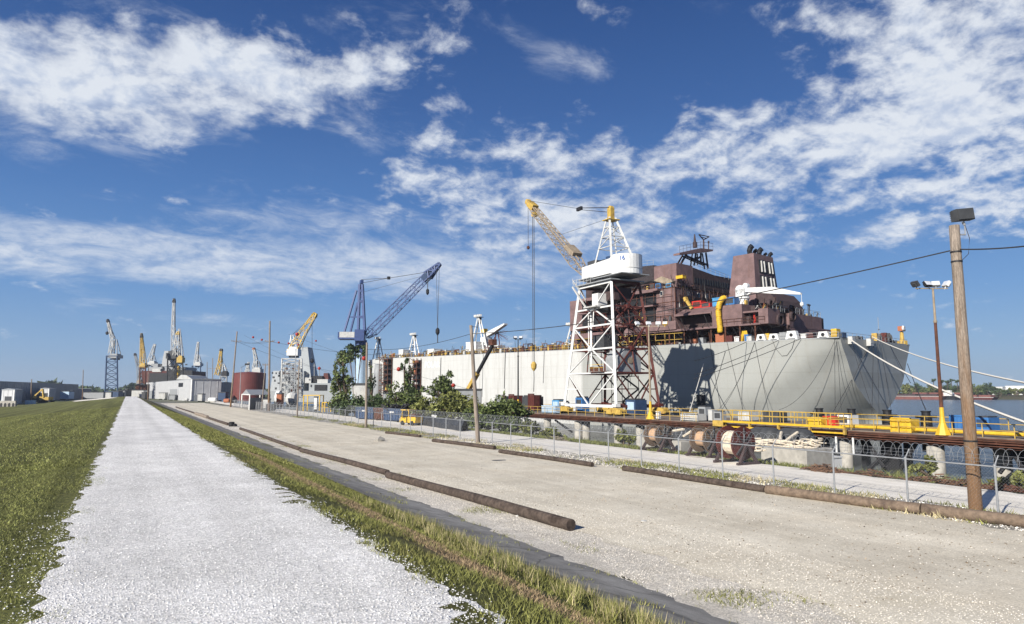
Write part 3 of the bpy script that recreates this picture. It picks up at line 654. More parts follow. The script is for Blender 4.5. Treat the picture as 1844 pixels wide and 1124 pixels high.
MB().bar(t9, t9 + RT * 1.4 + Vector((0, 0, .7)), .08).cbox(t9 + RT * 1.6 + Vector((0, 0, .7)), 1.1, .5, .35, -.4, .3).build('lamp_head', MT['darkgrey'], P9)
def wire(name, a, b, sag, r, label, m='cable', n=28, cat='cable', group=None):
    a = Vector(a); b = Vector(b)
    pts = [a.lerp(b, i / n) - Vector((0, 0, 4 * sag * (i / n) * (1 - i / n))) for i in range(n + 1)]
    return tag(MB().path(pts, r, 5).build(name, MT[m]), label, cat, group), pts
ca = atd(1722, 449, pb.dot(FH)); c2 = atd(849, 601, b2.dot(FH)); c3 = t3 + Vector((0, 0, -.3))
wire('overhead_cable', ca, c2, .62, .026, 'dark overhead cable sagging from the tallest pole to the leaning grey pole')
e = atd(1990, 420, 20.0)
wire('overhead_cable', ca, e, .15, .026, 'dark overhead cable leaving the tallest pole past the right edge')
wire('overhead_cable', c2, c3 + Vector((0, 0, -.5)), .5, .022, 'dark overhead cable from the leaning grey pole to the thin pole by the dumpsters')
d5 = Vector((math.cos(ARM), math.sin(ARM), 0))
q4 = b4.lerp(t4, .77); q5 = b5.lerp(t5, .87)
for s, nm in ((-.9, 'left'), (.9, 'right')):
    wire('power_line', q4 + d5 * s, q5 + d5 * s * 1.2, .5, .03, 'thin power line between the two crossarm poles, on their %s arm ends' % nm)
far_w = onX(620, 672, 60)
wire('power_line', q5, far_w, 1.2, .03, 'thin power line running from the leaning crossarm pole towards the blue crane')
wire('power_line', q4, onX(760, 640, 60), 1.0, .03, 'thin power line running from the upright crossarm pole to the tanker')
w1, _ = wire('marker_line', atd(440, 604, 180), atd(600, 674, 150), .6, .02, 'thin line strung with red marker balls near the crossarm poles')
w2, _ = wire('marker_line', atd(520, 602, 150), atd(850, 702, 100), .6, .02, 'thin line strung with orange marker balls before the tanker')
BALLS = [(455.8, 607.5, 178, .52, 'red marker ball left of the upright crossarm pole, farther left of two'), (471.5, 612, 175, .5, 'red marker ball just left of the upright crossarm pole'),
         (502, 617, 170, .5, 'red marker ball right of the upright crossarm pole'), (520, 618.5, 166, .48, 'red marker ball over the white crane house'),
         (535, 602, 130, .62, 'largest red marker ball beside the yellow boom'), (537, 621, 160, .45, 'small dark red marker ball on the yellow boom foot'),
         (569, 614, 150, .38, 'small dark marker ball alone in the sky right of the yellow boom'), (575, 663.5, 150, .6, 'red marker ball above the grey ship'),
         (655.5, 645.5, 110, .62, 'red marker ball next to the thin pole by the dumpsters'), (718, 665, 106, .6, 'orange marker ball before the white bow panel'), (816.5, 694, 100, .52, 'orange marker ball in front of the round bush')]
for (a, b, D, r, lab) in BALLS:
    c = atd(a, b, D); r *= .56; mb = MB(); mb.lathe(c, [(r * math.sin(math.pi * i / 9) + .004, -r * math.cos(math.pi * i / 9)) for i in range(10)], 14)
    mb.lathe(c, [(r * 1.03, -.03), (r * 1.03, .03)], 14); tag(mb.build('marker_ball', MT['ball'], smooth=True), lab, 'marker ball', 'aerial marker balls')

# ---------------------------------------------------------------- dock on piles
DX, DB, DZ = 60.0, 73.0, 0.62
def dY(px, X=60.0): return X / math.tan(math.atan((px - 922) / F) + YAW)
dock = thing('dock', 'long rusty steel dock on concrete and timber piles beside the tanker', 'dock', (66, 60, -3))
MB().box(DX + .05, DB, 14, 138, .38, DZ).build('deck', MT['dockdeck'], dock)
mb = MB()
for (za, zb, xa) in ((-.22, -.10, 59.7), (.02, .10, 59.75), (.30, .40, 59.65)): mb.box(xa, 60.3, 14, 138, za, zb)
mb.box(59.95, 60.1, 14, 138, -.2, .36).box(61.6, 61.8, 14, 138, -.3, .36).box(66, 66.3, 14, 138, -.4, .36)
yy = 14.5
while yy < 138: mb.box(59.68, 59.95, yy, yy + .05, -.2, .38); yy += 2.4
mb.build('edge_beam', MT['rust'], dock)
mb = MB(); mb.tube((59.55, 14, .16), (59.55, 138, .16), .07).tube((59.5, 14, -.04), (59.5, 138, -.04), .05).tube((59.55, 14, .5), (59.55, 138, .5), .06).build('pipe_run', MT['rust'], dock)
for px, rr, x in ((985, .62, 60.6), (1040, .6, 60.6), (1054, .6, 61.5), (1111, .62, 60.8), (1150, .6, 61), (1245, .6, 61), (1320, .6, 61), (1513, .62, 60.8), (1672, .68, 60.6), (1790, .65, 63.5)):
    y = dY(px, x); MB().lathe((x, y, -6), [(rr * 1.06, 0), (rr, 3), (rr, 5.7)], 16).build('concrete_pile', MT['concrete'], dock, smooth=True)
for px, wd, x in ((1590, 1.7, 62), (1733, .9, 62), (1470, 1.2, 62.5), (1545, .6, 64), (1620, .5, 66), (1200, 1.2, 63), (1822, .5, 62), (1380, 1.2, 63.5), (1275, 1.1, 64)):
    y = dY(px, x); MB().box(x, x + .6, y - wd / 2, y + wd / 2, -6, .3).build('pier_bent', MT['black'], dock)
for pa, pz in (((1652, 795), (1622, 845)), ((1622, 795), (1560, 850)), ((1838, 800), (1800, 852)), ((1815, 800), (1845, 850)), ((1560, 792), (1592, 842)), ((1000, 757), (1030, 778))):
    MB().tube(onX(*pa, 61), onX(*pz, 61), .17, n=7).build('timber_brace', MT['black'], dock)
mb = MB()
for y0, y1 in ((14, 44), (62, 137)):
    for z in (DZ + .55, DZ + 1.08): mb.tube((60.15, y0, z), (60.15, y1, z), .035, n=5)
    y = y0
    while y <= y1: mb.tube((60.15, y, DZ - .1), (60.15, y, DZ + 1.1), .04, n=5); y += 2.3
mb.build('railing', MT['yellowdirty'], dock)
mb = MB()
for y0, y1 in ((34, 137),):
    for z in (DZ + .5, DZ + 1.05): mb.tube((72.6, y0, z), (72.6, y1, z), .04, n=5)
    y = y0
    while y <= y1: mb.tube((72.6, y, DZ - .1), (72.6, y, DZ + 1.07), .045, n=5); y += 2.6
mb.build('rear_railing', MT['yellowdirty'], dock)
MB().tube((61.2, 16, DZ + .28), (61.2, 43.5, DZ + .28), .16, n=8).tube((59.6, 14, .95), (59.6, 25.6, .95), .12, n=8).tube((59.6, 25.6, .95), (59.6, 25.6, .5), .12, n=8).build('yellow_pipe', MT['yellow'], dock)
# gangway stored along the dock edge
gy0, gy1 = dY(1300, 59.3), dY(1515, 59.3)
gw = thing('gangway', 'long yellow gangway with railing lying along the dock edge', 'gangway', (59.3, (gy0 + gy1) / 2, .3))
MB().box(59.0, 59.3, gy1, gy0, .78, 1.0).box(59.05, 59.25, gy1, gy0, .26, .40).build('side_girder', MT['yellow'], gw)
mb = MB(); k = 5
for i in range(k): y = gy1 + (gy0 - gy1) * i / (k - 1); mb.box(59.02, 59.28, y - .10, y + .10, .2, .9)
mb.box(58.98, 59.6, gy0 - .1, gy0 + 1.5, .3, .95); mb.build('spacer', MT['yellowdirty'], gw)
mb = MB()
for x in (59.1, 60.3):
    for z in (1.6, 2.15): mb.tube((x, gy1, z), (x, gy0, z), .035, n=5)
    for i in range(12): y = gy1 + (gy0 - gy1) * i / 11; mb.tube((x, y, .9), (x, y, 2.17), .04, n=5)
mb.build('handrail', MT['yellowdirty'], gw)

def dbox(px0, px1, py0, py1, X, dep, m, name, label, cat, style=0, group=None, m2='darkgrey'):
    """a crate, tank or cabinet whose front lies on plane X"""
    a = onX(px0, py1, X); b = onX(px1, py0, X); y0, y1 = min(a.y, b.y), max(a.y, b.y); z0, z1 = min(a.z, b.z), max(a.z, b.z)
    if X > 60.05 and X < 73: z0 = DZ + .004
    w, h = y1 - y0, z1 - z0; t = .06 * h
    mb = MB(); mb.box(X + .02, X + dep, y0 + .02, y1 - .02, z0 + .1 * h, z1 - .08 * h)
    tg = thing(name, label, cat, (X + dep / 2, (y0 + y1) / 2, z0), 0, group)
    mb.build('body', MT[m], tg)
    r = MB()
    if style == 0:
        r.box(X - .02, X + dep + .02, y0, y1, z1 - .08 * h, z1).build('lid', MT[m], tg)
        f = MB(); f.box(X, X + dep, y0 + .05 * w, y0 + .16 * w, z0, z0 + .1 * h).box(X, X + dep, y1 - .16 * w, y1 - .05 * w, z0, z0 + .1 * h).build('skid', MT[m2], tg)
    elif style == 1:
        r.box(X - .05, X + .02, y0, y0 + t * 1.2, z0, z1).box(X - .05, X + .02, y1 - t * 1.2, y1, z0, z1).box(X - .05, X + .02, y0, y1, z1 - t * 1.2, z1 + .01)
        for i in range(1, 4): r.box(X - .03, X + .02, y0 + w * i / 4 - .03, y0 + w * i / 4 + .03, z0 + t, z1 - t)
        r.build('rib_frame', MT[m], tg); MB().box(X, X + dep, y0 + .05 * w, y1 - .05 * w, z0, z0 + .1 * h).build('base', MT[m2], tg)
    else:
        r.box(X - .015, X + .02, y0 + .15 * w, y1 - .15 * w, z0 + .35 * h, z0 + .8 * h).build('panel', MT[m2], tg)
        MB().box(X + .1, X + dep - .1, y0 + .1 * w, y1 - .1 * w, z1 - .08 * h, z1).build('cap', MT['darkgrey'], tg); MB().box(X, X + dep, y0 + .05 * w, y1 - .05 * w, z0, z0 + .1 * h).build('base', MT['darkgrey'], tg)
    return tg
dbox(1604, 1640, 753, 772, 60.4, 1.3, 'yellow', 'skip_bin', 'bright yellow ribbed bin on the dock between two black bollards', 'bin', 1, m2='yellowdirty')
dbox(1710, 1736, 748, 764, 66, 2, 'blue', 'waste_bin', 'blue bin on the dock just left of the tallest pole', 'bin', 1)
dbox(1755, 1780, 750, 765, 66, 1.8, 'blue', 'waste_bin', 'blue cabinet on the dock just right of the tallest pole', 'bin', 2, m2='navy')
dbox(1482, 1504, 750, 765, 63, 1.6, 'red', 'tool_box', 'red toolbox behind the right end of the yellow gangway', 'box', 0)
dbox(1508, 1528, 746, 764, 63.5, 1.6, 'white', 'generator', 'cream generator beside the red toolbox on the dock', 'generator', 2)
dbox(1454, 1478, 752, 769, 62, 1.4, 'yellow', 'tool_box', 'low yellow machine behind the gangway railing', 'machine', 0)
dbox(1226, 1257, 745, 757, 60.6, 1.4, 'whitedirty', 'crate', 'pale long crate on the dock left of the cabinets', 'crate', 1)
dbox(1257, 1270, 731, 746, 62, 1.0, 'grey', 'control_cabinet', 'grey control cabinet framed by a yellow arch on the dock', 'cabinet', 2)
dbox(1275, 1282, 738, 754, 61.5, .8, 'whitedirty', 'signboard', 'narrow pinkish box beside the grey control cabinet', 'box', 0)
dbox(1285, 1298, 740, 757, 61.5, .9, 'grey', 'control_cabinet', 'grey cabinet in a yellow frame left of the gangway', 'cabinet', 2)
dbox(1181, 1187, 741, 756, 60.5, .3, 'white', 'signboard', 'white upright board beside the yellow mast foot', 'sign', 0)
dbox(994, 1006, 719, 734, 66, 1.6, 'cyan', 'tool_box', 'pale blue box on the dock left of the gantry crane', 'box', 2, m2='paleblue')
dbox(1006, 1015, 722, 732, 64, 1.2, 'whitedirty', 'tool_box', 'white box next to the pale blue one left of the gantry crane', 'box', 2)
dbox(1036, 1048, 714, 729, 66, 1.5, 'blue', 'tool_box', 'blue box standing inside the gantry crane base, left', 'box', 2)
dbox(1126, 1144, 718, 734, 66, 2.2, 'navy', 'air_compressor', 'blue compressor inside the gantry crane base', 'compressor', 2, m2='paleblue')  # navy instead of blue puts the shade inside the base into the colour
dbox(1330, 1350, 742, 758, 66, 1.5, 'whitedirty', 'crate', 'pale crate behind the gangway, left of the middle', 'crate', 1)
dbox(1375, 1402, 741, 757, 67, 1.5, 'darkgrey', 'crate', 'dark crate behind the middle of the gangway', 'crate', 1)
dbox(975, 1000, 731, 741, 60.7, 1, 'paleblue', 'water_trough', 'long pale blue trough on the dock end', 'trough', 0)
dbox(940, 962, 712, 724, 66, 2, 'darkgrey', 'tank_drum', 'dark tank near the left end of the dock', 'tank', 2)
dbox(951, 962, 709, 722, 65, 1.5, 'rustred', 'container', 'brown container near the left end of the dock', 'container', 1)
dbox(893, 905, 711, 724, 66, 2, 'grey', 'container', 'grey container behind the bush with the tall sprig', 'container', 1)
dbox(916, 926, 710, 722, 66, 2, 'rustred', 'container', 'small brown container left of the thin black mast', 'container', 1)
# bollards on the dock's outer edge
def bollard(px, py, X, label):
    c = onX(px, py, X); t = thing('mooring_bollard', label, 'bollard', (c.x, c.y, -1), 0, 'black mooring bollards on the dock')
    zt = c.z; MB().lathe((c.x, c.y, -2), [(.55, 0), (.55, zt + 1.35)], 16).lathe((c.x, c.y, zt - .75), [(.42, 0), (.42, .6), (.5, .66), (.5, .75)], 16).build('post', MT['black'], t)
    a = Vector((c.x, c.y, zt - .62)); MB().tube(a - RT * 1.1, a + RT * 1.1, .13, n=8).build('cross_bar', MT['black'], t)
bollard(1475, 735, 73.6, 'black bollard with crossbar behind the gangway end'); bollard(1533, 736, 73.6, 'black bollard below the near corner of the stern')
bollard(1597, 738, 73.6, 'black bollard below the middle of the stern, above the yellow bin'); bollard(1667, 740, 73.6, 'black bollard in open water left of the yellow mast foot')
# light masts along the dock front
def mast(px, X, ztop, label, spec, cone=True):
    y = dY(px, X); t = thing('light_mast', label, 'light mast', (X, y, DZ), 0, 'steel floodlight masts on the dock edge'); c = Vector((X, y, 0))
    MB().lathe((X, y, DZ), [(.62, 0), (.6, .06), (.24, 1.0), (.18, 1.5), (.17, 2.3)] if cone else [(.3, 0), (.2, .5), (.16, 2.2)], 8).build('base_cone', MT['yellow'], t)
    MB().tube((X, y, DZ + 2.2), (X, y, ztop * .78), .15, .12, n=10).build('lower_shaft', MT[spec.get('m', 'rust')], t)
    MB().tube((X, y, ztop * .78), (X, y, ztop), .10, .08, n=8).lathe((X, y, ztop * .78 - .1), [(.15, 0), (.15, .2)], 10).build('upper_shaft', MT[spec.get('m2', 'palegold')], t)
    a0, a1 = spec['arm']; top = Vector((X, y, ztop)); MB().bar(top + RT * a0, top + RT * a1, .09).build('cross_arm', MT[spec.get('m2', 'palegold')], t)
    for (s, mm, tilt) in spec['lamps']:
        f = Matrix.Translation(top + RT * s + Vector((0, 0, .38))) @ Matrix.Rotation(-YAW + tilt, 4, 'Z') @ Matrix.Rotation(R(-35), 4, 'X')
        l = MB(f).box(-.33, .33, -.12, .1, -.25, .25).box(-.2, .2, .1, .24, -.16, .16).tube((0, .05, -.25), (0, .1, -.5), .04).build('floodlight', MT[mm], t)
        MB(f).box(-.29, .29, -.15, -.12, -.21, .21).build('lens', MT['lens'], l)
    return t
mast(1688, 60.2, 13.1, 'rusty floodlight mast with four lamps on a yellow cone near the tallest pole', dict(arm=(-1.5, 1.3), lamps=((-1.5, 'darkgrey', 1.8), (-.45, 'black', .3), (.25, 'grey', -.4), (1.2, 'white', -1.5))))
mast(1169, 60.3, 12.9, 'floodlight mast with yellow foot in front of the red side of the gantry crane', dict(m='palegold', arm=(-1.6, 2.2), lamps=((-1.5, 'white', .5), (0, 'white', .2), (1.3, 'white', -.3), (2.2, 'yellow', -.3))))
mast(933, 60.2, 13.4, 'thin black floodlight mast before the white hull', dict(m='black', m2='black', arm=(-.6, .6), lamps=((-.5, 'black', .2), (.5, 'black', -.2))), cone=False)

# ---------------------------------------------------------------- rope reels, blocks and heaps by the service road
def reel(px, py, rf, rd, L, mf, md, label, cat='cable reel', rope=False):
    base = onz(px, py, 0.0); c = Vector((base.x, base.y, rf + .25)); t = thing('cable_reel', label, cat, (c.x, c.y, 0), 0, 'big rope reels beside the service road')
    ax = (0, 1, 0)
    for s in (-1, 1):
        fl = MB(); fl.lathe(c + Vector((0, s * L / 2 - .05, 0)), [(.12, -.01), (rf * .55, -.01), (rf * .58, 0), (rf, 0), (rf, .1), (rf * .58, .1), (rf * .55, .11), (.12, .11)], 28, ax); f_o = fl.build('flange', MT[mf], t)
        sp = MB()
        for k in range(8):
            a = k * math.pi / 4; sp.bar(c + Vector((math.cos(a) * .15, s * (L / 2 + .09), math.sin(a) * .15)), c + Vector((math.cos(a) * rf * .93, s * (L / 2 + .09), math.sin(a) * rf * .93)), .07)
        sp.build('spoke', MT['darkgrey'], f_o)
    if rope:
        pts = []; n = 22 * 16
        for i in range(n): a = i / 16 * 6.283; pts.append(c + Vector((rd * math.cos(a), -L / 2 + .1 + (L - .25) * i / n, rd * math.sin(a))))
        MB().lathe(c, [(rd * .97, -L / 2 + .04), (rd * .97, L / 2 - .04)], 24, ax).path(pts, .045, 6).build('rope_winding', MT['rope'], t)
        pts = [c + Vector((rd * 1.12 * math.cos(a), -L / 2 + .18 + .05 * math.sin(a * 2), rd * 1.12 * math.sin(a))) for a in [i * .2 for i in range(10, 42)]]
        MB().path(pts, .06, 6).build('loose_turn', MT['whiterope'], t)
    else: MB().lathe(c, [(rd, -L / 2 + .04), (rd, L / 2 - .04)], 24, ax).build('drum', MT[md], t)
    st = MB()
    for s in (-1, 1):
        for dx in (-.75, .75): st.bar(c + Vector((0, s * (L / 2 + .28), 0)), Vector((c.x + dx, c.y + s * (L / 2 + .35), 0)), .16)
        st.bar(Vector((c.x - .9, c.y + s * (L / 2 + .33), .08)), Vector((c.x + .9, c.y + s * (L / 2 + .33), .08)), .16)
    st.tube(c - Vector((0, L / 2 + .4, 0)), c + Vector((0, L / 2 + .4, 0)), .08).build('stand', MT['primerdk'], t)
    return t
reel(1186, 811, .84, .46, 1.2, 'reelwood', 'drum', 'empty wooden cable reel, leftmost of the three')
reel(1272, 822, .88, .48, 1.2, 'reelwood', 'drum', 'empty wooden cable reel with a rope draped over it, middle of the three')
reel(1326, 835, .98, .66, 1.15, 'rustred', 'drum', 'red reel fully wound with thick cream rope', rope=True)
def block(px0, px1, pyt, pyb, X, dep, label, m='concrete', name='concrete_block', h0=0):
    a = onX(px0, pyb, X); b = onX(px1, pyt, X); y0, y1 = min(a.y, b.y), max(a.y, b.y); zt = onX((px0 + px1) / 2, pyt, X).z
    zb = gzs(X, (y0 + y1) / 2) - .4; mb = MB(); e = .06
    mb.prism([(X, y0 + e, zb), (X, y1 - e, zb), (X, y1, zb + e), (X, y1, zt - e), (X, y1 - e, zt), (X, y0 + e, zt), (X, y0, zt - e), (X, y0, zb + e)], (dep, 0, 0))
    mb.box(X + .1, X + dep - .1, y0 + (y1 - y0) * .3, y0 + (y1 - y0) * .36, zt - .02, zt + .09).box(X - .03, X, y0 + .02, y1 - .02, zb + .02, zb + .55)
    tag(mb.build(name, MT[m]), label, 'concrete block', 'concrete blocks behind the reels'); return zt
bz = block(1372, 1452, 806, 850, 38, 2.6, 'long low concrete block under the heap of cream rope')
block(1209, 1226, 794, 815, 37.5, 1.2, 'concrete block between the left and middle reels'); block(1290, 1310, 806, 832, 36, 1.2, 'small concrete block behind the red reel')
block(1150, 1172, 788, 808, 38, 1.3, 'concrete block left of the leftmost reel')
def rope_heap(cx, cy, z, rx, ry, h, n, r, label, m='rope', seed=1):
    q = random.Random(seed); mb = MB()
    for k in range(n):
        x = cx + q.uniform(-rx, rx) * .6; y = cy + q.uniform(-ry, ry) * .7; rr = q.uniform(.3, .9); pts = []; a0 = q.uniform(0, 6); zz = z + r + h * q.random() ** 1.4
        for i in range(22): a = a0 + i * .36; pts.append((x + rx * .75 * rr * math.cos(a), y + ry * .8 * rr * math.sin(a) + i * .03, max(z + r, zz + .06 * math.sin(a * 1.7 + k) - .015 * i)))
        mb.path(pts, r, 6)
    return tag(mb.build('rope_heap', MT[m]), label, 'rope heap', 'heaps of old mooring rope')
c = onX(1405, 800, 39.2); rope_heap(39.2, c.y, bz, 1.0, 1.9, .36, 15, .055, 'tangled heap of cream rope on the long concrete block', seed=3)
c = onX(1455, 797, 39.6); rope_heap(39.6, c.y, bz, .8, .9, .55, 8, .055, 'coiled cream rope at the right end of the long concrete block', seed=5)
c = onX(1365, 790, 36); rope_heap(36, c.y, .4, .7, .8, .6, 8, .055, 'cream rope piled beside the red reel', seed=8)
mb = MB(); a = onX(1206, 777, 36.5)
mb.path([onX(1208, 777, 37), onX(1225, 774, 37), onX(1232, 773, 37)], .09).build('rope_end', MT['rope']); tag(bpy.data.objects['rope_end'], 'short thick rope end between the left and middle reels', 'rope')
tag(MB().path([onX(1231, 786, 35.4), onX(1245, 777, 35.4), onX(1258, 772, 35.3), onX(1266, 771, 35), onX(1274, 775, 34.6), onX(1276, 785, 34.3)], .10, 7).build('rope_end', MT['rope']), 'thick rope draped over the middle reel', 'rope')
tag(MB().path([onX(1407, 779, 42), onX(1405, 788, 41), onX(1407, 798, 40)], .11, 7).build('rope_end', MT['rope']), 'thick upright rope end standing over the heap', 'rope')
tag(MB().path([onX(1436, 779, 42), onX(1422, 789, 41), onX(1409, 799, 40)], .11, 7).build('rope_end', MT['rope']), 'thick slanting rope end leaning over the heap', 'rope')
# dark fenders and tanks stored under the dock
def fender(px, py, r, L, X, label, m='darkgrey'):
    c = onX(px, py, X); q = gzs(X, c.y); mb = MB(); z = max(c.z, q + r * .8)
    mb.lathe((X, c.y, z), [(r * .55, -L / 2), (r * .9, -L / 2 + .25), (r, -L / 2 + .5), (r, L / 2 - .5), (r * .9, L / 2 - .25), (r * .55, L / 2)], 16, (0, 1, 0))
    for s in (0,): mb.lathe((X, c.y, z), [(r * 1.03, s * L - .05), (r * 1.04, s * L + .05)], 16, (0, 1, 0))
    tag(mb.build('rubber_fender', MT[m], smooth=False), label, 'fender', 'dark fenders stored behind the reels')
fender(1378, 788, .8, 2.6, 43, 'big dark fender behind the cream rope heap, left of two'); fender(1432, 791, .8, 2.8, 43, 'big dark fender behind the cream rope heap, right of two')
fender(1232, 786, .7, 2.4, 42, 'dark fender between the left and middle reels'); fender(1305, 786, .7, 1.8, 42, 'dark fender right behind the red reel')
for px, py, lab in ((1497, 790, 'white pipe stub under the dock left of the black pier'), (1527, 792, 'white pipe stub under the dock right of the concrete pile')):
    c = onX(px, py, 56); tag(MB().lathe((59.4, dY(px, 59.4), -1.6), [(.10, 0), (.10, 1.5), (.07, 1.56)], 8).build('pipe_stub', MT['white']), lab, 'pipe')
c = onX(1487, 800, 46); mb = MB().box(46, 47, c.y - .55, c.y + .55, gzs(46, c.y) - .1, gzs(46, c.y) + .9).box(45.9, 47.1, c.y - .6, c.y + .6, gzs(46, c.y) + .9, gzs(46, c.y) + 1.0); tag(mb.build('white_crate', MT['white']), 'white crate beyond the long concrete block', 'crate')
# brush heaps and driftwood on the bank
def heap(px, py, z, s, label, n=160, m='brush', seed=0):
    c = onz(px, py, z); q = random.Random(seed); mb = MB()
    for k in range(n):
        a = q.uniform(0, 6.283); rr = q.random() ** .6; x = c.x + s * .6 * rr * math.cos(a); y = c.y + s * rr * math.sin(a); g = gzs(x, y)
        L = q.uniform(.3, 1.0) * s * .45; b = q.uniform(0, 6.283); h = (1 - rr) * .32 * s * q.random(); d = Vector((math.cos(b), math.sin(b), q.uniform(-.25, .35)))
        p0 = Vector((x, y, g + .03 + h)); mb.tube(p0 - d * L / 2, p0 + d * L / 2, q.uniform(.015, .05), n=4)
    for v in range(len(mb.v)):
        x, y, z = mb.v[v]; g = gzs(x, y) + .01
        if z < g: mb.v[v] = (x, y, g)
    tag(mb.build('brush_heap', MT[m]), label, 'brush heap', 'heaps of dead brush on the river bank')
heap(1485, 848, 0, 1.25, 'reddish brown heap of dead brush right of the concrete block', 260, seed=1); heap(1690, 866, -.1, 1.7, 'long low litter of driftwood left of the tallest pole', 110, seed=2)
heap(1805, 872, -.1, 1.4, 'reddish driftwood at the right edge beyond the road', 160, 'rust', seed=3); heap(1740, 868, -.1, 1.2, 'low brush litter right behind the tallest pole', 70, seed=4)
heap(1570, 853, -.1, 1.3, 'thin brush litter on the bank below the yellow bin', 60, seed=5); heap(1000, 800, -.6, 1.6, 'pale driftwood on the green bank by the dock end', 50, 'woodgrey', seed=6)

# ---------------------------------------------------------------- the tanker under construction
SA = R(11); SO = Vector((98, 69, 0)); SF = Matrix.Translation(SO) @ Matrix.Rotation(SA, 4, 'Z')
SR = Vector((math.cos(SA), math.sin(SA), 0)); SS = Vector((-math.sin(SA), math.cos(SA), 0))
def sl(p): q = p - SO; return Vector((q.dot(SR), q.dot(SS), q.z))
def sv(px, py, v): d = ray(px, py); t = (v + (SO - C0).dot(SR)) / d.dot(SR); return sl(C0 + d * t)
def su(px, py, u): d = ray(px, py); t = (u + (SO - C0).dot(SS)) / d.dot(SS); return sl(C0 + d * t)
def SMB(): return MB(SF)
def W(v, u, z): return SF @ Vector((v, u, z))
def deckz(u): return 12.72 + .0125 * u
tanker = thing('tanker_ship', 'huge tanker under construction, grey and white hull with purple brown superstructure', 'ship', (SO.x, SO.y, -3), SA)
MT['wingshade'] = mat('shaded_wing_plate', (.035, .028, .03), .8, var=.3)  # near-black: the shade on the bridge wing is put into its colour
def hull_mat():
    m = mat('hull_paint', (.325, .332, .312), .55, var=.05, scale=.12, streak=.0, bump=0)
    t = m.node_tree; N = t.nodes; L = t.links; b = N['Principled BSDF']
    tc = N.new('ShaderNodeTexCoord'); sx = N.new('ShaderNodeSeparateXYZ'); L.new(tc.outputs['Object'], sx.inputs[0])
    def mr(v, a, bb, c, d):
        n = N.new('ShaderNodeMapRange'); L.new(v, n.inputs[0]); n.inputs[1].default_value = a; n.inputs[2].default_value = bb; n.inputs[3].default_value = c; n.inputs[4].default_value = d; return n.outputs[0]
    def mx(f, a, c):
        n = N.new('ShaderNodeMix'); n.data_type = 'RGBA'; L.new(f, n.inputs[0]); L.new(a, n.inputs[6])
        if isinstance(c, tuple): n.inputs[7].default_value = (*c, 1)
        else: L.new(c, n.inputs[7])
        return n.outputs[2]
    cur = b.inputs['Base Color'].links[0].from_socket
    n = N.new('ShaderNodeTexNoise'); n.inputs['Scale'].default_value = .5; n.inputs['Detail'].default_value = 4; L.new(tc.outputs['Object'], n.inputs['Vector'])
    wht = N.new('ShaderNodeMix'); wht.data_type = 'RGBA'; L.new(n.outputs['Fac'], wht.inputs[0]); wht.inputs[6].default_value = (.47, .47, .45, 1); wht.inputs[7].default_value = (.54, .54, .52, 1)
    cur = mx(mr(sx.outputs[1], 56, 57, 0, 1), cur, wht.outputs[2])
    # plate seams: horizontal strakes and vertical butts
    mp = N.new('ShaderNodeMapping'); mp.inputs['Rotation'].default_value = (R(90), 0, R(90)); L.new(tc.outputs['Object'], mp.inputs[0])
    cv = N.new('ShaderNodeCombineXYZ'); L.new(sx.outputs[1], cv.inputs[0]); L.new(sx.outputs[2], cv.inputs[1])
    br = N.new('ShaderNodeTexBrick'); L.new(cv.outputs[0], br.inputs['Vector']); br.inputs['Scale'].default_value = 1; br.inputs['Brick Width'].default_value = 11.0; br.inputs['Row Height'].default_value = 2.6
    br.inputs['Mortar Size'].default_value = .05; br.inputs['Mortar Smooth'].default_value = .5; br.inputs['Color1'].default_value = (1, 1, 1, 1); br.inputs['Color2'].default_value = (.965, .965, .965, 1); br.inputs['Mortar'].default_value = (.87, .86, .84, 1); br.offset = .5
    mm = N.new('ShaderNodeMix'); mm.data_type = 'RGBA'; mm.blend_type = 'MULTIPLY'; mm.inputs[0].default_value = 1; L.new(cur, mm.inputs[6]); L.new(br.outputs[0], mm.inputs[7]); cur = mm.outputs[2]
    # run-down stains
    mp2 = N.new('ShaderNodeMapping'); mp2.inputs['Scale'].default_value = (.3, .55, .035); L.new(tc.outputs['Object'], mp2.inputs[0])
    n3 = N.new('ShaderNodeTexNoise'); n3.inputs['Scale'].default_value = 1.6; n3.inputs['Detail'].default_value = 8; n3.inputs['Roughness'].default_value = .72; L.new(mp2.outputs[0], n3.inputs['Vector'])
    cur = mx(mr(n3.outputs['Fac'], .50, .74, 0, .62), cur, (.27, .26, .23))
    # unwashed lower plating near the stern
    L.new(cur, b.inputs['Base Color'])
    bp = N.new('ShaderNodeBump'); bp.inputs['Strength'].default_value = .25; bp.inputs['Distance'].default_value = .03
    n5 = N.new('ShaderNodeTexNoise'); n5.inputs['Scale'].default_value = .7; n5.inputs['Detail'].default_value = 2; L.new(tc.outputs['Object'], n5.inputs['Vector']); L.new(n5.outputs['Fac'], bp.inputs['Height']); L.new(bp.outputs[0], b.inputs['Normal'])
    return m
def pchip(xs, ys, x):
    xs = np.asarray(xs, float); ys = np.asarray(ys, float); h = np.diff(xs); d = np.diff(ys) / h; m = np.zeros(len(xs)); m[0], m[-1] = d[0], d[-1]
    for i in range(1, len(xs) - 1): m[i] = 0 if d[i - 1] * d[i] <= 0 else 2 * d[i - 1] * d[i] / (d[i - 1] + d[i])
    x = min(max(x, xs[0]), xs[-1]); i = min(len(h) - 1, int(np.searchsorted(xs, x, 'right')) - 1); t = (x - xs[i]) / h[i]
    return (2*t**3 - 3*t*t + 1)*ys[i] + (t**3 - 2*t*t + t)*h[i]*m[i] + (-2*t**3 + 3*t*t)*ys[i+1] + (t**3 - t*t)*h[i]*m[i+1]
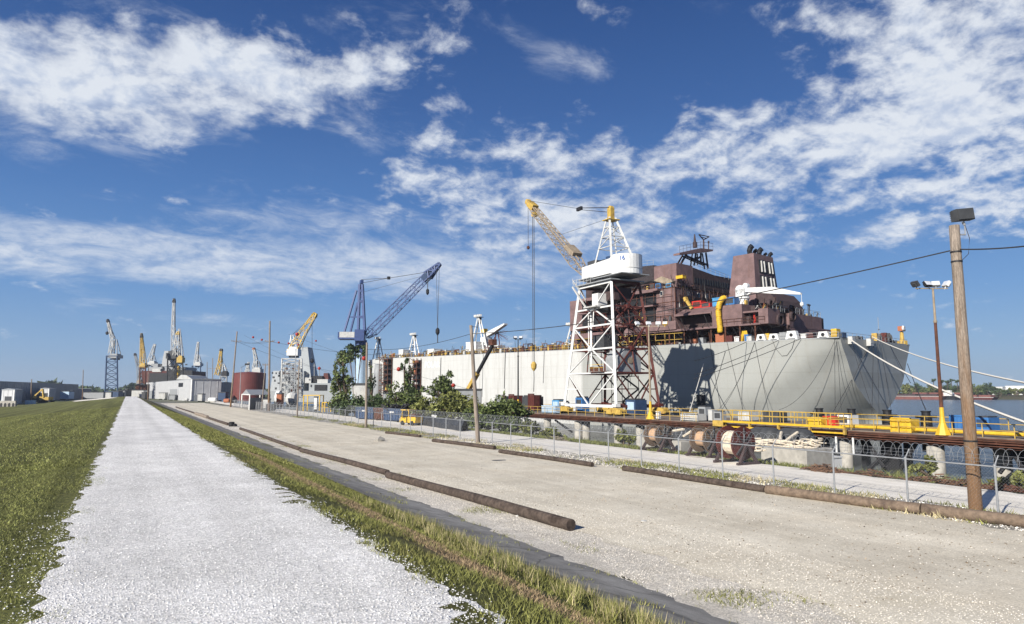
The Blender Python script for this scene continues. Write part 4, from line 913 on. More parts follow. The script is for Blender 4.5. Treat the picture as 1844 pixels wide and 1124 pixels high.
def half(z, u):
    # the bottom of the section sinks as one goes forward from the transom
    ze = z + 12.5 * (1 - math.exp(-(u / 13.0) ** 1.5)) + max(0, u - 40) * .4
    return pchip([-8, -1.2, .7, 2.0, 3.5, 5.6, 7.4, 9.2, 12.8, 16, 20], [.02, .12, 1.7, 4.3, 6.8, 9.6, 11.0, 12.0, 14.15, 14.5, 14.5], ze)
def hull():
    us = [0, .5, 1.2, 2, 3, 4, 5.5, 7, 9, 11, 13, 16, 19, 22, 26, 30, 35, 40, 50, 80, 110, 140, 150, 158, 166, 172, 176]; zs = [-6 + .75 * i for i in range(24)] + [None]
    vs = []; fs = []; nz = len(zs)
    for u in us:
        bow = 1 - max(0, (u - 145) / 33) ** 1.8; dz = deckz(u)
        row = [(half(dz if z is None else z, u) * bow, dz if z is None else min(z, dz - .02)) for z in zs]
        for (h, z) in row: vs.append((14.5 - h, u, z))
        for (h, z) in reversed(row): vs.append((14.5 + h, u, z))
    n2 = nz * 2
    for i in range(len(us) - 1):
        for j in range(n2):
            if j == nz - 1: continue
            fs.append((i * n2 + j, (i + 1) * n2 + j, (i + 1) * n2 + (j + 1) % n2, i * n2 + (j + 1) % n2))
    e = (len(us) - 1) * n2
    for j in range(nz - 1): fs.append((e + j, e + n2 - 1 - j, e + n2 - 2 - j, e + j + 1))
    m = hull_mat(); mb = SMB(); mb.add(vs, fs); o = mb.build('hull', m, tanker, smooth=True)
    mb = SMB(); mb.add(vs[:n2], [(j, j + 1, n2 - 2 - j, n2 - 1 - j) for j in range(nz - 1)]); mb.build('transom', m, tanker)
hull()
# deck plating, and low gunwale bar
mb = SMB(); vs = []
for u in (0, 25, 50, 100, 150): vs += [(.05, u, deckz(u) + .01), (28.95, u, deckz(u) + .01)]
mb.add(vs, [(2 * i, 2 * i + 1, 2 * i + 3, 2 * i + 2) for i in range(4)]); mb.build('main_deck', MT['primerdk'], tanker)
mb = SMB(); mb.bar((.1, 0, deckz(0) + .06), (.1, 150, deckz(150) + .06), .16).bar((.1, .1, deckz(0) + .06), (28.9, .1, deckz(0) + .06), .16); mb.build('gunwale_bar', MT['grey'], tanker)
def rail(pts, h, step, mname, m, parent, r=.035, rows=(0.5, 1.0)):
    mb = SMB()
    for a, b in zip(pts[:-1], pts[1:]):
        a = Vector(a); b = Vector(b); n = max(1, int((b - a).length / step))
        for q in rows: mb.tube(a + Vector((0, 0, h * q)), b + Vector((0, 0, h * q)), r, n=4)
        for i in range(n + 1): c = a.lerp(b, i / n); mb.tube(c, c + Vector((0, 0, h)), r, n=4)
    return mb.build(mname, MT[m], parent)
rail([(.5, 40, deckz(40)), (.5, 148, deckz(148))], 1.25, 2.0, 'deck_railing', 'yellowdirty', tanker)
rail([(1.0, 30, deckz(30)), (1.0, 62, deckz(62))], 2.4, 2.2, 'scaffold_railing', 'yellowdirty', tanker, .06)
rail([(.7, .3, deckz(0)), (28.3, .3, deckz(0))], 1.0, 1.6, 'stern_railing', 'grey', tanker)
rail([(.4, .3, deckz(0)), (.4, 14, deckz(14))], 1.0, 1.6, 'stern_railing', 'grey', tanker)

def sbox(v0, v1, u0, u1, z0, z1, name, m, parent=None): return SMB().box(v0, v1, u0, u1, z0, z1).build(name, MT[m], parent or tanker)
# tier A: recessed deckhouse under the overhang
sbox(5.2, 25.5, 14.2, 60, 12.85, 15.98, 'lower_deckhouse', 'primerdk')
mb = SMB()
for u in (15, 18, 21, 24, 27, 30, 33.5, 37, 40.5, 44): SMB().bar((1.0, u, deckz(u)), (1.0, u, 16.0), .22).bar((1.0, u, 15), (1.9, u, 15.95), .14).build('deck_pillar', MT['rust'], tanker)
mb = SMB()
for i in range(26): u = 14.5 + i * 1.25; mb.box(5.05, 5.2, u, u + .3, 13.2, 15.6)
for zz in (13.9, 14.9): mb.tube((4.6, 14.3, zz), (4.6, 48, zz), .14)
mb.build('pipe_run', MT['rust'], tanker)
# tier B slab and its wing boxes
sbox(1.3, 26, 13.0, 60, 15.98, 16.3, 'overhang_deck', 'primer')
sbox(9.5, 22, 13.05, 20, 12.9, 18.5, 'aft_deckhouse', 'primer')
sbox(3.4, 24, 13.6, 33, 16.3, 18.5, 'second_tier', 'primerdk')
sbox(.9, 6.5, 17.4, 23.6, 16.0, 19.9, 'wing_box', 'primer'); sbox(.9, 5, 12.4, 14.2, 16.0, 18.7, 'wing_box', 'primer')
sbox(1.2, 3.6, 14.2, 17.4, 18.2, 18.5, 'wing_platform', 'primer'); sbox(.7, 3.5, 13.8, 18.0, 15.9, 16.15, 'wing_platform', 'primer')
SMB().tube((2.2, 15.7, 16.3), (2.2, 15.7, 18.2), .22).build('red_post', MT['red'], tanker)
mb = SMB()  # hood over the boat bay
mb.prism([(4.0, 23.6, 20.4), (.6, 23.6, 19.0), (.6, 23.6, 18.75), (4.0, 23.6, 20.1)], (0, 8.4, 0)).prism([(4, 23.62, 20.1), (.6, 23.62, 18.75), (2.6, 23.62, 16.2), (4, 23.62, 16.2)], (0, .25, 0)).prism([(4, 31.75, 20.1), (.6, 31.75, 18.75), (2.6, 31.75, 16.2), (4, 31.75, 16.2)], (0, .25, 0))
mb.box(.5, 4, 22, 33.5, 15.85, 16.05); mb.build('boat_bay_hood', MT['primer'], tanker)
sbox(4.0, 12, 23.7, 31.8, 16.3, 20.2, 'boat_bay', 'black'); sbox(1.0, 12, 31.9, 45, 16.3, 18.0, 'side_house', 'primer')  # black block paints the shade inside the bay under the hood
rail([(.8, 13, 16.3), (.8, 22, 16.3)], 1.0, 1.5, 'side_railing', 'rust', tanker)
# tier C accommodation block with windows
acc = sbox(2.0, 26, 32.6, 62, 18.0, 24.9, 'accommodation_block', 'primer')
mb = SMB()
for z in (19.0, 21.9, 24.75): mb.box(1.93, 2.0, 32.55, 47, z, z + .14).box(2, 26, 32.5, 32.6, z, z + .14)
mb.box(1.95, 2.06, 32.5, 32.65, 18, 24.9); mb.build('deck_edge_strip', MT['rust'], acc)
def window(v, u, z, w, h, side):
    f = SMB(); g = SMB()
    if side == 'p':
        f.box(v - .09, v + .02, u - w / 2 - .12, u + w / 2 + .12, z - h / 2 - .12, z + h / 2 + .12); g.box(v - .11, v - .09, u - w / 2, u + w / 2, z - h / 2, z + h / 2)
    else:
        f.box(v - w / 2 - .12, v + w / 2 + .12, u - .09, u + .02, z - h / 2 - .12, z + h / 2 + .12); g.box(v - w / 2, v + w / 2, u - .11, u - .09, z - h / 2, z + h / 2)
    o = f.build('window', MT['whitedirty'], acc); return g.build('pane', MT['glass'], o) if False else (g.build('window_pane', MT['glass'], acc))
p = sv(1191.5, 529, 2.0); window(2.0, p.y, p.z, .55, .8, 'p')
for px, py in ((1240, 530), (1258, 532), (1272, 534), (1225, 549), (1226, 552 - 1)):
    if (px, py) == (1226, 551): continue
    p = su(px, py, 32.6); window(p.x, 32.6, p.z, .5, .75, 'a')
mb = SMB()  # unplated bays behind the crane, their inner shade painted as black slabs
mb.box(1.9, 2.05, 37.2, 46.5, 21.9, 24.7).box(1.9, 2.05, 37.4, 46.5, 18.3, 21.5).box(1.9, 2.05, 48, 58, 18.8, 21.2).box(1.9, 2.05, 48, 58, 22, 24.2)
mb.build('open_bay', MT['black'], acc)
mb = SMB(); mb.box(.6, 2.4, 37, 58, 24.2, 24.45).box(.6, 2.4, 37, 58, 21.3, 21.55).box(.8, 2.4, 36, 58, 24.45, 24.9)
mb.build('side_balcony', MT['primer'], tanker)
# bridge tier
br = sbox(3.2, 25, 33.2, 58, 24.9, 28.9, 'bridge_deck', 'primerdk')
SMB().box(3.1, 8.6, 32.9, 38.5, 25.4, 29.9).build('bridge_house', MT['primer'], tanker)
SMB().prism([(3.0, 38.5, 26.6), (3.0, 38.5, 30.2), (2.2, 56, 31.0), (2.2, 56, 27.4)], (5, 0, 0)).build('bridge_wing', MT['wingshade'], tanker)
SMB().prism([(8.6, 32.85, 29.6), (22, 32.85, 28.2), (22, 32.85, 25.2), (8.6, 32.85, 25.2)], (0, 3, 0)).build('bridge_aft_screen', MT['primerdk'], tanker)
SMB().prism([(2.9, 33.2, 25.2), (2.9, 38.4, 25.2), (2.9, 38.4, 27.0), (2.9, 36.5, 27.6), (2.9, 33.2, 26.2)], (.15, 0, 0)).build('bare_metal_patch', MT['palegold'], tanker)
mb = SMB()
for i in range(14): mb.box(9 + i * .92, 9.5 + i * .92, 32.76, 32.86, 26.4, 27.6)
mb.build('screen_opening', MT['black'], tanker)
rail([(3.0, 38.5, 30.2), (2.2, 56, 31.0)], 1.1, 1.5, 'bridge_railing', 'grey', tanker); rail([(8.6, 33.0, 29.9), (22, 33.0, 28.4)], 1.0, 1.5, 'bridge_railing', 'grey', tanker); rail([(2.1, 32.7, 24.9), (24, 32.7, 24.9)], 1.1, 1.6, 'house_railing', 'primerdk', tanker)
# radar mast
rm = SMB().prism([su(1224, 459, 36), su(1284, 452.5, 36), su(1284, 449.5, 36), su(1262, 447, 36), su(1224, 455.5, 36)], (0, 1.6, 0)).build('radar_platform', MT['primer'], tanker)
mb = SMB(); zb = 29.9
for (a, b) in (((1236, 458), (1224, 479)), ((1253, 456), (1250, 478)), ((1262, 456), (1262, 476)), ((1271, 455), (1275, 484)), ((1234, 460), (1275, 478)), ((1250, 470), (1262, 462))): mb.bar(su(*a, 37), su(*b, 37), .34); mb.bar(su(*a, 37) + Vector((0, .9, 0)), su(*b, 37) + Vector((0, .9, 0)), .26)
mb.build('mast_leg', MT['primerdk'], tanker)
q0 = su(1224, 455.5, 36); q1 = su(1262, 447, 36); q2 = su(1284, 449.5, 36)
rail([q0, q1, q2], 1.4, 1.2, 'mast_railing', 'primerdk', tanker)
mb = SMB(); a = su(1267, 449, 37); t_ = su(1267, 432, 37); mb.bar(a, t_, .28); l = su(1258.5, 422.5, 37); r_ = su(1277, 426.5, 37); mb.bar(t_, l, .18).bar(t_, r_, .18).bar(l, r_, .16).bar(su(1262, 427, 37), su(1272, 429, 37), .12)
b_ = su(1251.5, 446, 37); SMB().lathe(b_, [(.45, 0), (.45, 1.2), (.3, 1.25), (.18, 2.4), (.1, 3)], 10).build('mast_light', MT['primerdk'], tanker); SMB().bar(su(1276, 449, 37), su(1276, 438, 37), .2).lathe(su(1276, 438, 37), [(.2, 0), (.2, .5)], 8).build('mast_light', MT['primerdk'], tanker)
mb.build('antenna', MT['primerdk'], tanker)
# funnel with louvres and uptakes
def ring(z):
    f = (z - 18.5) / 12.2; return [(8.6 + .9 * f, 18.9 + .7 * f), (17.9 - 1.3 * f, 18.9 + .7 * f), (17.9 - 1.3 * f, 25.4 - 1.4 * f), (8.6 + .9 * f, 25.4 - 1.4 * f)]
mb = SMB(); lo = [(v, u, 18.4) for v, u in ring(18.4)]; hi = [(v, u, 30.7) for v, u in ring(30.7)]
mb.add(lo + hi, [(0, 3, 2, 1), (4, 5, 6, 7)] + [(i, (i + 1) % 4, 4 + (i + 1) % 4, 4 + i) for i in range(4)]); fun = mb.build('funnel', MT['primer'], tanker)
mb = SMB(); wb = SMB()
for (z0, z1) in ((27.0, 29.6), (23.9, 26.5)):
    for k in range(2):
        def pt(s, z):
            rg = ring(z); v = rg[0][0] + (rg[1][0] - rg[0][0]) * s; return (v, rg[0][1], z)
        s0 = .22 + k * .38; s1 = s0 + .34
        a, b, c, d = pt(s0, z0), pt(s1, z0), pt(s1, z1), pt(s0, z1)
        mb.prism([(p[0], p[1] - .10, p[2]) for p in (a, b, c, d)], (0, .11, 0))
        for j in range(2):
            sa = s0 + .08 + j * .14; sb = sa + .028
            wb.prism([(p[0], p[1] - .34, p[2]) for p in (pt(sa, z0 + .2), pt(sb, z0 + .2), pt(sb, z1 - .2), pt(sa, z1 - .2))], (0, .24, 0))
mb.build('louvre_opening', MT['black'], fun); wb.build('louvre_fin', MT['whitedirty'], fun)
mb = SMB()
for (px, r) in ((1346, .62), (1354, .42), (1363, .58), (1371.5, .34), (1381, .45)):
    c = su(px, 460, 22); zt = 30.7; pts = [(c.x, 21.5, zt - .3), (c.x, 21.5, zt + r * 1.6), (c.x, 21.3, zt + r * 2.5), (c.x, 20.9, zt + r * 3.0)]
    SMB().path(pts, r * .85, 12).build('uptake_pipe', MT['black'], fun)
cas = SMB().prism([(9, 14.6, 18.5), (9, 18.9, 18.5), (9, 18.9, 23.2), (9, 16.6, 22.8), (9, 15.2, 21.2), (9, 14.7, 19.6)], (9.5, 0, 0)).build('funnel_casing', MT['primerdk'], tanker)
# aft clutter on the second tier: intakes, coils, posts
mb = SMB()
for (px, py, r) in ((1402, 577, 1.15), (1424, 556, .75), (1425, 570, .95), (1384, 546, .6), (1416, 590, .5)):
    p = su(px, py, 12.6); SMB().lathe(p, [(r, 0), (r, .5), (r * .7, .55), (r * .68, .1)], 16, (0, -1, 0)).build('intake_ring', MT['primerdk'], tanker)
rail([(4, 13.2, 18.5), (22, 13.2, 18.5)], 1.1, 1.3, 'aft_railing', 'grey', tanker)
mb = SMB()
for px, yt in ((1455, 550), (1457.5, 551), (1446, 560), (1408, 545), (1398, 548), (1436, 556)): p = su(px, yt, 13.6); SMB().bar((p.x, 13.6, 18.5), p, .14).box(p.x - .25, p.x + .25, 13.45, 13.75, p.z, p.z + .25).build('vent_post', MT['darkgrey'], tanker)
sbox(15.2, 17.6, 11.6, 13.0, 12.85, 15.2, 'aft_locker', 'primer')
# random fittings on walls, like brackets, ladders, cable trays
mb = SMB(); q = random.Random(5)
for k in range(150):
    u = q.uniform(13.5, 33); v = q.uniform(1.4, 8); z0 = 16.3 if u > 14 else 12.9
    z = q.choice([12.9, 12.9, 16.35, 18.55]); s = q.uniform(.15, .55)
    if z < 13: v = q.uniform(1.2, 4.8)
    if z > 18 and (u > 24 or v < 3.4): continue
    if z == 16.35 and 17 < u < 32.5: continue
    mb.box(v, v + s, u, u + s * q.uniform(.6, 2), z, z + s * q.uniform(1, 3))
tag(mb.build('deck_fitting', MT['primerdk'], tanker), kind='stuff')
mb = SMB()
for k in range(60):
    v = q.uniform(3, 24); z = q.uniform(18.6, 24.5); s = q.uniform(.1, .4); mb.box(v, v + s, 32.3, 32.6, z, z + s * 2)
for k in range(14): v = 4 + k * 1.4; mb.bar((v, 32.45, 18.6), (v, 32.45, 24.8), .09)
for z in (20.2, 23.0): mb.bar((3, 32.35, z), (25, 32.35, z), .16)
mb.build('wall_fitting', MT['primerdk'], tanker)
mb = SMB()
for k in range(70):
    u = q.uniform(13, 46); u2 = u + q.uniform(-4, 4); v = q.uniform(.9, 2.0); za = q.uniform(13.2, 20); mb.path([(v, u, za), (v - .2, (u + u2) / 2, (za + 15) / 2 - .8), (v, u2, q.uniform(13, 17))], .045, 4)
mb.build('hanging_hose', MT['black'], tanker)
def clutter(n, seed, m, name, zones, s0=.15, s1=.6):
    q = random.Random(seed); mb = SMB()
    for k in range(n):
        v0, v1, u0, u1, z = q.choice(zones); v = q.uniform(v0, v1); u = q.uniform(u0, u1); a = q.uniform(s0, s1); kk = q.randrange(4)
        if kk == 0: mb.lathe((v, u, z), [(a * .5, 0), (a * .5, a * 1.6), (a * .3, a * 1.8)], 8)
        elif kk == 1: mb.path([(v, u, z), (v, u, z + a * 2.5), (v, u + a * 2, z + a * 2.5), (v, u + a * 2, z + a)], a * .16, 5)
        elif kk == 2: mb.bar((v, u, z), (v + q.uniform(-.3, .3), u + q.uniform(-1.5, 1.5), z + a * 4), .09)
        else: mb.box(v, v + a, u, u + a * q.uniform(.6, 2.2), z, z + a * q.uniform(.8, 2))
    tag(mb.build(name, MT[m], tanker), kind='stuff')
ZD = [(.8, 4.5, 13, 48, 12.95), (.8, 4.5, 13, 33, 12.95), (1.2, 3.3, 32, 46, 18.05), (3.5, 9, 14.5, 18.8, 18.55), (10, 22, 13.4, 18, 18.55), (2.3, 8, 33, 33.4, 24.95), (2.3, 3.0, 34, 46, 24.95), (3.6, 8, 18, 32, 18.55), (1.2, 6, 18, 23, 19.95), (3, 20, 31.2, 32.3, 18.6)]
for k_, (m_, n_) in enumerate((('black', 90), ('rust', 80), ('yellowdirty', 34), ('whitedirty', 34), ('darkgrey', 80), ('orange', 14), ('primer', 60))): clutter(n_, 50 + k_, m_, 'deck_clutter', ZD)
ZF = [(.4, 3.2, 44, 150, 13.5), (.4, 1.6, 44, 150, 13.5), (4, 12, 60, 150, 13.9)]
for k_, (m_, n_) in enumerate((('rust', 150), ('yellowdirty', 110), ('darkgrey', 130), ('whitedirty', 50), ('black', 70), ('primer', 60))): clutter(n_, 90 + k_, m_, 'deck_clutter', [(a, b, c, d, e + .25) for a, b, c, d, e in ZF], .25, .8)
mb = SMB()   # staging tubes round the upperworks
for (v, u0, u1, z0, z1) in ((1.9, 33, 46, 18, 25.6), (8.2, 14.6, 19, 18.5, 21.5)):
    u = u0
    while u <= u1: mb.bar((v - .5, u, z0), (v - .5, u, z1), .08); u += 2.2
    z = z0 + 1.6
    while z < z1: mb.bar((v - .5, u0, z), (v - .5, u1, z), .08); z += 1.9
for v in (4, 7, 10, 13, 16, 19): mb.bar((v, 32.0, 18.5), (v, 32.0, 25), .08)
for z in (20, 21.6, 23.2): mb.bar((3, 32.0, z), (21, 32.0, z), .08)
mb.build('staging', MT['rust'], tanker)
mb = SMB(); q = random.Random(77)
for k in range(22):
    v = q.uniform(3, 20); z = q.uniform(22, 28); mb.path([(v, 32.3, z), (v + q.uniform(-1, 1), 31.6, z - 3), (v + q.uniform(-3, 3), 30, 18.7)], .05, 4)
mb.path([(2.4, 46, 27.2), (2.2, 42, 26.4), (2.3, 38.5, 26.8), (2.6, 35, 25.6), (2.5, 33, 26)], .18, 6).path([(2.6, 45, 26.2), (2.3, 40, 25.5), (2.5, 36, 25.9), (2.4, 33, 25.1)], .15, 6); mb.build('cable_bundle', MT['black'], tanker)
# forward deckhouse and white deck crane legs seen through the gantry
fw = sbox(2.2, 11, 51.5, 62, 13.3, 17.2, 'forward_deckhouse', 'primer')
mb = SMB()
for u in (54, 58.8): mb.lathe((2.2, u, 15.2), [(1.05, -.04), (1.05, .05)], 16, (-1, 0, 0))
mb.build('oval_opening', MT['black'], fw)

# things that stand on the tanker
def sthing(name, label, cat, v, u, z, group=None): p = W(v, u, z); return thing(name, label, cat, p, SA, group)
dc = sthing('deck_crane', 'white slewing deck crane with long tapering jib over the tanker stern', 'deck crane', 4.2, 19.8, 19.9)
vj = 4.2
a = sv(1338, 549, vj); cpos = Vector((vj, a.y, 19.9))
SMB().lathe((vj, a.y, 19.9), [(1.0, 0), (1.0, 1.3), (1.25, 1.35), (1.25, 1.6)], 14).build('pedestal', MT['white'], dc)
SMB().box(vj - .9, vj + .9, a.y - .75, a.y + .9, 21.5, 23.0).lathe((vj, a.y + .1, 22.9), [(.85, -.9), (.95, 0), (.7, .9)], 14, (1, 0, 0)).box(vj - 1, vj + 1, a.y + .8, a.y + 2.2, 21.3, 21.6).build('turret', MT['white'], dc)
j0 = sv(1350, 521, vj); j1 = sv(1392, 523, vj); j2 = sv(1443, 529, vj); hk = sv(1443, 549, vj)
mb = SMB()
def quadbox(mb, a, b, ha, hb, w): mb.prism([(vj - w, a.y, a.z - ha), (vj - w, b.y, b.z - hb), (vj - w, b.y, b.z + hb), (vj - w, a.y, a.z + ha)], (2 * w, 0, 0))
j00 = Vector((vj, a.y - .2, 22.9)); quadbox(mb, j00, j1, .35, .62, .38); quadbox(mb, j1, j2, .62, .16, .30); mb.build('jib', MT['white'], dc)
SMB().bar((vj, a.y - .9, 21.9), (vj, j0.y - .8, j0.z - .4), .22).lathe((vj - .4, j00.y - .6, 23.6), [(.5, 0), (.5, .8)], 12, (1, 0, 0)).build('luffing_ram', MT['white'], dc)
SMB().tube((vj, j2.y, j2.z), (vj, j2.y, hk.z + .4), .04).lathe((vj, j2.y, hk.z - .3), [(.15, 0), (.3, .2), (.3, .6), (.1, .8)], 8).build('hook_block', MT['white'], dc)
hs = sthing('ventilation_hose', 'thick yellow ventilation hose hanging over the purple wing box', 'hose', .5, 21, 16)
pts = [sv(1305, 537, 1.6), sv(1301, 538, .9), sv(1296, 545, .4), sv(1293.5, 556, .3), sv(1294, 570, .3), sv(1296, 585, .35), sv(1297, 599, .4)]
pp = []
for i in range(len(pts) - 1):
    for k in range(4): pp.append(pts[i].lerp(pts[i + 1], k / 4))
pp.append(pts[-1]); SMB().path(pp, .5, 12).build('hose_body', MT['yellow'], hs, smooth=True)
mb = SMB()
for i in range(1, len(pp) - 1):
    d = (pp[i + 1] - pp[i - 1]).normalized(); mb.lathe(pp[i], [(.53, -.04), (.55, 0), (.53, .04)], 12, d)
mb.build('hose_ring', MT['yellow'], hs)
def sitem(px0, px1, py0, py1, v, dep, m, name, label, cat, z0=None, style=0, group=None, m2='darkgrey'):
    a = sv(px0, py1, v); b = sv(px1, py0, v); u0, u1 = min(a.y, b.y), max(a.y, b.y); za, zb = min(a.z, b.z), max(a.z, b.z)
    if z0 is not None: za = z0
    w, h = u1 - u0, max(.2, zb - za); t = sthing(name, label, cat, v + dep / 2, (u0 + u1) / 2, za, group)
    SMB().box(v, v + dep, u0, u1, za + .08 * h, za + .93 * h).build('body', MT[m], t)
    if style == 0: SMB().box(v - .05, v + dep + .05, u0 - .05, u1 + .05, za + .93 * h, za + h).box(v + .05, v + dep - .05, u0 + .08 * w, u0 + .2 * w, za, za + .08 * h).box(v + .05, v + dep - .05, u1 - .2 * w, u1 - .08 * w, za, za + .08 * h).build('cover', MT[m], t)
    else: SMB().box(v - .04, v, u0 + .12 * w, u1 - .12 * w, za + .25 * h, za + .8 * h).box(v, v + dep, u0 + .04 * w, u1 - .04 * w, za, za + .08 * h).build('panel', MT[m2], t)
    return t
sitem(1283, 1300, 535, 552, 1.2, 2.4, 'cyan', 'air_handler', 'bright blue box on the purple wing box, left of the yellow hose', 'air handler', z0=19.9, style=0)
sitem(1303, 1322, 533, 551, 1.4, 2.4, 'blue', 'air_handler', 'blue machine on the purple wing box, right of the yellow hose', 'air handler', z0=19.9, style=1)
sitem(1246, 1262, 540, 556, 4.2, 1.6, 'red', 'winch', 'red winch on the tier above the boat bay hood', 'winch', z0=20.3, style=1, m2='rustred')
sitem(1262, 1278, 543, 556, 4.2, 1.6, 'red', 'winch', 'second red winch nearer the blue boxes above the hood', 'winch', z0=20.3, style=1, m2='darkgrey')
sitem(1217, 1229, 495, 503, 2.6, 1.2, 'yellow', 'blower', 'yellow blower up against the bare metal patch of the bridge', 'blower', style=0)
sitem(1199, 1208, 509, 516, 2.1, 1.2, 'cyan', 'blower', 'small blue machine on the edge of the accommodation block roof', 'blower', z0=24.9, style=1)
sitem(1180, 1189, 509, 516, 2.1, 1.2, 'blue', 'blower', 'dark blue machine on the accommodation roof near the gantry crane', 'blower', z0=24.9, style=1)
sitem(1170, 1178, 509, 516, 2.2, 1.2, 'rust', 'blower', 'rusty machine on the accommodation roof beside the gantry crane', 'blower', z0=24.9, style=1)
tag(SMB().bar(sv(1235, 539, 3.4), sv(1246, 556, 3.4), .5).bar(sv(1233, 540, 3.4), sv(1237, 538, 3.4), .8).build('hydraulic_arm', MT['yellowdirty']), 'yellow hydraulic arm leaning beside the red winches', 'hydraulic arm')
# fairlead bitts on the hull edge and white ones on the stern
def bitt(px, py0, py1, w, label, v=.2):
    u = sv(px, py1, v).y; z = deckz(u); zt = sv(px, py0, v).z; h = zt - z; t = sthing('fairlead', label, 'fairlead', v + .5, u, z, 'white fairleads along the hull edge')
    SMB().prism([(v, u - w / 2, z), (v, u + w / 2, z), (v, u + w * .33, zt), (v, u - w * .33, zt)], (.9, 0, 0)).build('frame', MT['white'], t)
    SMB().lathe((v - .01, u, z + h * .55), [(.30, 0), (.30, .04)], 10, (-1, 0, 0)).box(v - .03, v, u - w * .3, u + w * .3, z + .05, z + .25).build('opening', MT['black'], t)
bitt(1370, 602, 613.5, 1.9, 'white fairlead on the hull edge, leftmost of the three trapezoids'); bitt(1393, 601, 613, 2.0, 'white fairlead on the hull edge, middle of the three trapezoids, beside a yellow ball')
bitt(1425, 596, 611, 2.2, 'taller white fairlead on the hull edge, rightmost of the three trapezoids'); bitt(1482, 597, 609, 2.0, 'white fairlead with dark ring near the yellow winch of the stern')
for px, lab in ((1530, 'white fairlead on the stern edge where the thick white rope leaves'), (1563, 'white fairlead in the middle of the stern edge')):
    p = su(px, 610, -.15); tag(SMB().prism([(p.x - .5, -.05, deckz(0) - .9), (p.x + .7, -.05, deckz(0) - .9), (p.x + .7, -.05, deckz(0) + .3), (p.x - .5, -.05, deckz(0) + .3)], (0, -.7, 0)).box(p.x - .45, p.x + .6, -.79, -.75, deckz(0) - .5, deckz(0) + .1).build('fairlead', MT['whitedirty']), lab, 'fairlead', 'white fairleads along the hull edge')
def on_deck(px, py0, v, w, d, m, name, label, cat, style=0, group=None, m2='darkgrey'):
    c = sv(px, py0, v); u = c.y; z = deckz(u); return sitem(px - w, px + w, py0, 630, v, d, m, name, label, cat, z0=z, style=style, group=group, m2=m2)
on_deck(1502, 590.5, .8, 4, 1.4, 'yellow', 'deck_winch', 'bright yellow winch at the near corner of the stern', 'winch', 1, m2='yellowdirty')
on_deck(1490, 600, .8, 4, 1.4, 'navy', 'deck_winch', 'dark machine left of the yellow stern winch', 'winch', 1); on_deck(1513, 598, 1.0, 4, 1.4, 'navy', 'deck_winch', 'dark blue machine right of the yellow stern winch', 'winch', 1)
for px, py, w, m, lab in ((1410, 598, 5, 'grey', 'round grey machine between the two right trapezoid fairleads'), (1447, 601, 4, 'white', 'white locker right of the tallest fairlead'), (1458, 602, 6, 'rustred', 'dark red long box near the aft hull edge'), (1382, 600.5, 2.5, 'yellow', 'small yellow ball-topped locker between two fairleads'),
                          (1349, 605, 4, 'whitedirty', 'pale low locker left of the fairleads'), (1344, 602, 3, 'blue', 'blue drum box beside the yellow winch legs'), (1327, 606, 4, 'white', 'white box near the hull edge left of the yellow legs'), (1313, 604, 5, 'rustred', 'dark red box near the hull edge under the hose'), (1296, 601, 7, 'orange', 'orange box on deck right below the yellow hose'),
                          (1262, 608, 4, 'grey', 'grey box on deck under the boat bay'), (1250, 610, 4, 'orange', 'orange box on deck where the crane shadow ends')):
    on_deck(px, py, .9, w, 1.0, m, 'deck_locker', lab, 'locker', 0)
mb = SMB(); c = sv(1341, 612, 1.2)
for du in (-.7, 0, .7): mb.bar((1.2, c.y + du, deckz(20)), (1.2, c.y + du * .4, sv(1341, 596, 1.2).z), .28)
mb.bar((1.2, c.y - .8, deckz(20) + 1.3), (1.2, c.y + .8, deckz(20) + 1.3), .2); tag(mb.build('yellow_davit', MT['yellow']), 'yellow davit legs on the hull edge left of the fairleads', 'davit')
# stern deck gear
q = random.Random(11)
for k, (px, h, m, lab) in enumerate(((1547, 1.0, 'darkgrey', 'dark winch left on the stern deck behind the near fairlead'), (1580, 1.9, 'yellowdirty', 'yellowish winch cabinet at the middle of the stern deck'), (1597, 2.2, 'rustred', 'reddish winch drum on the stern deck'), (1609, 1.0, 'darkgrey', 'dark winch at the far end of the stern deck'))):
    p = su(px, 612, 2.2); z = deckz(0); t = sthing('mooring_winch', lab, 'winch', p.x, 2.2, z, 'winches on the stern deck')
    SMB().box(p.x - .9, p.x + .9, 1.8, 2.9, z, z + .3).box(p.x - .9, p.x - .6, 1.9, 2.8, z + .3, z + h).box(p.x + .6, p.x + .9, 1.9, 2.8, z + .3, z + h).build('frame', MT[m], t)
    SMB().lathe((p.x, 2.35, z + h * .6), [(h * .42, -.6), (h * .42, -.5), (h * .28, -.48), (h * .28, .48), (h * .42, .5), (h * .42, .6)], 14, (1, 0, 0)).build('drum', MT['darkgrey'], t)
p = su(1625, 620, .8); t = sthing('stern_light', 'yellow stern light post with white lamp at the far stern corner', 'light', p.x, .8, deckz(0)); zt = su(1625, 592, .8).z
SMB().lathe((p.x, .8, deckz(0)), [(.9, 0), (.9, .8), (.4, .9), (.3, zt - deckz(0) - .6)], 8).build('post', MT['yellowdirty'], t); SMB().box(p.x - .7, p.x + .8, .4, 1.2, zt - .5, zt + .4).build('lamp_box', MT['orange'], t); SMB().lathe((p.x - .5, .35, zt), [(.5, 0), (.4, .25)], 12, (0, -1, 0)).build('lamp', MT['white'], t)
p = su(1583, 606, 1.0); tag(SMB().tube((p.x, 1, deckz(0)), (p.x, 1, su(1583, 572, 1).z), .05).bar((p.x - .5, 1, deckz(0) + 2.4), (p.x + .5, 1, deckz(0) + 2.4), .1).build('flagstaff', MT['grey']), 'thin flagstaff in the middle of the stern', 'flagstaff')
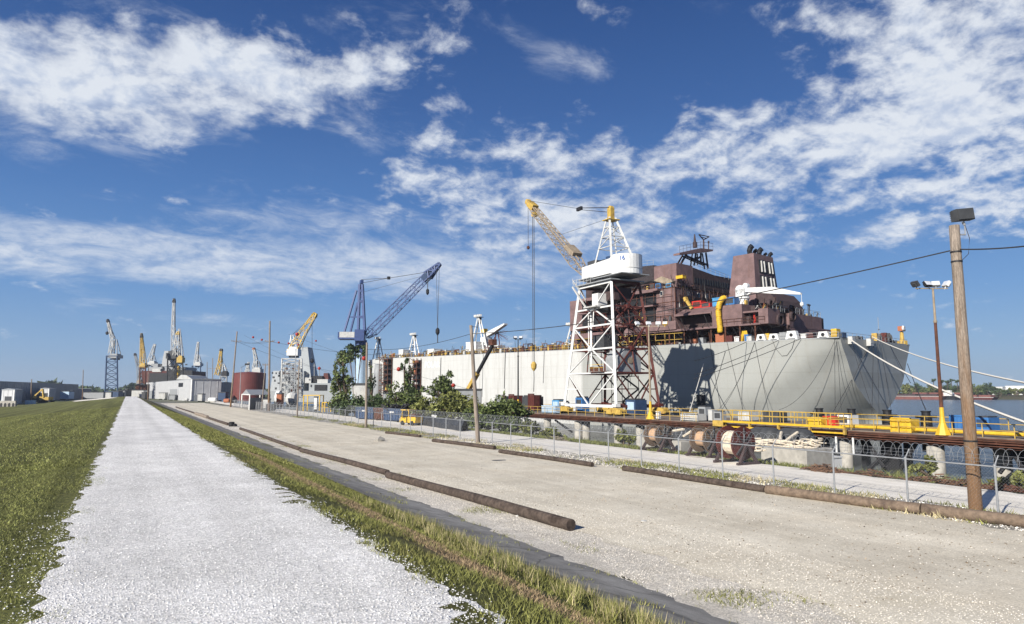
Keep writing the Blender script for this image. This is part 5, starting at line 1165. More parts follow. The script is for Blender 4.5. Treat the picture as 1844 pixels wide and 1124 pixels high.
# light towers, jib crane and containers forward on the deck
def tower(px, pt, label, v=6):
    c = sv(px, 640, v); z = deckz(c.y); zt = sv(px, pt, v).z; t = sthing('light_tower', label, 'light tower', v, c.y, z, 'white light towers along the tanker deck')
    mb = SMB(); wd = (zt - z) * .30; top = (v, c.y, zt - .8)
    for s in (-1, 1):
        for e in (-.8, .8): mb.bar((v + e, c.y + s * wd, z), (v + e * .3, c.y + s * .25, zt - .8), .30)
    for f in (.28, .55): mb.bar((v, c.y - wd * (1 - f * .85), z + (zt - z) * f), (v, c.y + wd * (1 - f * .85), z + (zt - z) * f), .22)
    mb.build('trestle', MT['white'], t)
    SMB().box(v - .8, v + .8, c.y - 1.1, c.y + 1.1, zt - .8, zt - .65).build('platform', MT['grey'], t)
    for s in (-1.2, -.4, .5, 1.3): SMB(). cbox((v - .4, c.y + s, zt - .55), .6, .6, .55, s * .3, .2).build('floodlight', MT['white' if s < 0 else 'whitedirty'], t)
    SMB().box(v - .3, v + .5, c.y - .6, c.y - .1, zt - 2.6, zt - .8).build('ballast_box', MT['black'], t)
tower(862, 567, 'tallest white light tower of the tanker deck, beside the jib crane'); tower(745, 600, 'white light tower above the gap in the hull, left of the white deck cabin'); tower(681, 607, 'white light tower nearest the blue crane'); tower(1031, 581, 'white light tower just left of the gantry crane')
jc = sv(876, 630, 8); t = sthing('jib_crane', 'white telescopic jib crane on the tanker deck right of the tallest light tower', 'deck crane', 8, jc.y, deckz(jc.y))
SMB().lathe((8, jc.y, deckz(jc.y)), [(1.0, 0), (1.0, 2.8), (1.3, 3.0), (1.2, 4.2)], 12).box(6.8, 9.2, jc.y - 1, jc.y + 1.2, deckz(jc.y) + 3.6, deckz(jc.y) + 5.2).build('pedestal', MT['white'], t)
p0 = sv(874, 605, 8); p1 = sv(893, 594, 8); p2 = sv(911, 584, 8)
SMB().prism([(7.4, p0.y, p0.z - .75), (7.4, p1.y, p1.z - .6), (7.4, p2.y, p2.z - .15), (7.4, p2.y, p2.z + .25), (7.4, p1.y, p1.z + .45), (7.4, p0.y, p0.z + .6)], (1.2, 0, 0)).build('jib', MT['white'], t); SMB().box(7.5, 8.5, p0.y - .4, p0.y + 1.2, p0.z + .9, p0.z + 2).build('winch', MT['yellow'], t)
mb = SMB(); b0 = sv(895, 600, 9); q = random.Random(3); zt = sv(895, 596, 9).z; z = deckz(b0.y)
for s in (-1, 1): mb.bar((9, b0.y + s * 1.8, z), (9, b0.y + s * .4, zt), .25)
for k in range(26): a = q.uniform(0, 6.28); mb.tube((9, b0.y, zt - .5), (9 + 2 * math.sin(a), b0.y + 4 * math.cos(a), zt - q.uniform(-.4, 3)), .05, n=4)
mb.bar((9, b0.y - 4.5, zt - .4), (9, b0.y + 4.5, zt - .4), .14); tag(mb.build('scaffold_stand', MT['rustred']), 'bristling reddish scaffold frame under the white jib', 'scaffold')
for px, py, v, w, d, m, lab in ((848, 615, 4, 9, 3, 'white', 'big white cabin on the tanker deck left of the tallest light tower'), (776, 628, 5, 6, 3, 'white', 'white cabin right of the light tower above the hull gap'), (787, 629, 5.5, 6, 3, 'grey', 'grey cabin right beside the smaller white cabin'), (722, 635, 3, 4, 2, 'white', 'small white box on the bow panel of the hull'),
                                (888, 620, 3, 9, 2.4, 'whitedirty', 'low white box under the jib crane'), (800, 633, 3, 3, 1.5, 'whitedirty', 'tiny white box right of the grey cabin')):
    on_deck(px, py, v, w, d, m, 'deck_cabin', lab, 'cabin', 1 if m != 'white' else 0, 'cabins on the tanker deck', 'darkgrey')
yp = sv(1052, 628, 5); t = sthing('yellow_mast', 'yellow crane post standing on the tanker behind the gantry', 'post', 5, yp.y, deckz(yp.y)); zt = sv(1052, 580, 5).z
SMB().lathe((5, yp.y, deckz(yp.y)), [(1.0, 0), (.9, 3), (.9, zt - deckz(yp.y) - 1.2)], 12).build('column', MT['yellow'], t); SMB().lathe((5, yp.y, zt - 1.2), [(1.3, 0), (1.4, .6), (1.1, 1.2)], 12).build('head', MT['yellow'], t)
# small clutter along the forward deck edge
q = random.Random(21); cols = ['rust', 'yellowdirty', 'rustred', 'darkgrey', 'whitedirty', 'orange', 'rust', 'yellowdirty', 'primer']; nm = dict(rust='rusty', yellowdirty='yellow', rustred='dark red', darkgrey='dark grey', whitedirty='pale', orange='orange', primer='purple brown')
for k in range(64):
    px = 690 + k * 5.35 + q.uniform(-2, 2)
    if 738 < px < 752 or 856 < px < 868: continue
    c = sv(px, 630, 1.6 + q.uniform(0, 2)); u = c.y; v = c.x; z = deckz(u); m = q.choice(cols); w = q.uniform(.4, 1.3); h = q.uniform(.6, 1.9) * (1.5 if q.random() < .15 else 1)
    mb = SMB(); kind = q.randrange(3)
    if kind == 0: mb.lathe((v, u, z), [(w * .5, 0), (w * .5, h * .9), (w * .4, h)], 10).lathe((v, u, z + h * .4), [(w * .54, 0), (w * .54, .1)], 10); nme, what = 'deck_drum', 'drum'
    elif kind == 1: mb.box(v, v + .8, u - w / 2, u + w / 2, z, z + h).box(v - .05, v + .85, u - w / 2 - .05, u + w / 2 + .05, z + h, z + h + .12); nme, what = 'equipment_crate', 'crate'
    else: mb.path([(v, u - w, z), (v, u - w, z + h), (v, u + w * .5, z + h), (v, u + w, z + h * .6), (v, u + w, z)], .16, 6); nme, what = 'deck_pipe', 'pipe loop'
    tag(mb.build(nme, MT[m]), '%s %s in the row of clutter along the tanker deck edge' % (nm[m], what), what, '%s %ss along the tanker deck' % (nm[m], what))
# white lettering on the bow panel
def text_mesh(body, size, m, M4, name, parent, ext=.02):
    cu = bpy.data.curves.new(name, 'FONT'); cu.body = body; cu.size = size; cu.extrude = ext; cu.align_x = 'CENTER'
    tmp = bpy.data.objects.new('tmp_text', cu); COL.objects.link(tmp); dg = bpy.context.evaluated_depsgraph_get(); me = bpy.data.meshes.new_from_object(tmp.evaluated_get(dg)); bpy.data.objects.remove(tmp); bpy.data.curves.remove(cu)
    vs = [M4 @ v.co for v in me.vertices]; mb = MB(); mb.add(vs, [tuple(p.vertices) for p in me.polygons]); bpy.data.meshes.remove(me); return mb.build(name, m, parent)
M_LET = mat('letter_white', (.86, .86, .84), .5, var=.03)
c = sv(778, 662, -.03); ax = Matrix(((0, 0, -1, 0), (-1, 0, 0, 0), (0, 1, 0, 0), (0, 0, 0, 1)))
text_mesh('POLAR', 2.5, M_LET, SF @ Matrix.Translation(Vector((-.03, c.y, c.z))) @ ax, 'lettering', tanker)
# scaffold towers standing in the gaps of the hull side
def scaffold(px0, px1, pt, label, m='rust', v=-.9, seed=1, base=-2):
    a = sv(px0, pt, v); b = sv(px1, pt, v); u0, u1 = min(a.y, b.y), max(a.y, b.y); z1 = a.z; t = sthing('scaffold_tower', label, 'scaffold', v, (u0 + u1) / 2, base, 'scaffold towers against the hull'); q = random.Random(seed)
    mb = SMB()
    for u in (u0, (u0 + u1) / 2, u1):
        for vv in (v - .9, v + .6): mb.bar((vv, u, base), (vv, u, z1), .14)
    z = base
    k = 0
    while z < z1: mb.bar((v - .9, u0, z), (v - .9, u1, z), .12); mb.bar((v - .9, u0 if k % 2 else u1, z), (v - .9, u1 if k % 2 else u0, z + 1.6), .12); z += 1.6; k += 1
    mb.build('frame', MT[m], t)
    fl = SMB(); z = base + 1.6
    while z < z1: fl.box(v - .8, v + .6, u0, u1, z, z + .12); z += 1.6
    fl.build('platform', MT['rust'], t)
    for k in range(9):
        z = base + 1.7 + 1.6 * q.randrange(0, 9)
        if z < z1 - .8: u = q.uniform(u0 + .3, u1 - .3); SMB().box(v - .5, v + .1, u - .35, u + .35, z + .1, z + q.uniform(.6, 1.2)).build('load', MT[q.choice(['whitedirty', 'orange', 'darkgrey', 'yellowdirty', 'primer'])], t)
    SMB().box(v + .75, v + .82, u0, u1, base, z1 - .5).build('back_sheet', MT['black'], t)
scaffold(742, 755, 646, 'brown scaffold stair tower in the hull gap right of the white bow panel', seed=2); scaffold(688, 703, 643, 'brown scaffold stair tower left of the white bow panel', seed=4)
p = sv(680, 670, -.6); tag(SMB().lathe((-.2, p.y, 2), [(1.2, 0), (1.6, 2), (1.6, 8), (1.2, 11)], 16).build('fender_cylinder', MT['grey'], smooth=True), 'tall grey cylinder against the hull beside the leftmost scaffold tower', 'fender')
# hoses, ropes and lines against the hull
def hline(pa, pz, sag, label, r=.032, m='cable', va=-.12, vz=-.12, name='hull_line', z_end=None):
    a = sv(*pa, va); b = sv(*pz, vz); n = 14; pts = []
    for i in range(n + 1):
        f = i / n; p = a.lerp(b, f); p.z -= 4 * sag * f * (1 - f); pts.append(p)
    mb = SMB(); mb.path(pts, r, 5); return tag(mb.build(name, MT[m]), label, 'line', 'dark lines hanging on the tanker hull')
HL = [((1359, 616), (1295, 736), 1.3, 'dark line curving from the left fairlead down to the gangway'), ((1359, 616), (1384, 740), .2, 'dark line steep below the left trapezoid fairlead'), ((1505, 610), (1403, 738), 2.2, 'long dark curve from the yellow winch to the middle of the gangway'), ((1278, 617), (1298, 737), .1, 'thin dark line below the yellow hose'),
      ((1309, 616), (1338, 738), .1, 'thin dark line right of the hose'), ((1503, 610), (1504, 742), .0, 'straight dark line below the yellow stern winch'), ((1507, 610), (1515, 740), .05, 'second straight dark line below the yellow stern winch'), ((1306, 633), (1275, 735), .1, 'thin dark line slanting left behind the cabinets')]
for a, b, s, l in HL: hline(a, b, s, l, name='hull_rope')
for i, (a, b, l) in enumerate((((1442, 610), (1248, 683), 'slanting mooring wire from the tallest fairlead, lowest of three'), ((1402, 613), (1250, 675), 'slanting mooring wire from the middle fairlead'), ((1344, 616), (1250, 650), 'slanting mooring wire from the davit, uppermost of three'))):
    A = W(*sv(*a, -.2)); Bp = onX(b[0], b[1], 78); wire('mooring_wire', A, A.lerp(Bp, 1.0), .25, .05, l)
tag(SMB().path([sv(1391, 613, -.1), sv(1397, 628, -.1), sv(1408, 641, -.1), sv(1417, 640, -.1), sv(1426, 628, -.1), sv(1431, 612, -.1)], .03, 5).build('hull_rope', MT['cable']), 'thin slack loop hanging between two fairleads', 'line')
tp = SMB().box(-.25, -.02, sv(1262, 720, 0).y - .9, sv(1262, 720, 0).y + .8, sv(1262, 731, 0).z, sv(1262, 711, 0).z); tag(tp.build('side_port', MT['black']), 'dark square side port low on the hull above the cabinets', 'side port')
for i, (a, b, l) in enumerate((((1531, 611), (1575, 750), 'thin dark line on the stern from the left fairlead'), ((1572, 612), (1500, 742), 'thick dark line slanting left across the stern'), ((1566, 614), (1508, 744), 'second dark line slanting left across the stern'), ((1573, 610), (1570, 748), 'dark line straight down the middle of the stern'), ((1585, 612), (1606, 746), 'dark line right of the middle of the stern'), ((1600, 616), (1640, 690), 'dark line on the far part of the stern'), ((1580, 612), (1583, 748), 'thin dark line down the stern, right of the straight one'), ((1536, 622), (1600, 735), 'thin line crossing the stern downwards right'))):
    A = W(*su(*a, -.25)); D = ray(*b); Bp = C0 + D * ((A - C0).dot(FH) * (.93 if i not in (5,) else .8) / D.dot(FH)); wire('stern_line', A, Bp, .2, .042 if i in (1, 3, 5) else .028, l)
wr = W(*su(1531, 611, -.8)); wire('mooring_rope', wr, atd(1905, 781, 46), 1.0, .11, 'thick white mooring rope from the stern to the right end of the dock', 'whiterope', 40, 'rope')
wr = W(*su(1571, 607, -.6)); wire('mooring_rope', wr, atd(1960, 710, 44), .9, .085, 'upper white mooring rope from the stern out of the picture', 'whiterope', 40, 'rope')
wire('mooring_rope', W(*sv(1267, 655, -.3)), onX(1242, 741, 66), .15, .07, 'pale rope hanging steeply at the edge of the crane shadow', 'whiterope', 16, 'rope')
wire('mooring_rope', atd(1634, 655, 108), onX(1667, 738, 73.6), .2, .05, 'dark rope from the far side of the stern to a black bollard', 'cable', 16, 'rope')
for px, yt, yb, l in ((794, 644, 700, 'dark drain pipe on the white hull right of the lettering'), (910, 634, 700, 'dark pipe on the white hull left of the thin black mast'), (980, 632, 690, 'thin line on the white hull right of the hook'), (870, 638, 715, 'thin line on the white hull below the jib crane')):
    hline((px, yt), (px - 2, yb), 0, l, .07 if px in (794, 910) else .04, name='hull_pipe')

# ---------------------------------------------------------------- gantry crane on the dock
gc = thing('gantry_crane', 'big white and rust red gantry crane numbered 16 on the dock before the tanker', 'crane', (68, 88, DZ))
ZB, ZT = 2.0, 21.2
BASE = [(64.0, 82.5), (64.0, 96.5), (72.4, 96.5), (72.4, 82.5)]; TOP = [(64.5, 83.8), (64.5, 92.4), (70.0, 92.4), (70.0, 83.8)]
def leg(i, z): f = (z - ZB) / (ZT - ZB); return Vector((BASE[i][0] + (TOP[i][0] - BASE[i][0]) * f, BASE[i][1] + (TOP[i][1] - BASE[i][1]) * f, z))
LV = [ZB, 7.1, 10.9, 14.6, 17.4, ZT]
for i, (m, n) in enumerate((('white', 'near_leg'), ('white', 'left_leg'), ('rustred', 'rear_leg'), ('rustred', 'right_leg'))):
    mb = MB(); mb.bar(leg(i, ZB), leg(i, ZT), .40); mb.cbox(leg(i, ZB) + Vector((0, 0, -.1)), .9, .9, .5); mb.build('leg', MT[m], gc)
def face(i, j, m, name, tie=.24, br=.18):
    mb = MB()
    for z in LV[1:]: mb.bar(leg(i, z), leg(j, z), tie * (1.5 if z == ZT else 1))
    mb.bar(leg(i, ZB), leg(j, ZB), .42)
    m3 = leg(i, LV[3]).lerp(leg(j, LV[3]), .5); m4 = leg(i, LV[4]).lerp(leg(j, LV[4]), .5); m2 = leg(i, LV[2]).lerp(leg(j, LV[2]), .5); m1 = leg(i, LV[1]).lerp(leg(j, LV[1]), .5); m0 = leg(i, LV[0]).lerp(leg(j, LV[0]), .5)
    mb.bar(m4, leg(i, LV[5]).lerp(leg(j, LV[5]), .02), br * .9).bar(m4, leg(i, LV[3]), br).bar(m4, leg(j, LV[3]), br).bar(m2, leg(i, LV[3]), br).bar(m2, leg(j, LV[3]), br).bar(m2, leg(i, LV[1]), br).bar(m2, leg(j, LV[1]), br).bar(m2, m1, br)
    mb.bar(m0, leg(i, LV[1]), br).bar(m0, leg(j, LV[1]), br).bar(m4, m3, br * .8)
    a = leg(i, 4.6); b = leg(j, 4.6); mb.bar(a, a.lerp(b, .24), .16).bar(b, b.lerp(a, .24), .16)
    mb.cbox(m4 - Vector((.2, 0, .3)), .5, .9, .6).cbox(m2 - Vector((.2, 0, .3)), .5, .9, .6)
    return mb.build(name, MT[m], gc)
face(0, 1, 'white', 'front_frame'); face(3, 0, 'rustred', 'side_frame'); face(1, 2, 'rustred', 'side_frame'); face(2, 3, 'rustred', 'rear_frame')
mb = MB()
for z in (7.1, 10.9): mb.bar(leg(0, z), leg(2, z), .2).bar(leg(1, z), leg(3, z), .2)
mb.box(64.9, 71, 83.5, 95, 7.0, 7.12); mb.build('cross_bracing', MT['rustred'], gc)
for (x, y, lab) in ((64, 82.5, ''), (64, 96.5, ''), (72.4, 82.5, ''), (72.4, 96.5, '')):
    bo = MB(); bo.prism([(x - .5, y - 1.9, 1.0), (x - .5, y + 1.9, 1.0), (x - .5, y + .9, 1.75), (x - .5, y - .9, 1.75)], (1.0, 0, 0)).box(x - .62, x + .62, y - 1.7, y - .4, .85, 1.5).box(x - .62, x + .62, y + .4, y + 1.7, .85, 1.5)
    b_o = bo.build('bogie', MT['yellowdirty'], gc); wh = MB()
    for dy in (-1.5, -.6, .6, 1.5): wh.lathe((x - .3, y + dy, .99), [(.36, 0), (.36, .6)], 14, (1, 0, 0))
    wh.build('wheel', MT['black'], b_o)
mb = MB(); mb.box(63.9, 70.6, 83.2, 93, ZT + .24, ZT + .42); mb.build('top_platform', MT['grey'], gc)
mb = MB()
for (x, y) in ((63.8, 92.9),):
    for k in range(9): mb.tube((63.9, 92.8 - k * .05, ZT + .42), (63.9, 92.8 - k * .05, ZT + .43), .02, n=4)
for z in (ZT + .9, ZT + 1.4): mb.tube((63.9, 88.5, z), (63.9, 93.4, z), .03, n=4).tube((63.9, 93.4, z), (70.6, 93.4, z), .03, n=4)
for k in range(6): y = 88.5 + k * .98; mb.tube((63.9, y, ZT + .4), (63.9, y, ZT + 1.4), .03, n=4)
for k in range(12): f = k / 11; mb.tube((63.7, 93.2 - f * 3.6, ZT + .9 - f * 3.6), (63.7, 93.2 - f * 3.6, ZT + 1.7 - f * 3.6), .03, n=4)
mb.bar((63.7, 93.3, ZT + .3), (63.7, 89.6, ZT - 3.5), .22).bar((63.7, 93.3, ZT + 1.5), (63.7, 89.6, ZT - 2.3), .08).box(63.3, 64.3, 86.4, 89.7, ZT - 3.7, ZT - 3.5); mb.build('access_stair', MT['whitedirty'], gc)
MB().box(64.4, 66.2, 87.2, 88.8, ZT - 3.4, ZT - 1.4).build('switch_cabin', MT['white'], gc); MB().lathe((66, 87.6, ZT - 4.4), [(1.0, 0), (1.7, .8), (1.7, 1.0)], 12).build('cable_drum', MT['darkgrey'], gc)
MB().bar((65.2, 90.3, ZB + 5.2), (65.2, 90.3, ZT - 4), .3).bar((65.2, 91.0, ZB + 9), (65.2, 91.0, ZT - 4), .12).build('ladder_trunk', MT['white'], gc)
q = random.Random(41); mb = MB(); kb = MB()
for k in range(26):
    z = q.uniform(8, 19); x = q.uniform(66.5, 71); y = q.uniform(84, 92); mb.bar((x, y, z), (x + q.uniform(-2.5, 2.5), y + q.uniform(-2.5, 2.5), z + q.uniform(-2.5, 2.5)), q.uniform(.12, .24))
for z in (10.9, 14.6, 17.4): mb.bar(leg(0, z), leg(2, z), .22).bar(leg(1, z), leg(3, z), .22)
for i in (3, 2):
    for a_, b_ in ((0, 2), (2, 4), (3, 5)): mb.bar(leg(i, LV[a_]), leg(0 if i == 3 else 3, LV[b_]), .15)
mb.build('inner_bracing', MT['rustred'], gc)
for k in range(16):
    z = q.uniform(10, 20); x = q.uniform(65.5, 70.5); y = q.uniform(83.8, 88); kb.path([(x, y, z), (x + .4, y, z - 3), (x + q.uniform(-1, 1), y, z - 6)], .06, 4)
kb.build('loose_cable', MT['black'], gc)
MB().box(66, 69.4, 85, 91, 18.6, 20.6).build('underhouse_shade_box', MT['primerdk'], gc); MB().box(66.4, 69.2, 88.5, 91.5, 10.95, 13.4).build('motor_room', MT['darkgrey'], gc)  # upper box added dark, for the deep shade under the machinery house
# stairs and sheds inside the gantry
mh = MB(); mh.prism([(65.4, 83.2, 7.15), (69.5, 83.2, 7.15), (69.5, 83.2, 9.6), (68.2, 83.2, 10.9), (66.6, 83.2, 10.9), (65.4, 83.2, 9.4)], (0, 3.6, 0)).build('winch_house', MT['grey'], gc)
MB().lathe((67.4, 83.18, 9.0), [(.55, 0), (.5, .1)], 14, (0, -1, 0)).build('hatch', MT['palegold'], gc)
mb = MB()
for k in range(3):
    z = DZ + k * 2.0; mb.bar((66.5, 84.2, z + 2), (66.5, 86.8, z + 2), .1).bar((69.8, 84.2, z + 2), (69.8, 86.8, z + 2), .1)
    for y in (84.2, 86.8):
        for x in (66.5, 69.8): mb.bar((x, y, z), (x, y, z + 2.0), .10)
    mb.bar((66.5, 84.2, z + 2), (69.8, 84.2, z + 2), .1).bar((66.5, 86.8, z + 2), (69.8, 86.8, z + 2), .1).bar((66.5, 84.2, z if k % 2 else z + 2), (69.8, 84.2, z + 2 if k % 2 else z), .2)
mb.build('stair_scaffold', MT['black'], gc)
MB().box(63.7, 64.4, 85.2, 88.8, 7.2, 7.32).box(63.72, 63.8, 85.3, 86.2, 7.35, 8.1).box(63.72, 63.8, 86.5, 87.6, 7.35, 8.0).box(63.72, 63.8, 87.8, 88.7, 7.35, 8.1).build('red_walkway', MT['rust'], gc)
mb = MB()
for z in (7.9, 8.4): mb.tube((63.65, 85.2, z), (63.65, 88.8, z), .035, n=4)
mb.build('walkway_rail', MT['yellow'], gc)
# slewing superstructure
MB().lathe((67.3, 87.6, ZT + .42), [(2.5, 0), (2.5, .5), (2.2, .55), (2.2, .9)], 24).build('turntable', MT['darkgrey'], gc)
H0, H1 = 22.6, 24.95
prof = [(64.7, 92.0), (64.7, 84.4)] + [(67.25 - 2.55 * math.cos(t), 83.6 - 2.5 * math.sin(t)) for t in [i * math.pi / 14 for i in range(15)]] + [(69.8, 84.4), (69.8, 92.0)]
mb = MB(); mb.prism([(x, y, H0 + (.35 if y < 84 else 0)) for x, y in prof], (0, 0, 0.001)); n = len(prof); mb = MB()
lo = [(x, y, H0 - (0.25 if y < 84.3 else 0)) for x, y in prof]; hi = [(x, y, H1 + (.45 if y < 84.3 else (-.3 if y > 91 else 0))) for x, y in prof]
mb.add(lo + hi, [tuple(range(n)), tuple(range(2 * n - 1, n - 1, -1))] + [(i, n + i, n + (i + 1) % n, (i + 1) % n) for i in range(n)]); house = mb.build('machinery_house', MT['white'], gc)
MB().box(64.5, 70, 81.3, 91.6, H0 - .4, H0 - .26).box(64.2, 64.7, 89, 92.3, H0 - .2, H0).build('floor_frame', MT['grey'], gc)
mb = MB(); mb.lathe((67.25, 83.6, H0 + .6), [(2.57, 0), (2.57, .04)], 28).build('seam_band', MT['whitedirty'], house)
M16 = mat('number_blue', (.03, .12, .40), .5)
ang = R(52); c16 = Vector((67.25 - 2.6 * math.sin(ang) , 83.6 - 2.56 * math.cos(ang), H1 - .55)); nv = Vector((-math.sin(ang), -math.cos(ang), 0)); xv = Vector((0, 0, 1)).cross(nv); 
M4 = Matrix(((xv.x, 0, nv.x, c16.x), (xv.y, 0, nv.y, c16.y), (xv.z, 1, nv.z, c16.z), (0, 0, 0, 1)))
text_mesh('16', .95, M16, M4, 'number', gc, .04)
MB().box(66.2, 69.4, 84.6, 87.4, H1, H1 + .9).build('blue_cover', MT['navy'], gc); MB().box(65.3, 66.4, 89.0, 91.2, H1 - .6, H1 + .6).box(67.2, 68.4, 89.2, 91.4, H1 - .6, H1 + .9).build('hoist_gear', MT['darkgrey'], gc)
AP = atd(1103, 382, 94.6); AP = Vector((67.7, 87.8, 34.0))
mb = MB()
feet = [(64.9, 88.6), (69.6, 88.6), (64.9, 84.2), (69.6, 84.2)]
tops = [AP + Vector((dx, dy, -1.5)) for dx, dy in ((-.6, .4), (.6, .4), (-.6, -.4), (.6, -.4))]
for (x, y), t in zip(feet, tops): mb.bar((x, y, H1 - .4), t, .34 if y < 86 else .2)
for f in (.3, .55, .78):
    P_ = [Vector((x, y, H1)).lerp(t, f) for (x, y), t in zip(feet, tops)]
    for a, b in ((0, 1), (1, 3), (3, 2), (2, 0)): mb.bar(P_[a], P_[b], .13)
    if f < .7:
        Q_ = [Vector((x, y, H1)).lerp(t, f + .24) for (x, y), t in zip(feet, tops)]
        for a, b in ((0, 2), (2, 3), (3, 1)): mb.bar(P_[a], Q_[b], .11)
mb.build('a_frame', MT['whitedirty'], gc)
MB().cbox(AP + Vector((0, 0, -1.9)), 2.2, 1.9, .15).cbox(AP + Vector((0, 0, -1.8)), .8, .9, 2.0).lathe(AP + Vector((-.3, 0, .1)), [(.5, 0), (.5, .6)], 12, (1, 0, 0)).build('apex_sheave', MT['yellowdirty'], gc)
BF = Vector((66.2, 92.6, H0 + .9)); tipd = ray(951, 364); tY = 92.4 + 19.5; BT = C0 + tipd * (tY / tipd.y)
mb = MB(); d = (BT - BF); B1 = BF + d * .06; B2 = BF + d * .90
mb.truss(BF, BF + d * .16, .9, .7, 3, .13, 1.8, 1.6); mb.truss(BF + d * .16, BF + d * .84, 1.8, 1.6, 20, .12, 1.3, 1.1, lace=.06); mb.truss(BF + d * .84, BT, 1.3, 1.1, 4, .14, .7, .6)
mb.build('boom', MT['palegold'], gc)
MB().cbox(BF + d * .93 + Vector((0, 0, -.4)), 1.3, 2.4, 1.1, 0, R(35)).lathe(BT + Vector((-.4, 0, 0)), [(.55, 0), (.55, .8)], 12, (1, 0, 0)).lathe(BF + d * .88 + Vector((-.4, 0, -.9)), [(.5, 0), (.5, .8)], 12, (1, 0, 0)).build('boom_head', MT['yellowdirty'], gc)
MB().cbox(BF + d * .22 + Vector((0, 0, .95)), 1.9, 3.2, .7, 0, R(38)).build('boom_guard', MT['palegold'], gc); MB().bar(BF + d * .1 + Vector((-.2, 0, 1.3)), BF + d * .85 + Vector((-.2, 0, .8)), .18).build('boom_walkway', MT['palegold'], gc)
SB = AP.lerp(BT, .34) + Vector((0, 0, -.4)); mb = MB(); MB().cbox(SB + Vector((0, 0, -.3)), .4, 1.4, .6).build('sheave_block', MT['black'], gc)
for dx in (-.35, .35): mb.tube(AP + Vector((dx, 0, .3)), SB + Vector((dx * .5, 0, .15)), .045, n=4).tube(AP + Vector((dx, 0, -.5)), SB + Vector((dx * .5, 0, -.15)), .045, n=4).tube(SB, BT + Vector((dx, 0, .3)), .05, n=4)
mb.tube(AP + Vector((0, 0, -1.4)), BF + d * .45 + Vector((0, 0, .8)), .03, n=4); mb.build('pendant_cable', MT['cable'], gc)
HX = BF + d * .9; hook = onY(955, 661, HX.y); mb = MB()
for dx in (-.16, .16): mb.tube(HX + Vector((dx, 0, -.6)), Vector((HX.x + dx, HX.y, hook.z + 1)), .07, n=4)
mb.tube(BT, Vector((BT.x, BT.y, BT.z - 9)), .05, n=4); mb.build('hoist_rope', MT['cable'], gc)
MB().lathe((HX.x, HX.y, hook.z - .2), [(.15, -.5), (.5, 0), (.55, .7), (.25, 1.2)], 10).build('hook_block', MT['yellowdirty'], gc); MB().path([(HX.x, HX.y, hook.z - .6), (HX.x + .05, HX.y, hook.z - 2), (HX.x - .05, HX.y, hook.z - 4.6)], .07, 5).build('hook_sling', MT['cable'], gc)
MB().lathe(BT + Vector((0, 0, -9.4)), [(.1, 0), (.3, .2), (.3, .5), (.1, .7)], 10).build('headache_ball', MT['rust'], gc)
# cables and clutter at the crane foot
t = thing('boom_lift', 'telescopic boom lift, yellow then black arm, raised before the white hull', 'boom lift', tuple(onX(838, 716, 58)), 0)
a = onX(840, 708, 58); m_ = onX(860, 672, 58.5); b = onX(887, 622, 59.5)
MB().bar(a, m_, .75).build('lower_boom', MT['yellowdirty'], t); MB().bar(m_, b, .5).build('upper_boom', MT['black'], t); MB().cbox(b, 1.0, 1.6, 1.1).build('basket', MT['rust'], t); MB().cbox(a + Vector((0, 0, -2.6)), 2.5, 3.2, 1.7).build('turret', MT['yellow'], t)
wh = MB(); 
for dy in (-1.6, 1.6): wh.lathe(a + Vector((-1.2, dy, -3.0)), [(.7, 0), (.7, 2.4)], 12, (1, 0, 0))
wh.build('wheel', MT['black'], t)

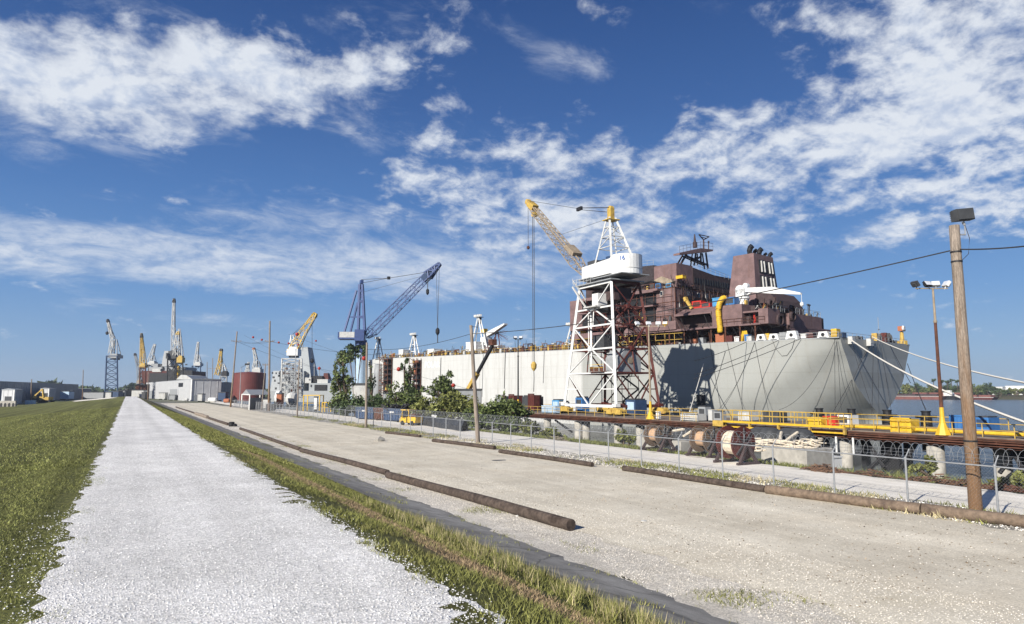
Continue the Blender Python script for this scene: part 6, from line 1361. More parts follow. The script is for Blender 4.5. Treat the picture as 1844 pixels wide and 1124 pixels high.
# ---------------------------------------------------------------- cranes farther along the yard
def far_crane(label, D, g0, g1, house, boom, apex, mg='darkgrey', mh='white', mb_='white', ma=None, gw=None, bw=3.0, levels=5, tipm=None, hook=None, group='shipyard cranes far along the dock', m_low=None, bar=.55):
    """g0/g1: (left px, right px, py) of the gantry foot and top; house: (px0, px1, py0, py1); boom: list of pixels"""
    def P(px, py, dd=0.0): return atd(px, py, D + dd)
    ma = ma or mb_
    foot = P((g0[0] + g0[1]) / 2, g0[2]); zf = min(0.0, foot.z); t = thing('yard_crane', label, 'crane', (foot.x, foot.y, zf), 0, group)
    w = (g1[1] - g1[0]) * D / F; dd = gw or w; mb = MB(); C_ = []
    for s in (0, dd):
        C_.append([P(g0[0], g0[2], s), P(g1[0], g1[2], s), P(g0[1], g0[2], s), P(g1[1], g1[2], s)])
    for c in C_:
        for q in (0, 2): mb.bar(Vector((c[q].x, c[q].y, zf)) if zf > c[q].z - 9 else c[q], c[q + 1], bar)
    for k in range(levels + 1):
        f = k / levels; R4 = [C_[0][0].lerp(C_[0][1], f), C_[0][2].lerp(C_[0][3], f), C_[1][2].lerp(C_[1][3], f), C_[1][0].lerp(C_[1][1], f)]
        for i in range(4): mb.bar(R4[i], R4[(i + 1) % 4], bar * .7)
        if k < levels:
            f2 = (k + 1) / levels; Q4 = [C_[0][0].lerp(C_[0][1], f2), C_[0][2].lerp(C_[0][3], f2), C_[1][2].lerp(C_[1][3], f2), C_[1][0].lerp(C_[1][1], f2)]
            for i in range(4): mb.bar(R4[i] if k % 2 else R4[(i + 1) % 4], Q4[(i + 1) % 4] if k % 2 else Q4[i], bar * .5)
    mb.build('gantry', MT[mg], t)
    a = P(house[0], house[3]); b = P(house[1], house[2]); hw = (house[1] - house[0]) * D / F; hh = b.z - a.z; c = (a + b) / 2 + FH * (dd / 2)
    MB().cbox((c.x, c.y, a.z), hw, hw * 1.1, hh * .85, -YAW).cbox((c.x, c.y, a.z + hh * .8), hw * .7, hw * .8, hh * .35, -YAW).build('machinery_house', MT[mh], t)
    MB().lathe((c.x, c.y, a.z - .8), [(hw * .45, 0), (hw * .45, .85)], 14).build('turntable', MT['darkgrey'], t)
    off = dd / 2; pts = [P(x, y, off) for x, y in boom]; bm = MB(); n = len(pts) - 1
    for i in range(n):
        q0 = bw * (1 - .6 * i / max(1, n)); q1 = bw * (1 - .6 * (i + 1) / max(1, n)); L = (pts[i + 1] - pts[i]).length
        bm.truss(pts[i], pts[i + 1], q0, q0, max(3, int(L / (bw * 1.1))), bar * .55, q1, q1, lace=bar * .32)
    bm.build('boom', MT[mb_], t)
    if tipm: d = pts[-1] - pts[-2]; MB().truss(pts[-1] - d * .12, pts[-1] + d * .02, bw * .5, bw * .5, 2, bar, bw * .25, bw * .25).build('boom_tip', MT[tipm], t)
    ap = P(apex[0], apex[1], off); am = MB()
    for s in (-1, 1):
        for e in (-1, 1): am.bar(Vector((c.x, c.y, b.z)) + RT * (s * hw * .35) + FH * (e * hw * .35), ap + RT * s * .4, bar * .6)
    for f in (.35, .65):
        am.bar(Vector((c.x, c.y, b.z)).lerp(ap, f) - RT * hw * .35 * (1 - f), Vector((c.x, c.y, b.z)).lerp(ap, f) + RT * hw * .35 * (1 - f), bar * .5)
    am.build('a_frame', MT[ma], t)
    cb = MB(); cb.tube(ap, pts[-1], bar * .16, n=4).tube(ap, pts[-1].lerp(pts[0], .2), bar * .13, n=4)
    if hook: h = P(hook[0], hook[1], off); cb.tube(P(hook[0], hook[2], off), h, bar * .17, n=4)
    cb.build('cable', MT['cable'], t)
    if hook: MB().lathe(h - Vector((0, 0, 1)), [(.2, 0), (.8, .6), (.8, 1.4), (.2, 2)], 8).build('hook_block', MT['black'], t)
    return t
far_crane('dark lattice gantry crane at the end of the path with pale steep boom, leftmost', 370, (189, 212, 716), (192, 211, 641), (194, 211, 638, 645), ((200, 637), (203, 612), (194, 576)), (209, 637 - 26), 'navy', 'grey', 'whitedirty', ma='grey', tipm='black', levels=7, bw=2.0, hook=(193, 600, 588))
far_crane('yellow crane tower with dark cap standing over the dark red ship', 430, (251, 261, 716), (252, 262, 661), (251, 261, 655, 662), ((256, 655), (255, 602)), (255, 600), 'rust', 'yellowdirty', 'yellowdirty', tipm='black', levels=4, bw=2.2)
far_crane('small white crane with slanting boom behind the dark red ship', 480, (266, 280, 716), (267, 279, 657), (266, 278, 651, 657), ((270, 651), (279, 620)), (277, 640), 'grey', 'whitedirty', 'whitedirty', levels=3, bw=2.6)
far_crane('distant thin crane with dark boom tip left of the yellow tower', 560, (244, 256, 716), (246, 254, 690), (246, 254, 685, 691), ((252, 686), (250, 664), (243, 637)), (251, 668), 'grey', 'palegold', 'grey', tipm='black', levels=3)
far_crane('tallest dark lattice boom rising behind the white sheds', 400, (300, 316, 716), (302, 316, 646), (300, 318, 634, 646), ((313, 634), (312, 590), (313.5, 539)), (318, 628), 'black', 'darkgrey', 'whitedirty', ma='darkgrey', tipm='black', levels=5, bw=2.2)
far_crane('yellow and white tower crane standing close by the tallest lattice boom', 395, (316, 330, 716), (318, 329, 654), (318, 328, 642, 653), ((318, 640), (321, 598)), (323, 592), 'black', 'yellowdirty', 'whitedirty', ma='whitedirty', tipm='yellowdirty', levels=5, bw=3)
far_crane('pale crane with narrow white boom on a dark gantry above the white sheds', 470, (345, 361, 716), (346, 361, 659), (348, 360, 653, 659), ((353, 655), (357, 616)), (358, 640), 'navy', 'whitedirty', 'whitedirty', levels=4, bw=2.2)
far_crane('yellow boom crane with dark tip right of the white sheds', 340, (396, 408, 716), (397, 408, 678), (398, 408, 669, 677), ((391, 676), (396, 655), (398.5, 629)), (402, 655), 'grey', 'black', 'yellowdirty', ma='whitedirty', tipm='black', levels=3, bw=2.0)
far_crane('white crane rising right behind the red tank', 380, (455, 472, 716), (456, 470, 672), (454, 469, 663, 671), ((459, 664), (461, 648), (457, 627)), (465, 650), 'grey', 'whitedirty', 'whitedirty', ma='grey', tipm='orange', levels=3, bw=2.2)
far_crane('smaller white crane farther behind the red tank', 520, (440, 450, 716), (441, 449, 677), (440, 449, 672, 677), ((444, 673), (448, 652)), (448, 660), 'grey', 'whitedirty', 'whitedirty', levels=2, bw=2.4)
def P_(D): return lambda px, py, dd=0.0: atd(px, py, D + dd)
# yellow boom crane wrapped in scaffold
D = 290; P = P_(D)
far_crane('large yellow boom crane on a scaffolded white tower right of the two poles', D, (506, 545, 716), (508, 543, 646), (514, 534, 626, 640), ((525, 638), (545, 600), (568, 565)), (526, 603), 'whitedirty', 'white', 'yellow', ma='white', tipm='yellowdirty', levels=8, bw=3.8, bar=.5, hook=(562, 650, 575))
# blue crane
D = 225; P = P_(D); c = P(648, 704); bc = thing('column_crane', 'blue column crane with long blue lattice boom pointing right, by the tanker bow', 'crane', (c.x, c.y, .5))
zt = P(648, 622).z; zb = .5
MB().lathe((c.x, c.y, zb), [(3.2, 0), (3.0, 3.0), (1.75, 4.2), (1.7, zt - zb - 2), (1.9, zt - zb)], 20).build('column', MT['paleblue'], bc, smooth=False)
MB().lathe((c.x, c.y, zt - 2.5), [(1.85, 0), (1.95, 2.5), (1.95, 4.2)], 20).build('slew_ring', MT['craneblue'], bc)
a = P(611, 611, -2); b = P(655, 598, -2); hh = b.z - a.z; hm = MB(Matrix.Translation((a + b) / 2) @ Matrix.Rotation(-YAW + .1, 4, 'Z')); w = (655 - 611) * D / F / 2
hm.box(-w, w, -1.8, 3.2, -hh / 2, -hh / 2 + .5).box(-w * .92, w * .28, -1.7, 3.0, -hh / 2 + .5, hh / 2 - .1); hm.build('machinery_house', MT['whitedirty'], bc)
hm2 = MB(Matrix.Translation((a + b) / 2) @ Matrix.Rotation(-YAW + .1, 4, 'Z')); hm2.box(w * .3, w * 1.05, -2.0, 3.4, -hh / 2 - .6, hh / 2 + .7).box(-w * 1.03, -w * .93, -1.8, 3.1, -hh / 2 + .2, hh / 2 - .2).box(-w, w, -1.82, 3.2, -hh / 2 - .1, -hh / 2 + .45); hm2.build('cab_block', MT['craneblue'], bc)
mb = MB(); tp = P(651, 511)
for (x0, x1) in ((645, 647.5), (657, 652.5)):
    for dd in (0, 3.5): mb.bar(P(x0, 600, dd), P(x1, 512, dd * .4), .75)
for (yy, xa, xb) in ((571, 645.6, 655.7), (543, 646.3, 654.5), (524, 647, 653.4)): mb.bar(P(xa, yy), P(xb, yy), .8).bar(P(xa, yy, 2.5), P(xb, yy, 2.5), .7).bar(P(xa, yy), P(xa, yy, 2.5), .6)
mb.bar(P(654.5, 543), P(646.8, 525), .45).cbox(tp, .9, 1.6, 1.2); mb.build('mast', MT['craneblue'], bc)
MB().bar(P(620, 598), P(642, 523), .55).bar(P(631, 598, 3), P(644, 545, 2), .55).bar(P(631, 571), P(646, 571), .4).build('back_stay', MT['craneblue'], bc)
bf = P(660, 607); bt = P(792, 475, -8); d = bt - bf; mb = MB(); mb.truss(bf, bf + d * .08, 1.2, 1.2, 2, .3, 3.0, 2.7, lace=.16).truss(bf + d * .08, bf + d * .84, 3.0, 2.7, 13, .27, 2.2, 2.0, lace=.11).truss(bf + d * .84, bt, 2.6, 2.4, 4, .42, .8, .8, lace=.3); mb.build('boom', MT['craneblue'], bc)
k = bf + d * .86; MB().cbox(k + Vector((0, 0, -1.4)), 1.6, 4.0, 2.0, -YAW - 1.57, R(40)).build('boom_machinery', MT['navy'], bc)
mb = MB(); sb = P(700, 501, -3)
for dz in (.6, -.6): mb.tube(tp + Vector((0, 0, .8 + dz)), sb, .09, n=4)
mb.tube(sb, bf + d * .9, .10, n=4).tube(tp - Vector((0, 0, 3)), bf + d * .86, .05, n=4).cbox(sb - Vector((0, 0, .4)), .9, .9, .9); hkp = P(788, 596, -8); tpp = P(788, 482, -8)
mb.tube(tpp + Vector((-.4, 0, 0)), hkp, .07, n=4).tube(tpp + Vector((.6, 0, 0)), hkp, .07, n=4).tube(hkp, P(788, 617, -8), .16, n=5)
h2 = P(770, 523, -8); mb.tube(P(769, 500, -8), h2, .07, n=4).tube(P(771.5, 498, -8), h2, .07, n=4); mb.build('cable', MT['cable'], bc)
MB().lathe(hkp - Vector((0, 0, .6)), [(.2, -.8), (.65, 0), (.65, 1), (.2, 1.6)], 10).build('hook_block', MT['black'], bc); MB().lathe(h2 - Vector((0, 0, .9)), [(.15, -.6), (.5, 0), (.5, 1), (.2, 1.4)], 10).build('auxiliary_hook', MT['black'], bc)

# ---------------------------------------------------------------- other ships
def pbox(P, px0, px1, py0, py1, dd, dep, mb):
    a = P(px0, py1, dd); b = P(px1, py1, dd); zt = P((px0 + px1) / 2, py0, dd).z; e = FH * dep
    mb.prism([a, b, b + e, a + e], (0, 0, max(.2, zt - a.z))); return mb
def ptaper(P, lo, hi, dd, dep, mb):
    """tapered block: lo=(px0,px1,py), hi=(px0,px1,py)"""
    a, b = P(lo[0], lo[2], dd), P(lo[1], lo[2], dd); c, d = P(hi[0], hi[2], dd + dep * .2), P(hi[1], hi[2], dd + dep * .2); e = FH * dep; e2 = FH * dep * .6
    mb.add([a, b, b + e, a + e, c, d, d + e2, c + e2], [(0, 3, 2, 1), (4, 5, 6, 7), (0, 1, 5, 4), (1, 2, 6, 5), (2, 3, 7, 6), (3, 0, 4, 7)]); return mb
D = 335; P = P_(D); c = P(560, 716); gs = thing('warship', 'haze grey warship with pyramid masts beyond the yellow boom crane', 'ship', (c.x, c.y, -3))
pbox(P, 486, 640, 704, 724, 0, 22, MB()).build('hull', MT['navygrey'], gs); pbox(P, 556, 640, 690, 705, 1, 18, MB()).build('superstructure', MT['navygrey'], gs)
mb = MB(); pbox(P, 566, 588, 693, 704, .6, 1, mb); pbox(P, 560, 580, 677, 689, 3, 8, mb); mb.build('open_bay', MT['black'], gs)
ptaper(P, (537, 561, 690), (541, 554, 625), 8, 14, MB()).build('mast_tower', MT['navygrey'], gs); ptaper(P, (486, 504, 705), (492, 503, 668), 4, 12, MB()).build('mast_tower', MT['navygrey'], gs)
pbox(P, 505, 546, 668, 706, 6, 14, MB()).build('deckhouse', MT['navygrey'], gs)
mb = MB(); ptaper(P, (581, 592, 686), (583, 590, 672), 4, 6, mb); mb.build('red_deckhouse', MT['rustred'], gs); mb = MB(); pbox(P, 571, 590, 683, 692, 2, 5, mb); pbox(P, 549, 560, 680, 690, 2, 5, mb); mb.build('white_locker', MT['whitedirty'], gs)
mb = MB(); q = random.Random(4)
for k in range(30): x = q.uniform(488, 622); y = q.uniform(672, 704); pbox(P, x, x + q.uniform(1, 3), y - q.uniform(1, 4), y, q.uniform(-.5, 2), 1, mb)
tag(mb.build('deck_fitting', MT['darkgrey'], gs), kind='stuff')
for (x, y0, y1) in ((566, 655, 682), (575, 660, 682), (545, 618, 632)): MB().bar(P(x, y1, 6), P(x, y0, 6), .3).bar(P(x - 2, y0 + 4, 6), P(x + 2, y0 + 4, 6), .2).build('mast_pole', MT['grey'], gs)
# scaffold wrap round the crane tower
D = 288; P = P_(D); q = random.Random(12); c = P(525, 716); sw = thing('scaffold_wrap', 'pale tangled scaffold with sheets wrapped round the tower of the yellow boom crane', 'scaffold', (c.x, c.y, 0))
mb = MB()
for k in range(10): x = 506 + k * 4.2 + q.uniform(-1, 1); mb.bar(P(x, 716, -1), P(x + (525 - x) * .12, 648 + q.uniform(0, 22), -1), .16)
for k in range(9): y = 652 + k * 7 + q.uniform(-2, 2); mb.bar(P(506 + q.uniform(0, 6), y, -1), P(545 - q.uniform(0, 6), y, -1), .15)
for k in range(34): x = q.uniform(506, 540); y = q.uniform(652, 710); mb.bar(P(x, y, -1.3), P(x + q.choice([-5, 5]), y + 6, -1.3), .14)
mb.build('frame', MT['grey'], sw)
for k in range(52):
    x = q.uniform(506, 540); y = q.uniform(652, 708); pbox(P, x, x + q.uniform(2, 5), y, y + q.uniform(2, 6), -.6 + q.random(), .5, MB()).build('sheet', MT[q.choice(['whitedirty', 'grey', 'navygrey', 'rust', 'darkgrey', 'darkgrey'])], sw)
D = 430; P = P_(D); c = P(300, 716); ds = thing('dark_ship', 'dark red primed ship behind the white sheds with grey upperworks', 'ship', (c.x, c.y, -3))
a = [P(254, 668), P(340, 668), P(340, 716), P(266, 716), P(258, 690)]; MB().prism([a[0], a[4], a[3], a[2], a[1]], FH * 24).build('hull', MT['rustred'], ds)
mb = MB(); pbox(P, 268, 300, 672, 688, -.8, 1.2, mb); pbox(P, 300, 345, 667, 690, -.8, 1.2, mb); mb.build('open_bay', MT['black'], ds)
mb = MB(); pbox(P, 268, 330, 661, 668.5, 1, 18, mb); pbox(P, 272, 284, 655, 662, 3, 8, mb); mb.build('superstructure', MT['grey'], ds)
ptaper(P, (290, 307, 660), (296, 306, 632), 4, 10, MB()).build('funnel', MT['grey'], ds); mb = MB(); pbox(P, 274, 290, 664, 670, -.5, 2, mb); mb.build('lifeboat', MT['whitedirty'], ds)
mb = MB(); q = random.Random(6)
for k in range(40): x = q.uniform(260, 338); y = q.uniform(656, 676); pbox(P, x, x + q.uniform(.8, 3), y - q.uniform(1, 5), y, q.uniform(-1, 3), 1, mb)
tag(mb.build('deck_fitting', MT['darkgrey'], ds), kind='stuff')
c = P(319, 694, -20); t = thing('yellow_tank', 'upright yellow column behind the white sheds', 'column', (c.x, c.y, 0)); zt = P(319, 659, -20).z
MB().lathe((c.x, c.y, 0), [(1.5, 0), (1.35, 4), (1.35, zt - 1), (1.0, zt)], 14).build('shaft', MT['yellow'], t); MB().lathe((c.x, c.y, zt - 6), [(1.5, 0), (1.5, .3)], 14).lathe((c.x, c.y, zt - 1.4), [(1.5, 0), (1.5, .3)], 14).build('ring', MT['orange'], t)

# ---------------------------------------------------------------- sheds, tank and yard clutter on the left
def shed(A, B, C, zt, label, m='corr', mroof='corrgrey', doors=(), zt2=None, name='shed', dz=0, rise=.5):
    """walls A-B and B-C (ground points), closed to a parallelogram"""
    A, B, C = Vector(A), Vector(B), Vector(C); D_ = A + C - B; t = thing(name, label, 'building', ((A.x + C.x) / 2, (A.y + C.y) / 2, min(A.z, B.z, C.z)))
    mb = MB(); h = lambda p: Vector((p.x, p.y, zt)); mb.add([A, B, C, D_, h(A), h(B), h(C), h(D_)], [(0, 1, 5, 4), (1, 2, 6, 5), (2, 3, 7, 6), (3, 0, 4, 7), (0, 3, 2, 1)]).build('wall', MT[m], t)
    ctr = (A + C) / 2; ov = [Vector((p.x, p.y, zt)) + (Vector((p.x - ctr.x, p.y - ctr.y, 0))).normalized() * .35 for p in (A, B, C, D_)]
    rz = Vector((0, 0, .22)); mid = Vector((ctr.x, ctr.y, zt + .9)); r1 = (ov[0] + ov[3]) / 2 + Vector((0, 0, rise)); r2 = (ov[1] + ov[2]) / 2 + Vector((0, 0, rise))
    MB().add(ov + [p + rz for p in ov] + [r1, r2], [(0, 1, 2, 3), (0, 4, 5, 1), (1, 5, 6, 2), (2, 6, 7, 3), (3, 7, 4, 0), (4, 8, 9, 5), (5, 9, 6), (6, 9, 8, 7), (7, 8, 4)]).build('roof', MT[mroof], t)
    n = (B - A).normalized(); o1 = Vector((n.y, -n.x, 0)); o1 = o1 if o1.dot(Vector((0, 0, 0)) - B) > 0 else -o1
    n2 = (C - B).normalized(); o2 = Vector((n2.y, -n2.x, 0)); o2 = o2 if o2.dot(-B) > 0 else -o2
    MB().bar(B + (o1 + o2) * .05, h(B) + (o1 + o2) * .05, .4).build('corner_trim', MT['white'], t)
    for (wall, f0, f1, z0, z1, mm, nm) in doors:
        a, b, o = (A, B, o1) if wall == 0 else (B, C, o2); p = a.lerp(b, f0); q_ = a.lerp(b, f1)
        MB().prism([p + o * .02 + Vector((0, 0, z0)), q_ + o * .02 + Vector((0, 0, z0)), q_ + o * .02 + Vector((0, 0, z1)), p + o * .02 + Vector((0, 0, z1))], o * .12).build(nm, MT[mm], t)
    rb = MB(); L = (B - A).length
    for i in range(int(L / 2.5)): p = A.lerp(B, (i + .5) / int(L / 2.5)); rb.bar(p + o1 * .04, Vector((p.x, p.y, zt)) + o1 * .04, .10)
    L = (C - B).length
    for i in range(max(1, int(L / 2.5))): p = B.lerp(C, (i + .5) / max(1, int(L / 2.5))); rb.bar(p + o2 * .04, Vector((p.x, p.y, zt)) + o2 * .04, .10)
    rb.build('cladding_rib', MT[m], t); return t
B_ = onz(344, 722.5, 0); B_.z = 0
A_ = atd(262, 716, 420); A_.z = -.1; C_ = atd(397, 721, 300); C_.z = 0
shed(A_, B_, C_, atd(344, 683.5, B_.dot(FH)).z, 'long white metal shed at the end of the levee path', doors=((0, .78, .86, 6.2, 8.0, 'black', 'vent'), (0, .62, .76, 0, 5.2, 'grey', 'roller_door'), (0, .1, .2, 0, 4.5, 'grey', 'roller_door'), (1, .1, .25, 0, 2.5, 'grey', 'door')))
a = atd(325, 690, 330); mb = MB(); mb.prism([atd(317, 683.5, 330), atd(347, 683.5, 330), atd(336, 676, 330), atd(326, 675, 330)], FH * 20); tag(mb.build('gable_roof', MT['whitedirty']), 'low white gable roof peeping over the long white shed', 'building')
shed(atd(404, 716, 330), atd(396, 717, 310), atd(417, 717, 320), atd(408, 690, 320).z, 'small grey shed left of the leaning crossarm pole', m='grey', name='small_shed')
c = atd(448, 719, 300); t = thing('storage_tank', 'big cylindrical red oxide storage tank', 'tank', (c.x, c.y, 0)); zt = atd(448, 672.5, 300).z; r = 27.3 * 300 / F
MB().lathe((c.x, c.y, 0), [(r, 0), (r, zt), (r * .97, zt + .15), (r * .5, zt + .5), (.2, zt + .7)], 48).build('shell', MT['tankred'], t)
mb = MB()
for z in (zt * .33, zt * .66, zt - .2): mb.lathe((c.x, c.y, z), [(r + .05, 0), (r + .05, .12)], 48)
mb.build('seam_ring', MT['tankred'], t); rail([(c.x + r * .95 * math.cos(a), c.y + r * .95 * math.sin(a), zt) for a in [i * .35 for i in range(19)]], .8, 3, 'top_railing', 'rust', t, .05)
# canopy with white frame
def gp(px, D): p = atd(px, 710, D); p.z = 0; return p
D = 158; t = thing('carport', 'low canopy with white hoop frame and grey roof by the fence', 'carport', tuple(gp(455, D)))
zt = atd(448, 711, D).z; q0, q1, q2 = gp(436, D + 22), gp(450, D), gp(486, D + 8); q3 = q0 + q2 - q1
mb = MB()
for p in (q0, q1, q2, q3): mb.bar(p, p + Vector((0, 0, zt)), .22)
mb.bar(q0 + Vector((0, 0, zt)), q1 + Vector((0, 0, zt)), .22)
for a_, b_ in ((q1, q2), (q2, q3), (q3, q0)): mb.bar(a_ + Vector((0, 0, zt)), b_ + Vector((0, 0, zt)), .16)
mb.build('frame', MT['white'], t)
z_ = Vector((0, 0, zt + .02)); rd = Vector((0, 0, 1.2)); MB().add([q0 + z_, q1 + z_, q2 + z_, q3 + z_, (q0 + q1) / 2 + z_ + rd, (q2 + q3) / 2 + z_ + rd], [(0, 4, 5, 3), (1, 2, 5, 4), (0, 1, 4), (2, 3, 5)]).build('roof', MT['grey'], t)
MB().add([q1, q2, q2 + Vector((0, 0, zt * .8)), q1 + Vector((0, 0, zt * .8))], [(0, 1, 2, 3)]).prism([q1, q2, q2 + Vector((0, 0, zt * .8)), q1 + Vector((0, 0, zt * .8))], FH * .2).build('side_sheet', MT['corrgrey'], t)
# white machine, yellow frames and yard debris
def yitem(px0, px1, py0, D, m, name, label, cat, dep=2.0, m2='darkgrey', group=None, z0=0.0, style=0):
    a = gp(px0, D); b = gp(px1, D); a.z = b.z = z0; zt = atd((px0 + px1) / 2, py0, D).z; t = thing(name, label, cat, tuple((a + b) / 2), 0, group); e = FH * dep; h = zt - z0
    if style == 0:
        u = Vector((0, 0, h * .12)); MB().prism([a + u, b + u, b + u + e, a + u + e], (0, 0, h * .8)).build('body', MT[m], t); s = RT * .08; v = Vector((0, 0, h * .92))
        MB().prism([a + v - s - FH * .08, b + v + s - FH * .08, b + v + s + e, a + v - s + e], (0, 0, h * .08)).build('top', MT[m2], t); MB().prism([a + s, a + s * 4, a + s * 4 + e, a + s + e], (0, 0, h * .12)).prism([b - s * 4, b - s, b - s + e, b - s * 4 + e], (0, 0, h * .12)).build('foot', MT['black'], t)
    elif style == 1:
        w = .16; mb = MB()
        for p in (a, b, a + e, b + e): mb.bar(p, p + Vector((0, 0, h)), w)
        H = Vector((0, 0, h)); mb.bar(a + H, b + H, w).bar(a + H + e, b + H + e, w).bar(a + H, a + H + e, w).bar(b + H, b + H + e, w).bar(a + H * .5, b + H * .5, w * .6)
        mb.build('frame', MT[m], t); MB().prism([a + H * .98, b + H * .98, b + H * .98 + e, a + H * .98 + e], (0, 0, .1)).build('roof', MT[m], t)
    elif style == 2:
        L = (b - a).length; c = (a + b) / 2 + e * .5; ax = (b - a).normalized(); r = h * .5
        MB().lathe(c + Vector((0, 0, r)), [(r * .3, -L / 2), (r * .85, -L / 2 + r * .3), (r, -L / 2 + r * .7), (r, L / 2 - r * .7), (r * .85, L / 2 - r * .3), (r * .3, L / 2)], 14, ax).build('body', MT[m], t)
        MB().cbox(c + ax * L * .3, .3, r * 1.4, r, math.atan2(ax.y, ax.x)).cbox(c - ax * L * .3, .3, r * 1.4, r, math.atan2(ax.y, ax.x)).build('saddle', MT[m2], t)
    return t
yitem(491, 505, 703, 190, 'white', 'machine_shelter', 'white rounded tank right of the upright crossarm pole', 'tank', 4, style=2); yitem(511, 533, 706, 186, 'whitedirty', 'machine_shelter', 'long white tank right of the rounded one', 'tank', 4, style=2)
yitem(498, 507, 708, 182, 'orange', 'pump', 'orange pump between the two white tanks', 'pump', 2); yitem(547, 576, 712, 150, 'yellow', 'open_stand', 'yellow open frame stand right of the thin poles', 'frame', 3, style=1); yitem(581, 592, 725, 140, 'yellow', 'open_stand', 'small yellow frame left of the dark bushes', 'frame', 2, style=1)
yitem(566, 571, 714, 148, 'white', 'barrel_rack', 'white canister inside the yellow frame stand', 'canister', 1); yitem(480, 492, 728, 150, 'darkgrey', 'equipment_box', 'dark grey box at the foot of the upright crossarm pole', 'box', 2); yitem(474, 483, 718, 160, 'whitedirty', 'equipment_box', 'white barrel-like box behind the short thin pole', 'box', 2)
for px0, px1, y0, D, m, lab, st in ((372, 388, 716, 262, 'white', 'white boat-shaped cover on the yard edge before the white shed', 2), (400, 412, 718, 250, 'orange', 'orange tarp bundle at the yard edge', 2), (413, 425, 719, 246, 'black', 'black tyre pile at the foot of the leaning crossarm pole', 2), (356, 364, 709, 275, 'whitedirty', 'white pedestal in front of the white shed', 0),
                                   (286, 297, 707, 340, 'whitedirty', 'white cabinet along the side of the long shed', 0), (305, 315, 711, 320, 'grey', 'grey bin along the side of the long shed', 0), (393, 406, 706, 290, 'navy', 'dark blue truck body before the small grey shed', 0), (330, 337, 717, 290, 'whitedirty', 'small white bundle at the shed corner', 2)):
    yitem(px0, px1, y0, D, m, 'yard_item', lab, 'yard clutter', 3, style=st)
# dumpsters and yellow cart on the service road
def dumpster(px0, px1, pyb, pyt, m, label, load=None):
    a = onz(px0, pyb, 0); b = onz(px1, pyb + (px1 - px0) * .045, 0); h = 1.75; ax = (b - a); L = ax.length; ax.normalize(); o = Vector((ax.y, -ax.x, 0)); o = o if o.dot(a) > 0 else -o; e = o * 1.9; t = thing('dumpster', label, 'dumpster', tuple((a + b) / 2 + e / 2), 0, 'dumpsters on the service road')
    mb = MB(); lo = [a + Vector((0, 0, .15)), b + Vector((0, 0, .15)), b + e + Vector((0, 0, .15)), a + e + Vector((0, 0, .15))]; hi = [p + Vector((0, 0, h - .15)) - ax * (.2 if i in (0, 3) else -.2) for i, p in enumerate(lo)]
    mb.add(lo + hi, [(0, 3, 2, 1), (0, 1, 5, 4), (1, 2, 6, 5), (2, 3, 7, 6), (3, 0, 4, 7), (4, 5, 6, 7)]).build('body', MT[m], t); rb = MB(); n = 6
    for i in range(n + 1): f = i / n; rb.bar(lo[0].lerp(lo[1], f) - o * .04, hi[0].lerp(hi[1], f) - o * .04, .10)
    rb.bar(hi[0] - o * .05, hi[1] - o * .05, .14).bar(hi[0], hi[3], .12).bar(hi[1], hi[2], .12).build('rib', MT[m], t)
    wh = MB(); wh.bar(a + e * .2 + Vector((0, 0, .07)), b + e * .2 + Vector((0, 0, .07)), .14).bar(a + e * .8 + Vector((0, 0, .07)), b + e * .8 + Vector((0, 0, .07)), .14).build('skid', MT['black'], t)
    if load:
        q = random.Random(2); mb = MB()
        for k in range(50): p = hi[0].lerp(hi[1], q.uniform(.05, .95)) + e * q.uniform(.1, .9); d = Vector((q.uniform(-1, 1), q.uniform(-1, 1), q.uniform(-.1, .5))); mb.bar(p, p + d * 1.0 + Vector((0, 0, .25)), q.uniform(.08, .3))
        mb.build('rubbish_load', MT[load], t)
    MB().prism([a.lerp(b, .35) - o * .06 + Vector((0, 0, 1.2)), a.lerp(b, .6) - o * .06 + Vector((0, 0, 1.2)), a.lerp(b, .6) - o * .06 + Vector((0, 0, 1.42)), a.lerp(b, .35) - o * .06 + Vector((0, 0, 1.42))], -o * .02).build('placard', MT['white'], t) if m == 'navy' else None
dumpster(642, 671, 755, 735, 'navy', 'blue dumpster left, behind the thin pole'); dumpster(674, 691, 757, 737, 'rust', 'rusty brown dumpster between the two blue ones'); dumpster(692, 721, 758.5, 738, 'navy', 'blue dumpster heaped with dark rubbish beside the yellow cart', 'black')
a = onz(719, 765.5, 0); b = onz(748, 767, 0); ax = (b - a); L = ax.length; ax.normalize(); o = Vector((-ax.y, ax.x, 0)); o = o if o.dot(a) > 0 else -o
cf = Matrix(((ax.x, o.x, 0, a.x), (ax.y, o.y, 0, a.y), (0, 0, 1, 0), (0, 0, 0, 1))); t = thing('utility_cart', 'yellow industrial cart with flat canopy on the service road', 'cart', tuple((a + b) / 2))
MB(cf).prism([(0, 0, .35), (.15, 0, .35), (L * .95, 0, .35), (L, 0, .75), (L, 0, 1.05), (L * .42, 0, 1.05), (L * .34, 0, .8), (.25, 0, 1.0), (0, 0, .8)], (0, 1.2, 0)).build('body', MT['yellow'], t)
MB(cf).box(L * .08, L * .62, -.05, 1.25, 1.86, 1.98).build('canopy', MT['yellow'], t); MB(cf).bar((L * .14, .05, .9), (L * .16, .05, 1.88), .09).bar((L * .14, 1.15, .9), (L * .16, 1.15, 1.88), .09).bar((L * .56, .05, 1), (L * .54, .05, 1.88), .09).bar((L * .56, 1.15, 1), (L * .54, 1.15, 1.88), .09).build('canopy_post', MT['yellow'], t)
